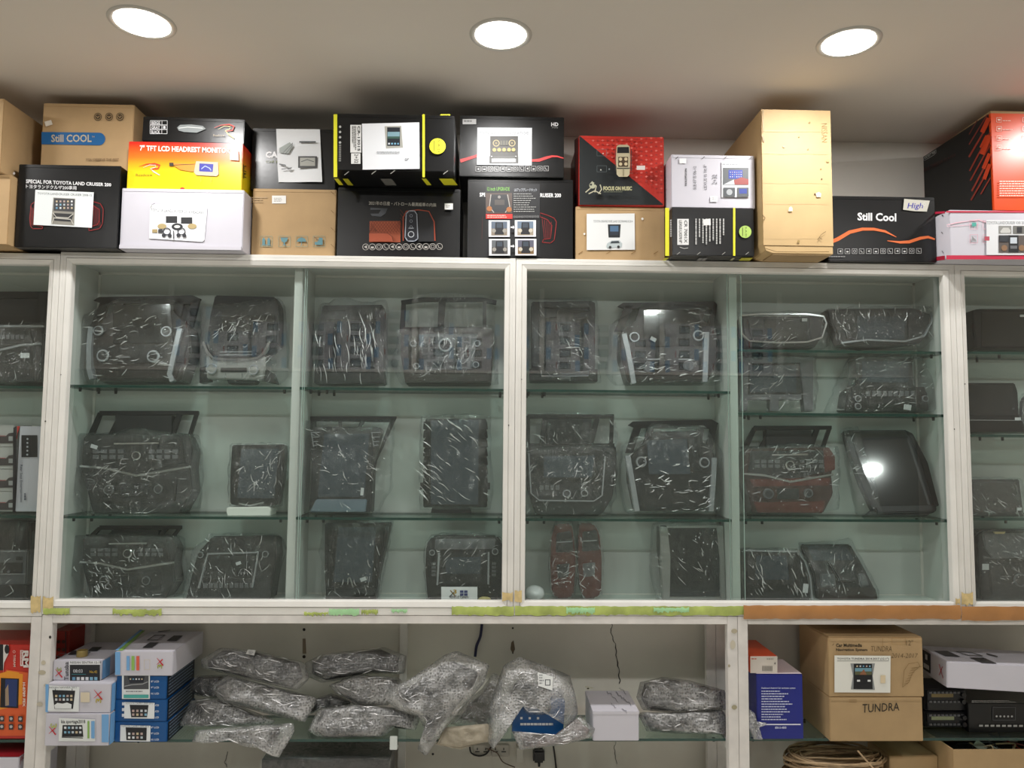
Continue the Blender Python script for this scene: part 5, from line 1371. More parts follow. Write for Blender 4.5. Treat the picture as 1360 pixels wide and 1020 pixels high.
u.rect('latch', 743, 496, 757, 504, 0.017, 0.012, MG)
u.wrap(None, 0.022, -0.045, 3, M['film_b'], 41, 0.009, 2)
knob_console('brown console with two ringed dials and pale side trims, on the top shelf', 815, 962, 397, 509, SHZ1, YU, [(842,448.5,7),(926.5,446.5,7.5)], 43, [(828,444),(835,475),(841,510)], [(937.5,442),(936.5,470),(935,508)], True, M['brown_plastic'], M['brown_plastic'], lower=lambda u: (u.tag_(866,452,8,5,.02,.5), u.knob(861,488,7.5,MG,MG,.005,.006), u.knob(914,486,7.5,MG,MG,.005,.006)))
# P
u = Unit('console with a white outlined faceplate in crumpled film, on the middle shelf', 764, 683, YU, 0.07, G1, z=SHZ2)
top_bracket(u, 699, 549, 818, 592, 2, -0.03)
u.prism('housing', [(700,592),(818,592),(819,612),(814,660),(800,683),(712,683),(701,650)], 0.0, -0.08, GP, 0.004)
u.screen([(722,606),(790,605),(786,634),(722,634)], 0.006, M['screen_pale']); u.prism('screen_bezel', [(714,602),(798,602),(795,640),(714,640)], 0.004, -0.002, M['black_plastic'], 0.002)
u.bars('white_rim', [[(702,602),(705,655),(716,664.5),(788,665.5),(799,658),(803,606)]], 1.7, 0.014, 0.0, M['silver'])
u.knob(752.5, 655.5, 5.5, GP, M['silver'], 0.0, 0.012); u.knob(776, 655, 5, GP, M['silver'], 0.0, 0.01); u.buttons(716, 643, 744, 652, 4, 1, MG, 0.0)
u.wrap([(698,596),(806,594),(816,604),(814,660),(806,683),(699,683)], 0.028, -0.07, 3, M['film_b'], 45, 0.014, 3)
u.wrap([(700,550),(814,552),(820,575),(815,600),(700,598)], -0.012, -0.06, 2, M['film'], 46, 0.008, 1, name='wrap_fold')
# Q
def silver_bars(u):
    u.screen([(858,585),(911,583),(916,630),(861,630)], 0.012, M['screen_pale'])
u = knob_console('portrait console with two chrome dials and long silver side bars, on the middle shelf', 830, 958, 556, 681, SHZ2, YU-.005, [(851,613.5,7.2),(934.5,614.5,7.2)], 47, [(833,605),(839,640),(845.5,679)], [(947.5,608),(946,640),(943,679)], False, GP, BP, lower=silver_bars)
# R red pair
def red_piece(label, px, cy0, cy1, cap, seed, dark):
    u = Unit(label, px, 795, YU-.02, 0.05, 'pair of red wood dashboard trims', 'dashboard_trim', 'dashboard trim', z=F0)
    x0, x1 = px-14.5, px+14.5
    out = [(x0+cap,cy0),(x1-3,cy0-.5),(x1,cy0+14),(x1+3,cy0+50),(x1,790),(x1-6,795),(x0+6,795),(x0,786),(x0-2,cy0+50),(x0,cy0+16)] if dark else [(x0+2,cy0),(x1-8,cy0+1),(x1,cy0+14),(x1+3,cy0+50),(x1+2,788),(x1-5,795),(x0+8,795),(x0+3,780),(x0,cy0+50)]
    u.prism('trim_body', out, 0.0, -0.05, M['brownred'], 0.006)
    u.prism('black_insert', [(x0+6,cy0+12),(x1-4,cy0+9),(x1,cy0+36),(x0+5,cy0+38)], 0.005, -0.002, BP, 0.003)
    u.bars('chrome_strip', [[(x0+6,cy0+24),(x1-4,cy0+23)]], 1.4, 0.008, .003, M['silver'])
    u.prism('grip', [(x0+6,cy0+54),(x1-6,cy0+52),(x1-7,cy0+70),(x0+8,cy0+72)], 0.005, -0.002, GP if dark else MG, 0.002)
    u.wrap(None, 0.016, -0.035, 2.5, M['film_b'], seed, 0.008, 2)
    return u
red_piece('red wood dashboard trim with a black grip sticking out, closer to the white mouse shaped block', 747.5, 696, 795, 5, 51, True)
red_piece('red wood dashboard trim with the rounder cap, facing the open floor space', 782, 694.5, 794, 2, 52, False)
bm = bmesh.new(); O_ = at(710, 785, 2.62); O_.z = F0+.024
bmesh.ops.create_icosphere(bm, subdivisions=4, radius=1, matrix=Matrix.Translation(O_) @ Matrix.Diagonal((0.034, 0.05, 0.024, 1)))
for v in bm.verts:
    d = v.co-O_; v.co = O_+Vector((math.copysign(min(abs(d.x), .031), d.x), d.y, max(d.z, -.0235)))
tag(link('camera_cover', bm, mat('glossy_white_plastic', 'd8dcdc', 0.2), None, (O_.x, O_.y, F0), smooth=True), 'small rounded white plastic cover lying by the red wood trims', 'plastic cover')
# S
u = Unit('portrait screen in a broad silver frame, on the cabinet floor by the divider', 918, 797, YU, 0.04, G1, z=F0)
u.prism('housing', [(876,699),(960,698),(964,720),(966,797),(884,797),(876,730)], -0.004, -0.05, BP, 0.003)
u.prism('silver_frame', [[(876,699),(886,700),(890,740),(889,796),(880,796),(877,740)],[(951,699),(960,698),(965,740),(966,796),(956,796),(955,740)],[(886,698),(952,697.5),(952,701),(886,701)],[(888,792.5),(957,792.5),(957,796),(888,796)]], 0.008, -0.02, M['silver_paint'], 0.002)
u.screen([(887,702),(952,701),(956,792),(889,792)], 0.003)
u.wrap([(870,696),(964,695),(968,797),(876,797),(868,760)], 0.02, -0.035, 3, M['film'], 53, 0.009, 2)

# --- cabinet 2, far half
u = Unit('wide screen surround with a bright silver outline, on the topmost small shelf', 1040, 463, YU, 0.05, G1, z=SHA)
u.prism('housing', [(985,420),(1094,420),(1090,450),(1082,462),(995,462),(988,450)], 0.0, -0.06, BP, 0.004)
u.screen([(1015,424),(1072,423),(1072,452),(1015,452)], 0.003); u.prism('end_panel', [[(992,424),(1012,424),(1012,452),(998,452)],[(1075,423),(1090,423),(1088,448),(1075,452)]], 0.005, -0.002, GP, 0.002)
u.bars('silver_rim', [[(981,421),(984,444),(994,453.5),(1030,456),(1070,455),(1090,449),(1096,430),(1092,421),(1070,418),(1010,418),(982,420)]], 2.2, 0.012, 0.0, M['chrome'])
u.tag_(1067, 425.5, 7, 4, .01)
u.wrap([(979,416),(1093,416),(1096,430),(1096,462),(990,462)], 0.022, -0.05, 2, M['film_b'], 61, 0.008, 1)
u = Unit('wide wing shaped screen surround with a pale screen, beside the silver outlined one', 1168, 463, YU-.01, 0.06, G1, z=SHA)
u.prism('housing', [(1098,411),(1120,410),(1215,409),(1238,418),(1234,440),(1222,456),(1150,462),(1118,458),(1110,440),(1100,425)], 0.0, -0.06, GP, 0.004)
u.screen([(1137,420),(1202,421),(1200,451),(1138,451)], 0.005, M['screen_pale']); u.prism('air_vent', [[(1118,418),(1133,418),(1134,450),(1124,450)],[(1205,420),(1217,420),(1214,448),(1205,450)]], 0.006, -0.002, BP, 0.001)
u.bars('silver_edge', [[(1116,456),(1150,452),(1200,454),(1226,447),(1236,428),(1237,414)]], 2.2, 0.010, 0.0, M['silver'])
u.wrap([(1103,411),(1238,408),(1240,440),(1225,462),(1112,462)], 0.024, -0.05, 2, M['film_b'], 62, 0.012, 2)
u = Unit('light grey cage bracket in crumpled film, on the second small shelf', 1034, 548, YU, 0.05, G1, z=SHB)
u.prism('rear_board', [(988,480),(1076,480),(1074,528),(990,528)], -0.01, -0.05, GP, 0.002)
u.prism('cage_frame', [[(984,475),(1080,475),(1080,482),(984,482)],[(984,478),(994,478),(992,546),(982,546)],[(1062,478),(1080,478),(1079,546),(1068,546)],[(990,524),(1064,524),(1064,531),(990,531)],[(1022,531),(1034,531),(1034,546),(1022,546)]], 0.004, -0.03, MG, 0.001)
u.screen([(996,485),(1058,485),(1058,521),(996,521)], -0.002, M['screen_pale'])
u.wrap(None, 0.022, -0.05, 3, M['film_b'], 63, 0.014, 3)
u = Unit('stereo with stepped screen and round knobs under heavy film, white tag at its foot', 1175, 548, YU-.005, 0.05, G1, z=SHB)
u.prism('housing', [(1138,476),(1212,476),(1214,512),(1232,520),(1234,546),(1122,546),(1126,520),(1138,510)], 0.0, -0.07, GP, 0.004)
u.screen([(1144,480),(1206,480),(1206,508),(1144,508)], 0.004, M['screen_pale']); u.prism('lower_face', [(1130,514),(1228,514),(1230,542),(1128,542)], 0.006, -0.002, BP, 0.003)
for x, y in ((1137,530),(1137,540),(1226,530)): u.knob(x, y, 4.5, GP, M['silver'], 0.006, 0.01)
u.buttons(1148, 518, 1214, 528, 9, 1, MG, 0.006); u.rect('cd_slot', 1150, 532, 1208, 536, 0.008, 0.002, BP)
u.tag_(1202, 541.5, 10, 7, .016, .15)
u.wrap([(1136,474),(1216,474),(1236,518),(1238,547),(1102,547),(1108,532),(1128,512)], 0.026, -0.05, 3, M['film_b'], 64, 0.014, 3)
# X red brown
u = console_chevron('red wood console with chrome chevron, beside the glossy tilted portrait screen', 988, 564, 1108, 682.5, YU, 594, G1, mat('dark_red_brown_plastic', '3a1d19', .25, var=.3, vscale=30), None, SHC, 66, True)
# Y glossy tall tilted
u = Unit('glossy black portrait screen tilted back and mirroring the ceiling lamp', 1186, 683, 2.585, 0.29, G1, z=SHC, yaw=-0.10)
O_ = [(1124,571),(1205,570.5),(1226,610),(1245,674),(1243,680),(1165,681.5),(1150,640),(1135,600)]
u.prism('housing', O_, 0.0, -0.03, BP, 0.004)
u.screen([(1128,573),(1202,572.5),(1222,612),(1240,671),(1168,672),(1153,640),(1138,603)], 0.002)
u.prism('side_rail', [[(1120,572),(1127,573),(1137,603),(1152,641),(1166,672),(1160,678),(1144,645),(1130,605)],[(1204,572),(1212,576),(1232,615),(1247,672),(1241,671),(1223,612)]], 0.003, -0.03, BP, 0.002)
u.prism('stand', [(1162,674),(1240,674),(1236,683),(1150,683)], -0.012, -0.05, GP, 0.002)
u.wrap([(1118,572),(1140,570),(1160,660),(1172,683),(1140,680),(1134,640)], 0.012, -0.03, 2, M['film'], 67, 0.006, 1, name='peeled_wrap')
# Z
u = Unit('low curved console with a white edge strip, on the floor against the divider', 1032, 797, YU-.02, 0.12, G1, z=F0)
u.prism('housing', [(984,730),(1060,731),(1070,750),(1078,797),(984,797)], 0.0, -0.09, GP, 0.005)
u.screen([(1004,738),(1044,738),(1048,770),(1002,770)], 0.004, M['screen_pale']); u.prism('lower_tray', [(990,775),(1062,775),(1066,794),(988,794)], 0.006, -0.002, BP, 0.003)
u.bars('white_edge', [[(986,731),(1058,732.5),(1068,746),(1075,768),(1077.5,797)]], 2.2, 0.010, 0.0, M['silver'])
u.tag_(1068, 781, 7, 12, .012, .1)
u.wrap(None, 0.028, -0.07, 2, M['film'], 68, 0.013, 2, streak=(1.9, .3, .04))
u = Unit('sloping black console low on the floor, beside the one with a white strip', 1118, 797, YU+.03, 0.35, G1, z=F0)
u.prism('housing', [(1062,722),(1128,722),(1146,750),(1165,787),(1163,796),(1086,797),(1080,760)], 0.0, -0.05, BP, 0.005)
u.prism('screen_bezel', [(1070,725),(1124,725),(1134,744),(1080,745)], 0.004, -0.002, M['screen_pale'], 0.002)
u.prism('centre_ridge', [(1098,746),(1128,746),(1138,772),(1114,774)], 0.012, -0.002, GP, 0.004); u.prism('tray_cup', [[(1088,762),(1108,762),(1110,778),(1090,780)],[(1138,762),(1148,762),(1154,778),(1142,780)]], 0.006, -0.002, MG, 0.003)
u.prism('front_edge', [(1084,781),(1160,781),(1164,796),(1086,797)], 0.014, -0.02, M['brown_plastic'], 0.003)
u.wrap(None, 0.02, -0.04, 2, M['film'], 69, 0.008, 1)

# --- cabinet 3
u = Unit('dark flat screen unit on the upper glass shelf of the end cabinet', 1340, 466, YU, 0.05, G1, z=SHF)
u.prism('housing', [(1292,412),(1300,410),(1400,410),(1400,464),(1298,464),(1292,440)], 0.0, -0.06, BP, 0.004); u.screen([(1303,414),(1396,414),(1396,460),(1303,460)], 0.003)
u.prism('side_rail', [(1291,414),(1301,413),(1302,462),(1296,462)], 0.006, -0.01, GP, 0.002)
u.tag_(1356, 420, 6, 3, .006)
u = Unit('flat black laptop like panel on a low base, middle shelf of the end cabinet', 1320, 575, YU-.01, 0.08, G1, z=SHD)
u.prism('housing', [(1284,508.5),(1348,508.5),(1352,520),(1354,557),(1284,557)], 0.0, -0.03, GP, 0.003); u.screen([(1286,512),(1344,512),(1348,552),(1286,552)], 0.003)
u.prism('base_tray', [(1284,559),(1380,559),(1380,574),(1286,574)], 0.012, -0.06, BP, 0.003); u.bars('silver_line', [[(1286,558.5),(1370,559)]], .9, 0.014, .008, M['silver']); u.tag_(1348.5, 557, 8, 4, .013)
u = Unit('round cornered part in loose clear wrap, beside the laptop like panel', 1365, 574, YU-.03, 0.05, G1, z=SHD, name='wrapped_part', cat='wrapped part')
u.prism('part_body', [(1361,530),(1367,524),(1400,524),(1400,572),(1364,572),(1359,556)], 0.0, -0.03, MG, 0.006)
u.wrap(None, 0.016, -0.035, 3, M['film_b'], 71, 0.01, 1)
u = Unit('low flat screen in spotted film, lowest glass shelf of the end cabinet', 1320, 687, YU-.01, 0.07, G1, z=SHE)
u.prism('housing', [(1288,636.5),(1354,636.5),(1360,684),(1290,684)], 0.0, -0.04, GP, 0.003); u.screen([(1292,640),(1350,640),(1355,680),(1293,680)], 0.003)
u.prism('base_tray', [(1288,681),(1362,681),(1362,686.5),(1288,686.5)], 0.01, -0.05, BP, 0.002); u.tag_(1352, 676, 6, 4, .008)
u.wrap(None, 0.018, -0.035, 2, M['film_b'], 72, 0.012, 1)
u = Unit('tall rounded console with pale top tray and white sticker, on the end cabinet floor', 1340, 797, YU, 0.08, G1, z=F0)
u.prism('housing', [(1296,710),(1305,703),(1400,703),(1400,797),(1302,797),(1298,770)], 0.0, -0.09, BP, 0.006)
u.prism('top_tray', [(1304,708),(1380,708),(1376,740),(1318,742),(1308,730)], 0.006, -0.002, MG, 0.003); u.prism('yellow_pad', [(1318,706),(1334,706),(1332,709),(1320,709)], 0.008, 0.0, M['oldglue'], 0.001)
u.prism('lower_face', [(1312,748),(1380,746),(1380,790),(1316,790)], 0.006, -0.002, GP, 0.003); u.knob(1352, 770, 9, BP, MG, .006, .008)
u.tag_(1306, 752.5, 9, 8, .012)
u.wrap([(1300,704),(1400,702),(1400,797),(1300,797)], 0.026, -0.07, 1, M['film_b'], 73, 0.013, 1)

# --- cabinet 0
u = Unit('wide dark console with silver blades, top shelf beside the corner post', 10, 509, YU, 0.08, G1, z=SHG)
u.prism('housing', [(-80,452),(30,450),(58,442),(56,470),(52,508),(-80,508)], 0.0, -0.09, GP, 0.004)
u.prism('bracket', [[(-80,385),(60,385),(59,394),(-80,394)],[(44,392),(58,392),(50,446),(38,446)],[(-80,420),(50,418),(50,428),(-80,430)]], -0.02, -0.035, BP, 0.001); u.rect('monitor_back', -80, 392, 48, 446, -0.025, -0.05, GP)
u.bars('silver_blade', [[(-60,430),(-10,434),(25,434),(60,434)],[(-60,470),(0,466),(30,459),(56,457)]], 2.6, 0.010, 0.0, M['silver']); u.prism('control_panel', [(-60,440),(40,440),(46,456),(-60,464)], 0.005, -0.002, BP, 0.002)
u.buttons(-40, 444, 34, 452, 12, 1, MG, 0.005); u.tag_(36, 473, 12, 6.5, .012)
u.wrap([(-80,440),(58,430),(58,505),(-80,508)], 0.022, -0.07, 2, M['film_b'], 81, 0.01, 1)
u = Unit('light grey dashboard centre on the end cabinet floor, beside the split post', -10, 797, YU, 0.10, G1, z=F0)
u.prism('hood', [(-90,700),(-20,692),(25,690),(40,692),(38,732),(-90,735)], -0.005, -0.08, BP, 0.006)
u.prism('housing', [(-90,732),(38,730),(36,776),(-90,778)], 0.004, -0.06, MG, 0.004); u.rect('radio_face', -80, 747, 31, 761, 0.008, 0.0, BP); u.bars('silver_line', [[(-90,733),(38,732)],[(-90,764),(36,762)]], 1.2, 0.009, 0.0, M['silver'])
for x in (5, 14): u.knob(x, 759, 1.8, MG, M['silver'], .008, .005)
u.prism('foot_panel', [(-90,779),(36,777),(35,796),(-90,797)], -0.004, -0.06, BP, 0.003); u.rect('air_vent', 23, 739, 31, 744, .009, .004, BP)
u.wrap([(-90,694),(38,690),(36,797),(-90,797)], 0.024, -0.06, 1, M['film'], 82, 0.012, 1)
zz = SHH+.0006
for k in range(4):
    y1 = 680-k*29.5
    lab = ('lowest', 'second', 'third', 'topmost')[k]
    b_ = Box('boxed_monitor', 'grey printed monitor box, %s of the stack by the split post' % lab, -60, y1-27.5, 18.5-k*.0, y1, 2.60, 0.10, mat('pale_grey_print_card', 'b0b0ae', 0.4), z0=zz, flap=None, group='stacked grey monitor boxes')
    zz = b_.Z1+.0006
    a = b_.art(); a.poly([(-60,y1-12),(8,y1-12),(12,y1-16),(18.3,y1-17),(18.3,y1-3),(-60,y1-2)], '3c3638'); a.line([(-60,y1-13),(8,y1-12.5)], .8, '9c2c34'); a.rect(12, y1-12, 17.5, y1-6, 'a4a6a6'); b_.put(a)
b_ = Box('boxed_monitor', 'upright white box with screen picture beside the stack of grey boxes', 23, 566, 58, 681, 2.60, 0.10, M['white_card'], z0=SHH+.0006, flap=None)
a = b_.art(); a.poly([(23,566),(27,566),(22,580),(23,584)], 'c83c34'); a.rect(29, 578, 50, 607, '222226'); [a.disc(37, 583+k*5.2, 1.3, 'b8bcc4') for k in range(5)]
a.text('Rear Seat Entertainment', 27.5, 617, 31, 667, '5c6070', 0.01, rot=90); a.words(33, 655, 37, 668, 1, '5c6070', 90, rot=True)
b_.put(a)
a = b_.art('left'); a.poly([(18.5,568),(22.8,566),(22.8,680),(17.5,680)], '1c1c20'); [a.disc(20.5, 590+k*9, 1, 'c8ccd4') for k in range(10)]; b_.put(a, 'side_print')
# ------------------------------------------------------------------ goods on the open shelving
LZ = LSH+.0008
GPK = 'bubble wrapped packs on the lower glass shelf'
PK_I = 0
def pack(label, pts, Y, T=0.03, lean=0.35, seed=1, m=None, core=0.88, corem=None, z0=None, droop=False, name='bubble_wrapped_pack', rough=0.012, yaw=0.0):
    rr = random.Random(seed); f = Face(at(sum(p[0] for p in pts)/len(pts), max(p[1] for p in pts), Y), (math.cos(yaw), math.sin(yaw), 0), (-math.sin(yaw)*math.sin(lean), math.cos(yaw)*math.sin(lean), math.cos(lean)))
    org = f.O.copy(); root = empty(name, org, label, 'bubble wrapped pack', GPK)
    n = 72; h = resample(pts, n); cx = sum(p[0] for p in h)/n; cy = sum(p[1] for p in h)/n
    uv = [f.uv(*p) for p in h]; cu, cv = f.uv(cx, cy); of = Vector((seed*3.1, seed*1.7, 0))
    def nz(u, v, k=1.0):
        q = Vector((u, v, 0))
        a = noise.noise(q*9+of)+.6*abs(noise.noise(q*22+of))*-1+.35*noise.noise(q*48+of)
        return a*rough*k
    def shell(scale, T_, mt, nm, rgh, smooth=True):
        bm = bmesh.new(); R_ = 14
        def pt(r, i, s_):
            u = cu+(uv[i][0]-cu)*r*scale; v = cv+(uv[i][1]-cv)*r*scale
            prof = (1-(r/.95)**9)**.7 if r < .95 else 0
            nn = s_*T_*prof + nz(u+(9 if s_ < 0 else 0), v, rgh)*(1 if r < .99 else .4)
            p = f.w(u, v, nn)
            if not droop: p.z = max(p.z, (z0 or LZ)+.0002)
            p.y = min(p.y, 2.738)
            if droop and p.y > 2.528:
                if p.z < LZ+.03: p.y = 2.528
            return p
        loops = []
        for s_ in (1, -1):
            L0 = [bm.verts.new(pt(0, 0, s_))]
            for k in range(1, R_+(1 if s_ > 0 else 0)): L0.append([bm.verts.new(pt(k/R_, i, s_)) for i in range(n)])
            loops.append(L0)
        A, B = loops
        for L0, flip in ((A, 0), (B, 1)):
            for i in range(n): bm.faces.new((L0[0], L0[1][i], L0[1][(i+1) % n]))
            for P_, Q_ in zip(L0[1:], L0[2:]):
                for i in range(n): bm.faces.new((P_[i], P_[(i+1) % n], Q_[(i+1) % n], Q_[i]))
        for i in range(n): bm.faces.new((A[-1][i], A[-1][(i+1) % n], B[-1][(i+1) % n], B[-1][i]))
        bmesh.ops.recalc_face_normals(bm, faces=bm.faces)
        return link(nm, bm, mt, root, org, smooth=smooth)
    shell(core, T*.72, corem or M['packed'], 'contents', .4)
    wo = shell(1.0, T, m or M['bubble'], 'bubble_wrap', 1.0)
    bm = bmesh.new(); kk = 0 if m is not None and m is not M['bubble_dark'] else int(14+rr.random()*10)  # near-white ridges added as painted glints along the wrap's creases
    for q_ in range(kk):
        i0 = rr.randrange(n); r0 = rr.uniform(.35, .97); di = rr.randrange(2, 7)*rr.choice((-1, 1)); dr = rr.uniform(-.35, .1); prev = None; wd = rr.uniform(.0006, .0018)
        for k_ in range(9):
            t_ = k_/8; fi = (i0+di*t_) % n; ia = int(fi) % n; ib = (ia+1) % n; fr_ = fi-int(fi); r_ = min(.985, max(.1, r0+dr*t_))
            u = cu+(uv[ia][0]*(1-fr_)+uv[ib][0]*fr_-cu)*r_; v = cv+(uv[ia][1]*(1-fr_)+uv[ib][1]*fr_-cv)*r_
            prof = (1-(r_/.95)**9)**.7 if r_ < .95 else 0
            p = f.w(u, v, T*prof+nz(u, v)+.0012); e_ = wd*math.sin(math.pi*(k_+.5)/9)
            if droop and p.y > 2.528 and p.z < LZ+.03: p.y = 2.526
            if not droop: p.z = max(p.z, (z0 or LZ)+.001)
            cur = [bm.verts.new(p+f.V*e_), bm.verts.new(p+f.N*e_), bm.verts.new(p-f.V*e_)]
            if prev: bm.faces.new((prev[0], prev[1], cur[1], cur[0])); bm.faces.new((prev[1], prev[2], cur[2], cur[1]))
            prev = cur
    if kk: link('crease', bm, M['glint_fold'], wo, org, smooth=True)
    else: bm.free()
    return root, f, org
P1 = [(267,876),(292,860),(340,864),(405,880),(411,902),(395,917),(327,902),(268,887)]
r, f, o = pack('flat wrapped slab with a white sticker, topmost beside the white and blue boxes', P1, 2.57, .028, .5, 1, M['bubble_dark'], .88, z0=LZ+.1)
a = Art(f, .034); a.poly([(333,866),(343,867),(341,874),(330,872)], 'b4b4b0'); a.words(334,868,341,873,3,'6a6a6a',3); a.done('sticker', r, o)
pack('dark flat pack lying tilted on top, under the crack spot on the wall', [(405,880),(427,869),(510,859),(540,871),(537,895),(495,895),(427,907),(405,897)], 2.63, .03, .5, 2, M['bubble_dark'], .86, z0=LZ+.09)
pack('small curled wrap pressed against the blue boxes', [(252,905),(262,897),(300,896),(300,915),(292,930),(265,925),(252,920)], 2.68, .03, .3, 3, M['bubble_dark'], z0=LZ+.05)
pack('sharp edged wrapped slab slanting down under the flat stickered one', [(279,911),(302,896),(420,926),(419,935),(405,959),(370,952),(325,940),(292,932)], 2.555, .03, .45, 4, None, .9, z0=LZ+.04)
pack('leaf shaped wrapped pack pointing at its pale neighbour, below the dark tilted one', [(437,910),(472,896),(530,900),(540,912),(515,937),(472,937),(445,920)], 2.585, .03, .4, 5, None, .86, z0=LZ+.055)
pack('grey wrapped pack with pointed end beside the blue boxes, second from the glass', [(236,965),(252,930),(290,925),(325,940),(367,957),(360,963),(302,968),(260,970)], 2.585, .03, .45, 6, None, .86, z0=LZ+.02)
pack('wrapped pack hanging over the shelf edge with a pointed white corner', [(255,985),(260,970),(310,966),(390,960),(391,972),(370,1007),(360,995),(325,992),(295,980),(270,987)], 2.50, .022, .15, 7, None, .7, droop=True)
pack('big dark slab in bubble wrap resting on the glass beside the white clip', [(409,970),(422,941),(470,935),(530,940),(560,950),(552,970),(525,965),(507,981),(467,981),(427,983)], 2.545, .035, .45, 8, None, .9)
pack('small dark wrap filling the gap between two pack heaps', [(408,950),(416,928),(440,921),(470,930),(468,940),(424,942)], 2.66, .03, .3, 9, M['bubble_dark'], z0=LZ+.02)
pack('tall wrapped slab standing on edge with a twisted tail over the shelf edge', [(509,926),(516,913),(540,905),(590,870),(606,864),(651,883),(643,907),(600,958),(587,973),(566,1005),(554,995),(563,968),(555,950),(526,942)], 2.485, .03, .25, 10, None, .78, droop=True, rough=.015)
pack('crumpled pale wrap stuffed behind the tall slab', [(598,962),(615,934),(640,915),(655,893),(668,900),(664,940),(650,975),(625,968)], 2.60, .035, .2, 11, None, .7, M['packed_pale'], z0=LZ)
pack('matt tan packing sheet folded over the shelf edge', [(579,989),(590,966),(648,961),(655,972),(650,985),(638,987),(611,996)], 2.512, .014, .2, 12, mat('tan_foam_sheet', 'a39a88', .7, var=.2, vscale=30, bump=.6, bscale=90), .5, mat('tan_foam_sheet', 'a39a88'), droop=True)
PB = [(651,934),(656,918),(669,883),(690,872),(730,886),(757,897),(765,926),(768,947),(757,968),(748,960),(735,949),(700,950),(690,935),(672,926),(660,935),(664,965),(655,996),(648,985)]
r, f, o = pack('large open bubble bag with a blue box inside and a white sticker', PB, 2.50, .04, .3, 13, None, .5, M['packed'], droop=True, rough=.014)
a = Art(f, .048); a.poly([(713,893),(733,899),(732,917),(714,911)], 'dcdedc'); a.box(723, 903, 729, 910, 1, '3a3c40'); a.words(715,896,721,910,4,'8c8e90',4); a.done('sticker', r, o)
bxb = Box('product_box', 'blue box with white lettering pushed inside the open bubble bag', 680, 930, 748, 970, 2.535, .14, M['blue_card'], z0=LZ+.012, roll=0.06)
a = bxb.art(); a.words(691, 960, 742, 966, 1, 'd8dce0', 5); [a.rect(691+k*11, 952, 694+k*11, 955, 'd8dce0') for k in range(3)]; bxb.put(a)
pack('flat wrapped pack with a red and yellow print, under the bag with the blue box', [(680,971),(751,976),(770,950),(791,968),(786,979),(751,989),(690,996)], 2.487, .016, .3, 14, None, .86, mat('coloured_packed_print', '8a7a78', .5, var=.9, vscale=40), droop=True)
pack('long wrapped slab lying above another beside the white handwritten box', [(845,926),(850,906),(879,899),(914,903),(963,917),(967,943),(897,947),(853,943)], 2.585, .035, .45, 15, None, .9, z0=LZ+.06)
pack('long wrapped slab resting on the glass, its torn end past the white post', [(848,950),(850,946),(897,946),(960,943),(966,955),(965,977),(914,976),(859,972)], 2.565, .034, .4, 16, None, .9)
pack('torn tail of bubble wrap drooping in front of the navy box', [(995,941),(1003,948),(1005,958),(1018,960),(1019,962),(1008,966),(1013,983),(1001,982),(994,966)], 2.50, .008, .1, 17, None, .3, droop=True, rough=.008)
# crumpled film bag tops between the stacks

# white and blue monitor boxes
BLU = '74a8d8'
def x3(a, x, y, s, flip=False):
    d = -1 if flip else 1
    a.line([(x-s*.9, y-s*1.1*d), (x+s*.9, y+s*1.1*d)], [.5, 2.0], 'c4202c'); a.line([(x+s*.8, y-s*.7*d), (x-s*.9, y+s*.8*d)], [1.6, .5], 'c4202c')
LXI = LX1+.0345
def lower_box(label, x0, y0, x1, y1, Y, z0, m=None, depth=.22, rotz=0.0, grp='screen boxes stacked by the post'):
    return Box('product_box', label, x0, y0, x1, y1, Y, depth, m or M['white_card'], z0=z0, flap=None, group=grp, rotz=rotz, xmin=LXI)
c1 = lower_box('white box with wide app screen picture and blue end, lowest by the post', 60, 948, 145, 986, 2.478, LZ)
a = c1.art(); a.rect(135.5, 948.5, 144.8, 985.5, BLU)
x3(a, 70, 970, 5); a.text('3', 67.5, 960.5, 76, 966.5, 'b0b46c', .02, rot=90)
a.poly([(79,953),(127,955),(127,984),(78.5,984)], 'e0e4e2'); a.text('kia sportage2018', 82, 955.5, 114, 961.5, '3a3c40', .02)
a.poly([(84,962.5),(110,962.5),(111.5,978),(83,978)], '1e1f23'); a.apps(85, 963, 110, 975, 5, 2, 2, .6); a.rect(117, 957, 119.5, 980, '8ab45c'); a.rect(122, 957, 126.5, 980, BLU)
a.line([(83,978.5),(111,979.5)], 1, '3a3c3e'); c1.put(a)
a = c1.art('top'); c1.put(a, 'blank_print') if False else a.bm.free()
c2 = lower_box('white box with a horned screen picture and red cross, second by the post', 62, 908, 147, 946, 2.483, c1.Z1+.0008)
a = c2.art(); a.rect(60.8, 908.5, 65, 945.5, BLU)
a.poly([(66,910),(106,912),(105,945),(64,944)], 'e4e8e8'); a.text('NISSAN NAVARA 2011', 66, 911.5, 102, 914, '6a6e72', 0)
a.poly([(70,916),(100.5,917),(97.5,941),(73,941)], '202126'); a.line([(74,914),(74.5,918)], .8, '202126'); a.line([(96.5,914.5),(96.5,918)], .8, '202126'); a.apps(73, 921.5, 98, 931, 5, 2, 3, .62)
a.poly([(73,936),(77,933),(84,934),(90,932.5),(96,935),(95.5,940.5),(74,940.5)], 'e0e4e4')
a.rect(108, 919, 120, 932, 'd8ccb4'); x3(a, 131, 922, 6); a.text('3', 128, 927, 135.5, 933, 'b0a040', .02, rot=-90); c2.put(a)
c3 = lower_box('white box with clock screen picture and handwriting, topmost by the post', 68, 877, 135, 906, 2.515, c2.Z1+.0008)
a = c3.art(); x3(a, 78.5, 894, 5); a.text('3', 76, 886, 82, 891, '9aa060', .02, rot=90); a.text('Tunsba', 86, 879, 91.5, 903, '2a2c30', .01, rot=-90)
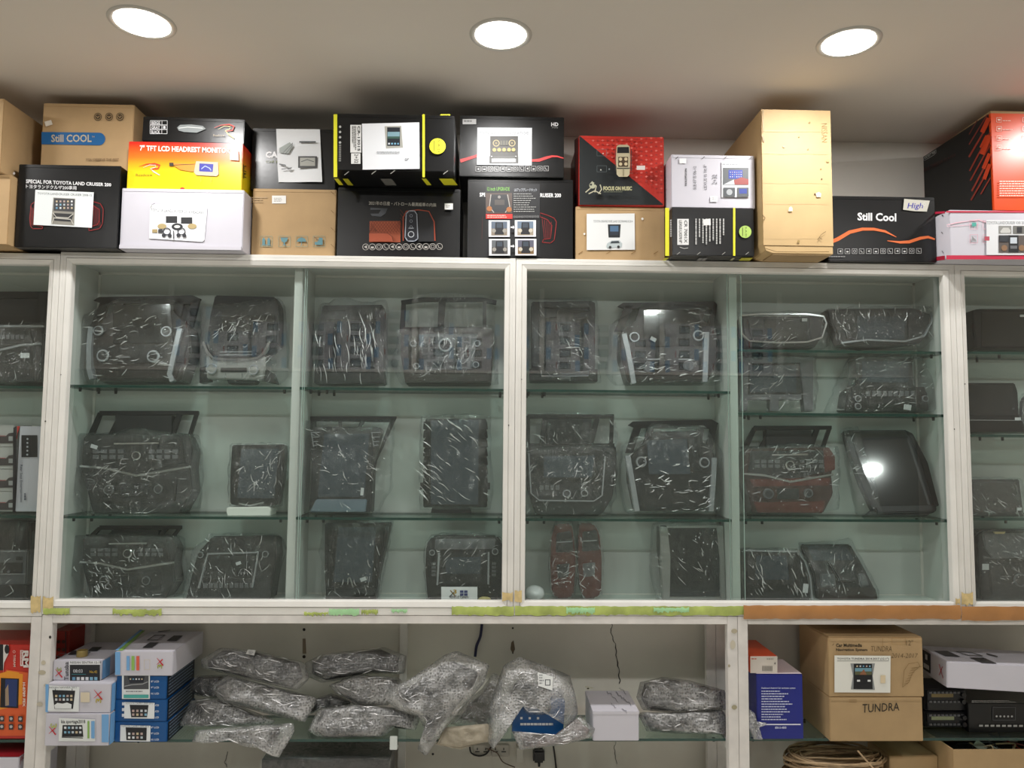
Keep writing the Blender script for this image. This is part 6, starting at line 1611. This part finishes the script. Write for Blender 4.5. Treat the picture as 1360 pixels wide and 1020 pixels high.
a.rect(92.5, 877.5, 134, 905.5, 'e2e4e6'); a.text('NISSAN SENTRA 12-19', 94, 878, 135, 881, '4a4c50', .01); a.rect(93.5, 882.5, 133.5, 905, '23252a')
a.text('08:03', 98, 888.5, 110.5, 893, 'c0c4c8', .01); a.apps(96, 897, 131, 904.5, 6, 1, 7, .7); a.line([(96,895),(115,895)], .6, '3a8a94'); a.text('No.42', 120, 890, 130, 893.5, 'c0a040', .01); c3.put(a)
for bx in (c1, c2, c3):
    a = bx.art('right')
    a._poly([(0.002, .002), (.05, .002), (.05, bx.Z1-bx.Z0-.002), (.002, bx.Z1-bx.Z0-.002)], a.mi(BLU)); bx.put(a, 'side_print')
a = c3.art('top')
for x, y in ((98,868),(124,863.5)): a.poly([(x-8,y+2),(x-1,y-3.5),(x+12,y-3.5),(x+5,y+2)], '303236')
for x, y in ((112,869),(80,871)): a.line([(x-6,y+2),(x,y-2),(x+8,y-2),(x+2,y+2),(x-6,y+2)], .6, '55585c')
c3.put(a, 'top_print')
# brass tape roll
bm = bmesh.new(); zc = c3.Z1+.0006; O_ = Vector((at(109.5, 861, 2.56).x, 2.56, zc))
seg = 28; prof = [(.0125, 0), (.016, 0), (.0165, .001), (.0165, .018), (.016, .019), (.0125, .019)]
R3 = [[bm.verts.new((O_.x+p*math.cos(i*6.28318/seg), O_.y+p*math.sin(i*6.28318/seg), zc+z)) for p, z in prof] for i in range(seg)]
for i in range(seg):
    for k in range(len(prof)): bm.faces.new((R3[i][k], R3[(i+1) % seg][k], R3[(i+1) % seg][(k+1) % len(prof)], R3[i][(k+1) % len(prof)]))
bmesh.ops.recalc_face_normals(bm, faces=bm.faces)
tag(link('tape_roll', bm, mat('gold_tape', 'a8935a', .3, metal=.3), None, O_, smooth=False), 'small gold coloured tape roll on top of the white boxes', 'tape roll')
zz = LZ; bb = []
for k, (y0, y1) in enumerate(((958.5, 987), (929, 958), (897.5, 928))):
    w_ = ('lowest', 'middle', 'topmost')[k]
    b_ = lower_box('dark blue box with a pasted screen picture, %s of the three blue ones' % w_, 152.5, y0, 222-.3*k, y1, 2.508, zz, M['blue_card'], .225, grp='blue boxes under the white one')
    zz = b_.Z1+.0008; a = b_.art()
    for j in range(3):
        a.text(('8" LCD', '9" LCD', '10.1 LCD')[j], 201, y0+6+j*8, 211.5, y0+8.6+j*8, 'd8dce4', .02)
        if k == 1: a.rect(162.5, y0+3.5+j*7.5, 166, y0+7.5+j*7.5, 'd8dce4')
    if k == 2:
        a.rect(162.5, 896, 199.5, 928, 'dfe3e4'); a.rect(165, 897, 198, 915, '4a4c50'); a.poly([(170,897.5),(193,897.5),(191,906),(173,907)], '222630'); a.apps(172, 899, 191, 904, 5, 1, 8, .5); a.line([(166,911),(175,909),(190,908),(197,905)], 1.2, '9a9c9e')
        a.rect(165, 922, 198, 926.5, '4aa49c'); a.words(168, 917, 196, 920, 1, '8a8c8e', 9)
    else:
        x0, yy = (166, y0+3) if k == 1 else (160.5, y0+4)
        a.poly([(x0, yy),(x0+40, yy+1),(x0+39.5, yy+22),(x0-.5, yy+21.5)], 'e2e6e8'); a.text('TOYOTA CAMRY 2009-2013', x0+1, yy+.5, x0+38, yy+2.8, '7a7e82', 0)
        a.poly([(x0+7, yy+3.5),(x0+32, yy+3.8),(x0+30, yy+20),(x0+9, yy+20)] if k == 1 else [(x0+7, yy+3),(x0+35, yy+3.5),(x0+34.5, yy+20.5),(x0+8, yy+20)], '202126'); a.apps(x0+9, yy+9, x0+31, yy+19, 4, 2, 10+k, .6)
    b_.put(a)
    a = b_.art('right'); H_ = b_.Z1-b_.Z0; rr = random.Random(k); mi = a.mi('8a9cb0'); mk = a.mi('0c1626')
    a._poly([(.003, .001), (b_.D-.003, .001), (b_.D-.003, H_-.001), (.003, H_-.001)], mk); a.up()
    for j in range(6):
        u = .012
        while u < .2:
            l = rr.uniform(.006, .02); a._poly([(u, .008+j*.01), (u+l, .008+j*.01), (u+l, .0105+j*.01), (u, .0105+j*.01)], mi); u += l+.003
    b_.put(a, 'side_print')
c5 = lower_box('white box with three coloured bars, resting on the three blue boxes', 153, 865, 229.5, 896.5, 2.504, zz+.0002, None, .255, grp='blue boxes under the white one')
a = c5.art(); a.rect(153.3, 865.5, 160, 896, BLU)
for x, c in ((168.5, BLU), (175, '8cb85c'), (181.5, 'd8604a')): a.rect(x, 871, x+4, 890, c)
a.box(192, 876, 199.5, 889, .5, 'd0c4b0'); x3(a, 213, 878.5, 4.5); a.text('3', 209.5, 882, 216, 887.5, '9aa040', .02, rot=-90); c5.put(a)
a = c5.art('top')
a.poly([(153.5,864.5),(163,864.5),(193,838),(187,838)], '8cb85c'); a.poly([(153,864.5),(157,864.5),(190,837),(186,837)], BLU)
for x, y in ((199,857),(231,848)): a.poly([(x-10,y+4),(x,y-3),(x+12,y-3),(x+3,y+4)], '34363a')
a.line([(196,851),(206,844.5),(219,844.5),(209,851),(196,851)], .8, '5a5c60'); a.line([(210,840),(226,838)], 1, '3c3e42'); c5.put(a, 'top_print')

# red box standing behind, seen past the post
b_ = Box('product_box', 'dark red box with round pictures, half hidden behind the white stack and the post', 66, 838, 89, 980, 2.64, .10, mat('deep_red_card', '8c2418', .35), z0=LZ, cat='box', flap=None)
a = b_.art()
for i in range(3):
    for j in range(3): a.disc(72+i*6.5, 852+j*10.5, 2.4, '43281c')
a.rect(87.5, 838.5, 88.8, 900, '2c2c2e'); b_.put(a)
# white handwritten box
b_ = Box('product_box', 'plain white box with handwriting on its lid, beside the bubble bag', 787.5, 945, 848.5, 980, 2.51, .20, M['white_card'], z0=LZ, flap=None, rotz=0.0)
bm = bmesh.new(); W0, W1 = b_.X0, b_.X1; q = b_.Z1
bbox(bm, W0-.0008, b_.Y-.0012, q-.009, W1+.0008, b_.Y+.201, q+.0012, 0, .0008); link('lid', bm, M['white_card'], b_.o, b_.org)
tp = Face(b_.top.O+Vector((0, 0, .0012)), b_.top.U, b_.top.V); a = Art(tp, .0006)
rr = random.Random(9)
for (x, y, L) in ((806,919,3),(813,926,4),(822,914,5),(830,931,4),(812,936,3),(818,921,6),(826,942,3)):
    a.line([(x+k*1.6+rr.uniform(-.5,.5), y+k*1.2+rr.uniform(-1.8,1.8)) for k in range(L+2)], .6, '5a5c68')
a.disc(781, 915.5, 1.6, '4a4a2c', .9); a.line([(777,913),(788,915)], .5, 'b0a860'); a.done('handwriting', b_.o, b_.org)

# cell at the frame edge : red and orange boxes
L0Z = at(20, 979, 2.531).z
b_ = Box('product_box', 'red and orange box with a car screen picture and large white letters', -70, 856, 38.5, 977.5, 2.535, .19, M['red_card'], z0=LZ, flap=None)
a = b_.art()
a.poly([(-70,915),(0,905),(9,889),(37.5,893),(37.5,977),(-70,977)], 'dd6030'); a.poly([(-60,960),(-60,912),(0,905),(10,890.5),(26,893),(26,905),(10,902)], 'e89a2c'); a.poly([(-40,905),(8,892),(31,895),(30,935),(-10,945),(-40,945)], 'e8962c')
a.rect(-30, 855.5, 5, 890, '1d1d20'); a.poly([(5,856),(12,856),(12,868),(6,880),(5,893)], 'e0dcd8'); a.disc(10, 862, 3.2, '222226', 6)
a.poly([(2,900),(26,901),(25,940),(1,939)], '15161c'); a.poly([(8,901.5),(24,902),(23,938),(7.5,937.5)], '26386c'); a.poly([(8,915),(12,908),(13,936),(8,937)], 'a08c74')
a.text('RM', 32, 863.5, 39, 886, 'e8e0dc', .05, rot=90); a.rect(28, 863, 32, 884, 'e8e0dc'); a.text('Roadmaster', 29, 864, 31.2, 883, 'b8342a', .02, rot=90); a.text('T/ISAM', 19, 869, 22, 885, 'e4c8bc', .02, rot=90); a.ring(20, 865, 1.8, .5, 'e4c8bc')
a.text('H-8789 FEX', 31.5, 905.5, 35, 938, 'f0dcd0', .04, rot=90)
for i in range(3):
    for j in range(2): a.rect(1+i*12.5, 950+j*10.5, 7+i*12.5, 957.5+j*10.5, '3a3638'); a.disc(4+i*12.5, 953.5+j*10.5, 2, 'b8b4b4')
b_.put(a)
lb = 0.78
b_ = Box('product_box', 'white box with a deep red lid and red script, below the orange one', -90, 1006, 24, 1052, 2.505, .22, M['white_card'], z0=BZ, flap=None, rotz=-0.0)
a = b_.art('top'); a._poly([(-.5*(b_.X1-b_.X0)+.001, .001), (.5*(b_.X1-b_.X0)-.001, .001), (.5*(b_.X1-b_.X0)-.001, .218), (-.5*(b_.X1-b_.X0)+.001, .218)], a.mi('8c1420')); b_.put(a, 'lid_print')
a = b_.art('right'); a.text('Pion', 0, 0, 0, 0, '8c2c34', .02, shear=.2, quad=[(26,1016),(34,1001),(34,995),(26,1007)]) ; b_.put(a, 'side_print')
b_ = None
# ---- right cell
bo = Box('product_box', 'orange box with a white printed end panel, lying on the navy box', 996, 871, 1032.5, 894, 2.53, .20, M['orange_card'], z0=None, flap=None)
navy = Box('product_box', 'navy blue box with white specification text and pale lid', 1005, 904, 1066.5, 974.5, 2.522, .17, M['navy_card'], z0=LZ, z1=bo.Z0-.0012, flap=None)
a = bo.art(); a.rect(996.3, 871.3, 1032.2, 893.7, 'd4ccc2'); a.words(998, 874, 1008, 877, 1, 'c06858', 3); a.words(1018, 874, 1031, 878, 1, 'a8a498', 4)
for k in range(7): a.rect(1012+k*2, 884, 1013+k*2, 891, '6a665e')
a.text('4', 1027.5, 879, 1029.5, 882, '3c3c3c', .02); bo.put(a)
a = navy.art(); TX = 'c4c8e4'
a.text('Dashboard Android Car navigation system', 1011, 912.5, 1056, 915, TX, .03); a.words(1011, 917, 1052, 958, 12, TX, 31, fill=.42)
a.rect(1014, 961, 1063, 962.6, 'dcdcec'); a.text('800-5-4800', 1029, 964.5, 1044, 967.5, TX, .03); navy.put(a)
a = navy.art('top'); Wn = (navy.X1-navy.X0)/2; a._poly([(-Wn+.001,.001),(Wn-.001,.001),(Wn-.001,.168),(-Wn+.001,.168)], a.mi('d8ccd2')); navy.put(a, 'lid_print', 'pale lid')
t1 = Box('carton', 'brown carton marked TUNDRA in thick pen, under the one with a pasted screen sheet', 1102, 926, 1225.5, 981.5, 2.502, .235, M['carton_dark'], z0=LZ, flap='top')
t2_ = Box('carton', 'brown carton with a pasted screen sheet and pencil scrawl, on the other carton', 1100.5, 847, 1226, 924, 2.503, .235, M['carton_dark'], z0=t1.Z1+.001, flap='top')
a = t1.art(); a.text('TUNDRA', 1146, 933.5, 1194, 946, '26221c', .0, shear=.15, quad=[(1146,946.5),(1194,943.5),(1193,933),(1145,935)]); a.line([(1127,929.5),(1137,929.5),(1137,932),(1127,932)], .4, '7a5c34'); t1.put(a, 'pen_writing')
a = t2_.art(); a.text('Car Multimedia', 1110, 854.5, 1144.5, 859, '2c2418', .03); a.text('Navigation System', 1110, 861, 1151.5, 865.5, '2c2418', .03)
a.text('TUNDRA', 1156.5, 858, 1184, 865, '5c4a30', -.012, shear=.15); a.text('2014-2017', 1183, 867.5, 1218.5, 873.5, '5c4a30', -.012, shear=.2); a.text('12"', 1203, 850, 1212, 857, '5c4a30', -.012)
a.line([(1105,857),(1107,854.5)], .6, '5c4a30'); a.box(1184, 847, 1202, 855.5, .4, 'a48450'); a.line([(1171.5,847),(1171.5,860)], .4, '8a6c3c')
SK = [(1198,912),(1200,890),(1206,881),(1218,879),(1221,884),(1211,893),(1206,906),(1198,912)]; a.line(SK, .5, '7c6238')
for k in range(7): a.line([(1200+k*1.6, 908-k*3.6), (1206+k*1.8, 906-k*3.4)], .5, '7c6238')
a.line([(1209,888),(1224,884)], .5, '7c6238'); t2_.put(a)
a = t2_.art(n0=.004); a.poly([(1107.5,870),(1182,870.5),(1181.5,919.5),(1107.5,919)], 'e4e4dc'); a.text('TOYOTA TUNDRA 2014-2017 (12.1")', 1111, 873, 1179.5, 876.5, '33363a', .015); a.rect(1111, 877, 1179.5, 877.5, '33363a')
a.poly([(1128.5,880.5),(1161,880.5),(1158,897),(1161,915.5),(1129,915),(1132,897)], '8c9090'); a.poly([(1133,881),(1157,881),(1158,914.5),(1132.5,914.5)], '15181c'); a.rect(1134.5, 886.5, 1156.5, 895.5, '6c98a8'); a.rect(1134.5, 891, 1156.5, 895.5, '5a5c40'); a.poly([(1140,895.5),(1146,888),(1150,895.5)], '8a5c40')
a.rect(1137, 902, 1141, 904.5, 'd8dcdc'); a.rect(1151, 902, 1155, 904.5, 'd8dcdc'); a.apps(1135, 882, 1156, 886, 5, 1, 3, .5); a.rect(1168, 896, 1174.5, 906.5, 'dccbaa')
t2_.put(a, 'pasted_print', 'white sheet with a screen picture')
bm = bmesh.new(); q = t2_.Z1
bbox(bm, t2_.X0+.002, t2_.Y+.001, q+.0003, t2_.X1-.002, t2_.Y+.10, q+.003, 0, .0008); bbox(bm, t2_.X0+.002, t2_.Y+.103, q+.0003, t2_.X1-.002, t2_.Y+.232, q+.003, 0, .0008)
link('lid_flap', bm, M['carton_dark'], t2_.o, t2_.org)
# car stereos and black box
def stereo(label, x0, y0, x1, y1, z, col, grp):
    u0 = at((x0+x1)/2, y1, 2.60); u0.z = z
    root = empty('car_stereo', u0, label, 'car stereo', grp)
    f = Face(u0); 
    def pr(nm, X0, Y0, X1, Y1, n0, n1, m, bev=.0008):
        a_, b_ = f.uv(X0, Y1), f.uv(X1, Y0); bm = bmesh.new()
        bbox(bm, u0.x+a_[0], u0.y-n0, max(z+.0002, z+a_[1]), u0.x+b_[0], u0.y-n1, z+b_[1], 0, bev); return link(nm, bm, m, root, u0)
    pr('chassis', x0, y0, x1, y1, 0, -.12, M['grey_plastic'], .002); pr('faceplate', x0+1, y0+1, x1-1, y1-1, .008, -.001, BP, .002)
    pr('display', x0+6, y0+5, x1-18, y0+10, .0095, .007, mat('lcd_display', col, .3))
    bm = bmesh.new()
    for i in range(9):
        for j in range(2):
            a_, b_ = f.uv(x0+3+i*5.3, y0+(14 if j else 2)+3), f.uv(x0+6.5+i*5.3, y0+(14 if j else 2)+.5)
            bbox(bm, u0.x+a_[0], u0.y-.011, z+a_[1], u0.x+b_[0], u0.y-.007, z+b_[1])
    link('buttons', bm, M['midgrey'], root, u0)
    for i in range(2):
        c_ = f.uv(x1-6, y0+6+i*9); bm = bmesh.new(); bmesh.ops.create_cone(bm, cap_ends=True, segments=20, radius1=.0085, radius2=.0075, depth=.012, matrix=Matrix.Translation((u0.x+c_[0], u0.y-.013, z+c_[1])) @ Matrix.Rotation(math.pi/2, 4, 'X')); link('knob', bm, M['black_plastic'], root, u0)
    return z+f.uv(x0, y0)[1]
zq = stereo('black car stereo with a green grey display, under the other stereo', 1229, 945, 1283, 966, LZ, '8a9270', 'two car stereos beside the cartons')
zq = stereo('black car stereo with an amber display, on the other stereo', 1229, 915, 1282, 943.5, zq+.001, '7a6a40', 'two car stereos beside the cartons')
kb = Box('product_box', 'black box with a printed car stereo, under the tilted white box', 1286, 934, 1440, 967, 2.575, .15, M['black_card'], z0=LZ, flap=None)
a = kb.art(); a.words(1290, 930, 1350, 933.5, 2, '9a9a98', 33, fill=.5); a.rect(1318, 939, 1348, 956, '0a0a0c'); a.box(1318, 939, 1348, 956, .6, '55565a')
for k in range(5): a.disc(1323+k*5, 951, 1.3, 'b4b4b4')
for k in range(10): a.rect(1299.5+k*7.5, 962, 1304.5+k*7.5, 964.5, 'b8b8b4')
kb.put(a)
# tilted big white box
wb = Box('product_box', 'large white box lying tilted over the car stereos, red cross on its end', 1262, 884, 1440, 919, 2.50, .20, M['white_card'], z0=None, flap=None, roll=0.03, rotz=-0.10)
a = wb.art('left'); H_ = wb.Z1-wb.Z0; D_ = .20
a._poly([(-.17,.012),(-.11,.012),(-.11,H_-.006),(-.17,H_-.006)], a.mi('1c1c1e')); a.up(); a._poly([(-.16,.02),(-.12,.02),(-.12,.035),(-.16,.035)], a.mi('c8c8c8')); a.up(); a._poly([(-.148,.05),(-.132,.05),(-.132,.068),(-.148,.068)], a.mi('c8c8c8'))
a.up(); a._poly([(-.05,.025),(-.047,.025),(-.022,.06),(-.026,.06)], a.mi('b02030')); a.up(); a._poly([(-.022,.022),(-.019,.024),(-.046,.062),(-.05,.06)], a.mi('b02030'))
wb.put(a, 'side_print')
a = wb.art('top')
for x, y in ((1256,868),(1304,877)): a.poly([(x-16,y-3),(x+2,y-3),(x+20,y+5),(x,y+4)], '3c3a3c')
a.line([(1270,866),(1290,867),(1305,872),(1286,871),(1270,866)], .8, '6a686a'); a.line([(1310,869),(1325,873)], 1.4, '4a484a'); wb.put(a, 'top_print')
b_ = Box('product_box', 'small white box with a dark lid, resting on the large tilted white box', 1346, 858, 1420, 878, 2.62, .07, M['white_card'], z0=at(1360,880,2.62).z+.02, flap=None)
a = b_.art(); a.rect(1348, 872, 1357, 877, '222226'); b_.put(a); a = b_.art('top'); Wn = (b_.X1-b_.X0)/2; a._poly([(-Wn+.001,.001),(Wn-.001,.001),(Wn-.001,.068),(-Wn+.001,.068)], a.mi('2a2624')); b_.put(a, 'lid_print', 'dark lid')
b_ = Box('product_box', 'dark box holding up the white one at the frame edge', 1346, 900, 1420, 925, 2.602, .12, M['black_card'], z0=LZ+.076, z1=LZ+.114, flap=None) if False else None
# ---- below the glass shelf
# twine bundle: raised on a box
tz = BZ
org = Vector((at(1108, 1020, 2.6).x, 2.6, tz)); root = empty('cane_bundle', org, 'coiled bundle of pale brown split cane under the glass shelf', 'cane bundle')
rr = random.Random(77)
for k in range(84):
    bm = bmesh.new(); A = rr.uniform(.12, .165); B = rr.uniform(.04, .1); ph = rr.uniform(0, 6.28); z_ = rr.uniform(.075, .168); tl = rr.uniform(-.12, .12); tl2 = rr.uniform(-.1, .1)
    seg = 40; pr_ = []
    for i in range(seg):
        t = i/seg*6.283
        c = Vector((A*math.cos(t)*(1+.06*math.sin(3*t+ph)), B*math.sin(t), z_+tl*A*math.cos(t)*.5+tl2*B*math.sin(t)+.008*math.sin(2*t+ph)))
        c.z = min(max(c.z, .006), .172)
        nr = Vector((math.cos(t), math.sin(t), 0))
        wz, wn = .0032, .0012
        pr_.append([bm.verts.new(org+c+nr*wn*a_+Vector((0, 0, wz*b__))) for a_, b__ in ((1, 1), (1, -1), (-1, -1), (-1, 1))])
    for i in range(seg):
        for j in range(4): bm.faces.new((pr_[i][j], pr_[(i+1) % seg][j], pr_[(i+1) % seg][(j+1) % 4], pr_[i][(j+1) % 4]))
    bmesh.ops.recalc_face_normals(bm, faces=bm.faces)
    link('cane_strand', bm, mat('split_cane', ('a88e6c', '8c7050', 'bca07c')[k % 3], .5, var=.3, vscale=30), root, org, smooth=True)
bm = bmesh.new(); p0, p1 = at(1139, 997, 2.49), at(1163, 1024, 2.47)
d_ = (p1-p0); 
bbox(bm, -.0025, -.001, 0, .0025, .001, d_.length); bmesh.ops.rotate(bm, verts=bm.verts, cent=(0,0,0), matrix=Vector((0,0,1)).rotation_difference(d_.normalized()).to_matrix()); bmesh.ops.translate(bm, verts=bm.verts, vec=p0)
link('loose_strand', bm, mat('split_cane', 'bca07c', .5, var=.3, vscale=30), root, org)
b_ = Box('carton', 'flat brown carton lying behind the cane bundle under the glass shelf', 1182, 1004, 1246, 1052, 2.585, .15, M['carton_dark'], z0=BZ, flap=None)
# open carton with cable odds
Y0_ = 2.50; xa, xb = at(1266, 1000, Y0_).x, 1.98; zt_ = at(1300, 995.5, Y0_).z; zb_ = BZ
org = Vector(((xa+xb)/2, Y0_, zb_)); root = empty('open_carton', org, 'open brown carton full of cables and small parts under the glass shelf', 'open carton')
for nm, b in (('front_wall', (xa, Y0_, zb_, xb, Y0_+.004, zt_)), ('side_wall', (xa, Y0_+.0042, zb_, xa+.004, Y0_+.22, zt_)), ('side_wall', (xb-.004, Y0_+.0042, zb_, xb, Y0_+.22, zt_)), ('rear_wall', (xa+.0042, Y0_+.216, zb_, xb-.0042, Y0_+.22, zt_)), ('base', (xa+.0042, Y0_+.0042, zb_, xb-.0042, Y0_+.2158, zb_+.004))):
    bm = bmesh.new(); bbox(bm, *b, 0, .0006); link(nm, bm, M['carton_dark'], root, org)
rr = random.Random(4)
for k in range(16):
    cx_, cy_ = rr.uniform(xa+.07, min(xb-.07, xa+.42)), rr.uniform(Y0_+.06, Y0_+.16)
    rad = rr.choice((.0016, .0022, .003))
    tube('cable', [(cx_+rr.uniform(-.05, .05), cy_+rr.uniform(-.045, .045), zt_-.035+rr.uniform(-.015, .028)) for _ in range(5)], rad, mat('cable_sheath', rr.choice(('1a1a1c', '222226', '8c7a5c', '6c2a22', 'b0b0a8', '2c3c30')), .4), root, org)
bm = bmesh.new(); bbox(bm, xa+.006, Y0_+.006, zb_+.006, xb-.006, Y0_+.214, zt_-.055); link('packing_pad', bm, M['packed'], root, org)
bm = bmesh.new(); c_ = at(1302, 991, 2.56); bbox(bm, -.02, -.003, -.012, .02, .003, .012, 0, .001); bmesh.ops.rotate(bm, verts=bm.verts, cent=(0,0,0), matrix=Matrix.Rotation(.6, 3, 'Y')); bmesh.ops.translate(bm, verts=bm.verts, vec=c_); link('plastic_clip', bm, mat('grey_green_clip', '8c9484', .4), root, org)
# black wrapped box under the shelf
kz = BZ
bw = Box('product_box', 'black box in clear wrap under the glass shelf, below the bubble packs', 347, 1008, 517, 1052, 2.565, .15, M['black_card'], z0=kz, flap=None)
bm = bmesh.new()
nx, ny = 40, 10
for fy, zz_ in ((0, 0),):
    G_ = [[bm.verts.new((bw.X0-.004+(bw.X1-bw.X0+.008)*i/nx, bw.Y-.004-.006*abs(noise.noise(Vector((i*.35, j*.5, 3)))), bw.Z0+.001+(bw.Z1-bw.Z0+.004)*j/ny)) for i in range(nx+1)] for j in range(ny+1)]
    T_ = [[bm.verts.new((bw.X0-.004+(bw.X1-bw.X0+.008)*i/nx, bw.Y-.004+.15*j/ny, bw.Z1+.005+.006*abs(noise.noise(Vector((i*.35, j*.5, 7)))))) for i in range(nx+1)] for j in range(1, ny+1)]
    rows = G_+T_
    for A, B in zip(rows, rows[1:]):
        for i in range(nx): bm.faces.new((A[i], A[i+1], B[i+1], B[i]))
link('plastic_wrap', bm, M['film_b'], bw.o, bw.org, smooth=True)
# wall sockets, plug and cables
def panel(name, label, cat, px0, py0, px1, py1, Y, d, m, grp=None, bev=.002):
    p0, p1 = at(px0, (py0+py1)/2, Y), at(px1, (py0+py1)/2, Y); z1, z0 = at((px0+px1)/2, py0, Y).z, at((px0+px1)/2, py1, Y).z
    bm = bmesh.new(); bbox(bm, p0.x, Y, z0, p1.x, Y+d, z1, 0, bev); org = Vector(((p0.x+p1.x)/2, Y+d, (z0+z1)/2))
    o = link(name, bm, m, None, org); return tag(o, label, cat, grp), Face((org.x, Y, org.z)), org
SW = mat('socket_plastic', 'b8b2a8', .4)
for k, (x0, x1) in enumerate(((628, 652), (652, 676))):
    o, f, og = panel('wall_socket', ('wall socket plate half behind the hanging wrap tail', 'wall socket plate under the bubble bag')[k], 'wall socket', x0+.5, 989, x1, 1005, WALL_Y-.012, .0095, SW)
    a = Art(f, .0006)
    for x in (x0+6, x0+17): a.rect(x-3, 997.5, x+3, 999, '2c2a28'); a.rect(x-.7, 993, x+.7, 996, '2c2a28')
    a.done('socket_slots', o, og)
o, f, og = panel('plug_adaptor', 'pale plug adaptor in the wall beside the sockets', 'plug adaptor', 686, 993, 695, 1013, WALL_Y-.04, .0375, mat('pale_adaptor', 'c4beb4', .4))
o, f, og = panel('power_plug', 'black three pin plug in the wall under the bubble packs', 'power plug', 708, 997, 723.5, 1014, WALL_Y-.035, .0325, M['black_plastic'], bev=.006)
bm = bmesh.new(); pp_ = at(716, 1012, WALL_Y-.02); bmesh.ops.create_cone(bm, cap_ends=True, segments=14, radius1=.004, radius2=.007, depth=.03, matrix=Matrix.Translation(pp_)); link('strain_relief', bm, M['black_plastic'], o, og)
def cable(label, pts, Y, r, col, name='cable'):
    P = [at(p[0], p[1], Y) for p in pts]
    return tag(tube(name, P, r, mat('cable_sheath', col, .4), None, P[0]), label, 'cable')
cable('dark blue cable hanging from under the glazed cabinet', [(640,829),(638,845),(633,858),(631,872)], WALL_Y-.014, .005, '1c1f44')
cable('thin black cable looping under the wall sockets', [(624,992),(626,1000),(636,1004),(646,1001),(652,992)], WALL_Y-.02, .0028, '16161a')
cable('brown cable running below the socket plates', [(646,994),(660,1000),(668,1012),(684,1019)], WALL_Y-.024, .002, '5c4a3a')
cable('straight black cable beside the three pin plug', [(735,991),(737,1005),(739,1024)], WALL_Y-.01, .003, '141416')
# white clip under shelf
bm = bmesh.new(); q0, q1 = at(518, 978, 2.525), at(528, 978, 2.525)
bbox(bm, q0.x, 2.521, LSH-.03, q1.x, 2.5245, LSH+.012, 0, .001); bbox(bm, q0.x, 2.5245, LSH-.03, q1.x, 2.55, LSH-.026, 0, .0006); bbox(bm, q0.x, 2.5245, LSH-.0255, q1.x, 2.5295, LSH-.0105)
tag(link('shelf_clip', bm, mat('white_clip', 'd0d6d2', .3), None, (q0.x, 2.523, LSH-.03)), 'white plastic clip gripping the edge of the lower glass shelf', 'shelf clip')
# ------------------------------------------------------------------ the shelf across the aisle, seen only as reflections in the cabinet glass
RY = -0.62
bm = bmesh.new(); bbox(bm, -3.2, RY-.34, 2.0, 3.2, RY, 2.02, 0, .001)
wsx = empty('wall_shelf', (0, RY-.2, 2.0), 'long white shelf high on the wall across the aisle, mirrored in the cabinet glass', 'wall shelf')
link('shelf_board', bm, M['alu'], wsx, (0, RY-.2, 2.0))
for x in (-2.4, -1.5, -.6, .35, 1.25, 2.15):
    bm = bmesh.new(); bbox(bm, x, RY-.03, 2.021, x+.035, RY-.002, CEIL_Z-.002, 0, .001); link('upright', bm, M['alu'], wsx, (0, RY-.2, 2.0))
bm = bmesh.new(); bbox(bm, -3.2, RY-.36, 0.0, 3.2, RY-.02, 1.995, 0, .001)
tag(link('storage_cabinet', bm, mat('grey_cabinet_front', '8c9088', .5), None, (0, RY-.2, 0)), 'plain grey cabinet across the aisle under the mirrored shelf', 'cabinet')
RB = Face((0, RY-.045, 2.0), (-1, 0, 0), (0, 0, 1))
def rbox(x, z, w_, h_, k):
    org = Vector((x, RY-.045, z)); bm = bmesh.new(); bbox(bm, x-w_/2, RY-.28, z, x+w_/2, RY-.045, z+h_, 0, .0015)
    o = link('screen_box', bm, M['white_card'], None, org); tag(o, 'white screen box across the aisle, mirrored in the cabinet glass', 'box', 'mirrored boxes on the shelf across the aisle')
    a = Art(Face(org, (-1, 0, 0), (0, 0, 1)), .001); P = lambda a0, b0, a1, b1, c: (a.up(), a._poly([(a0*w_/2, b0*h_), (a1*w_/2, b0*h_), (a1*w_/2, b1*h_), (a0*w_/2, b1*h_)], a.mi(c)))
    s_ = 1 if k % 2 else -1
    P(s_*.72 if s_ > 0 else -1, .02, 1 if s_ > 0 else -.72, .98, BLU); P(-.45, .2, .2, .85, '26282e'); P(-.38, .3, .13, .72, '5a6c80')
    if k % 3 == 0: P(.35, .25, .42, .8, 'b02030')
    a.done('box_print', o, org)
rr = random.Random(12)
x = -2.25; k = 0
for up in ((-2.365, -1.505), (-1.46, -.605), (-.56, .345), (.39, 1.245), (1.29, 2.145)):
    x = up[0]+.14
    while x+.13 < up[1]:
        n_ = rr.choice((3, 4, 4, 5)); z = 2.021
        for j in range(n_):
            h_ = .088+rr.uniform(-.006, .01)
            if z+h_ > CEIL_Z-.06: break
            rbox(x+rr.uniform(-.004, .004), z, .255, h_-.001, k); z += h_; k += 1
        x += .283
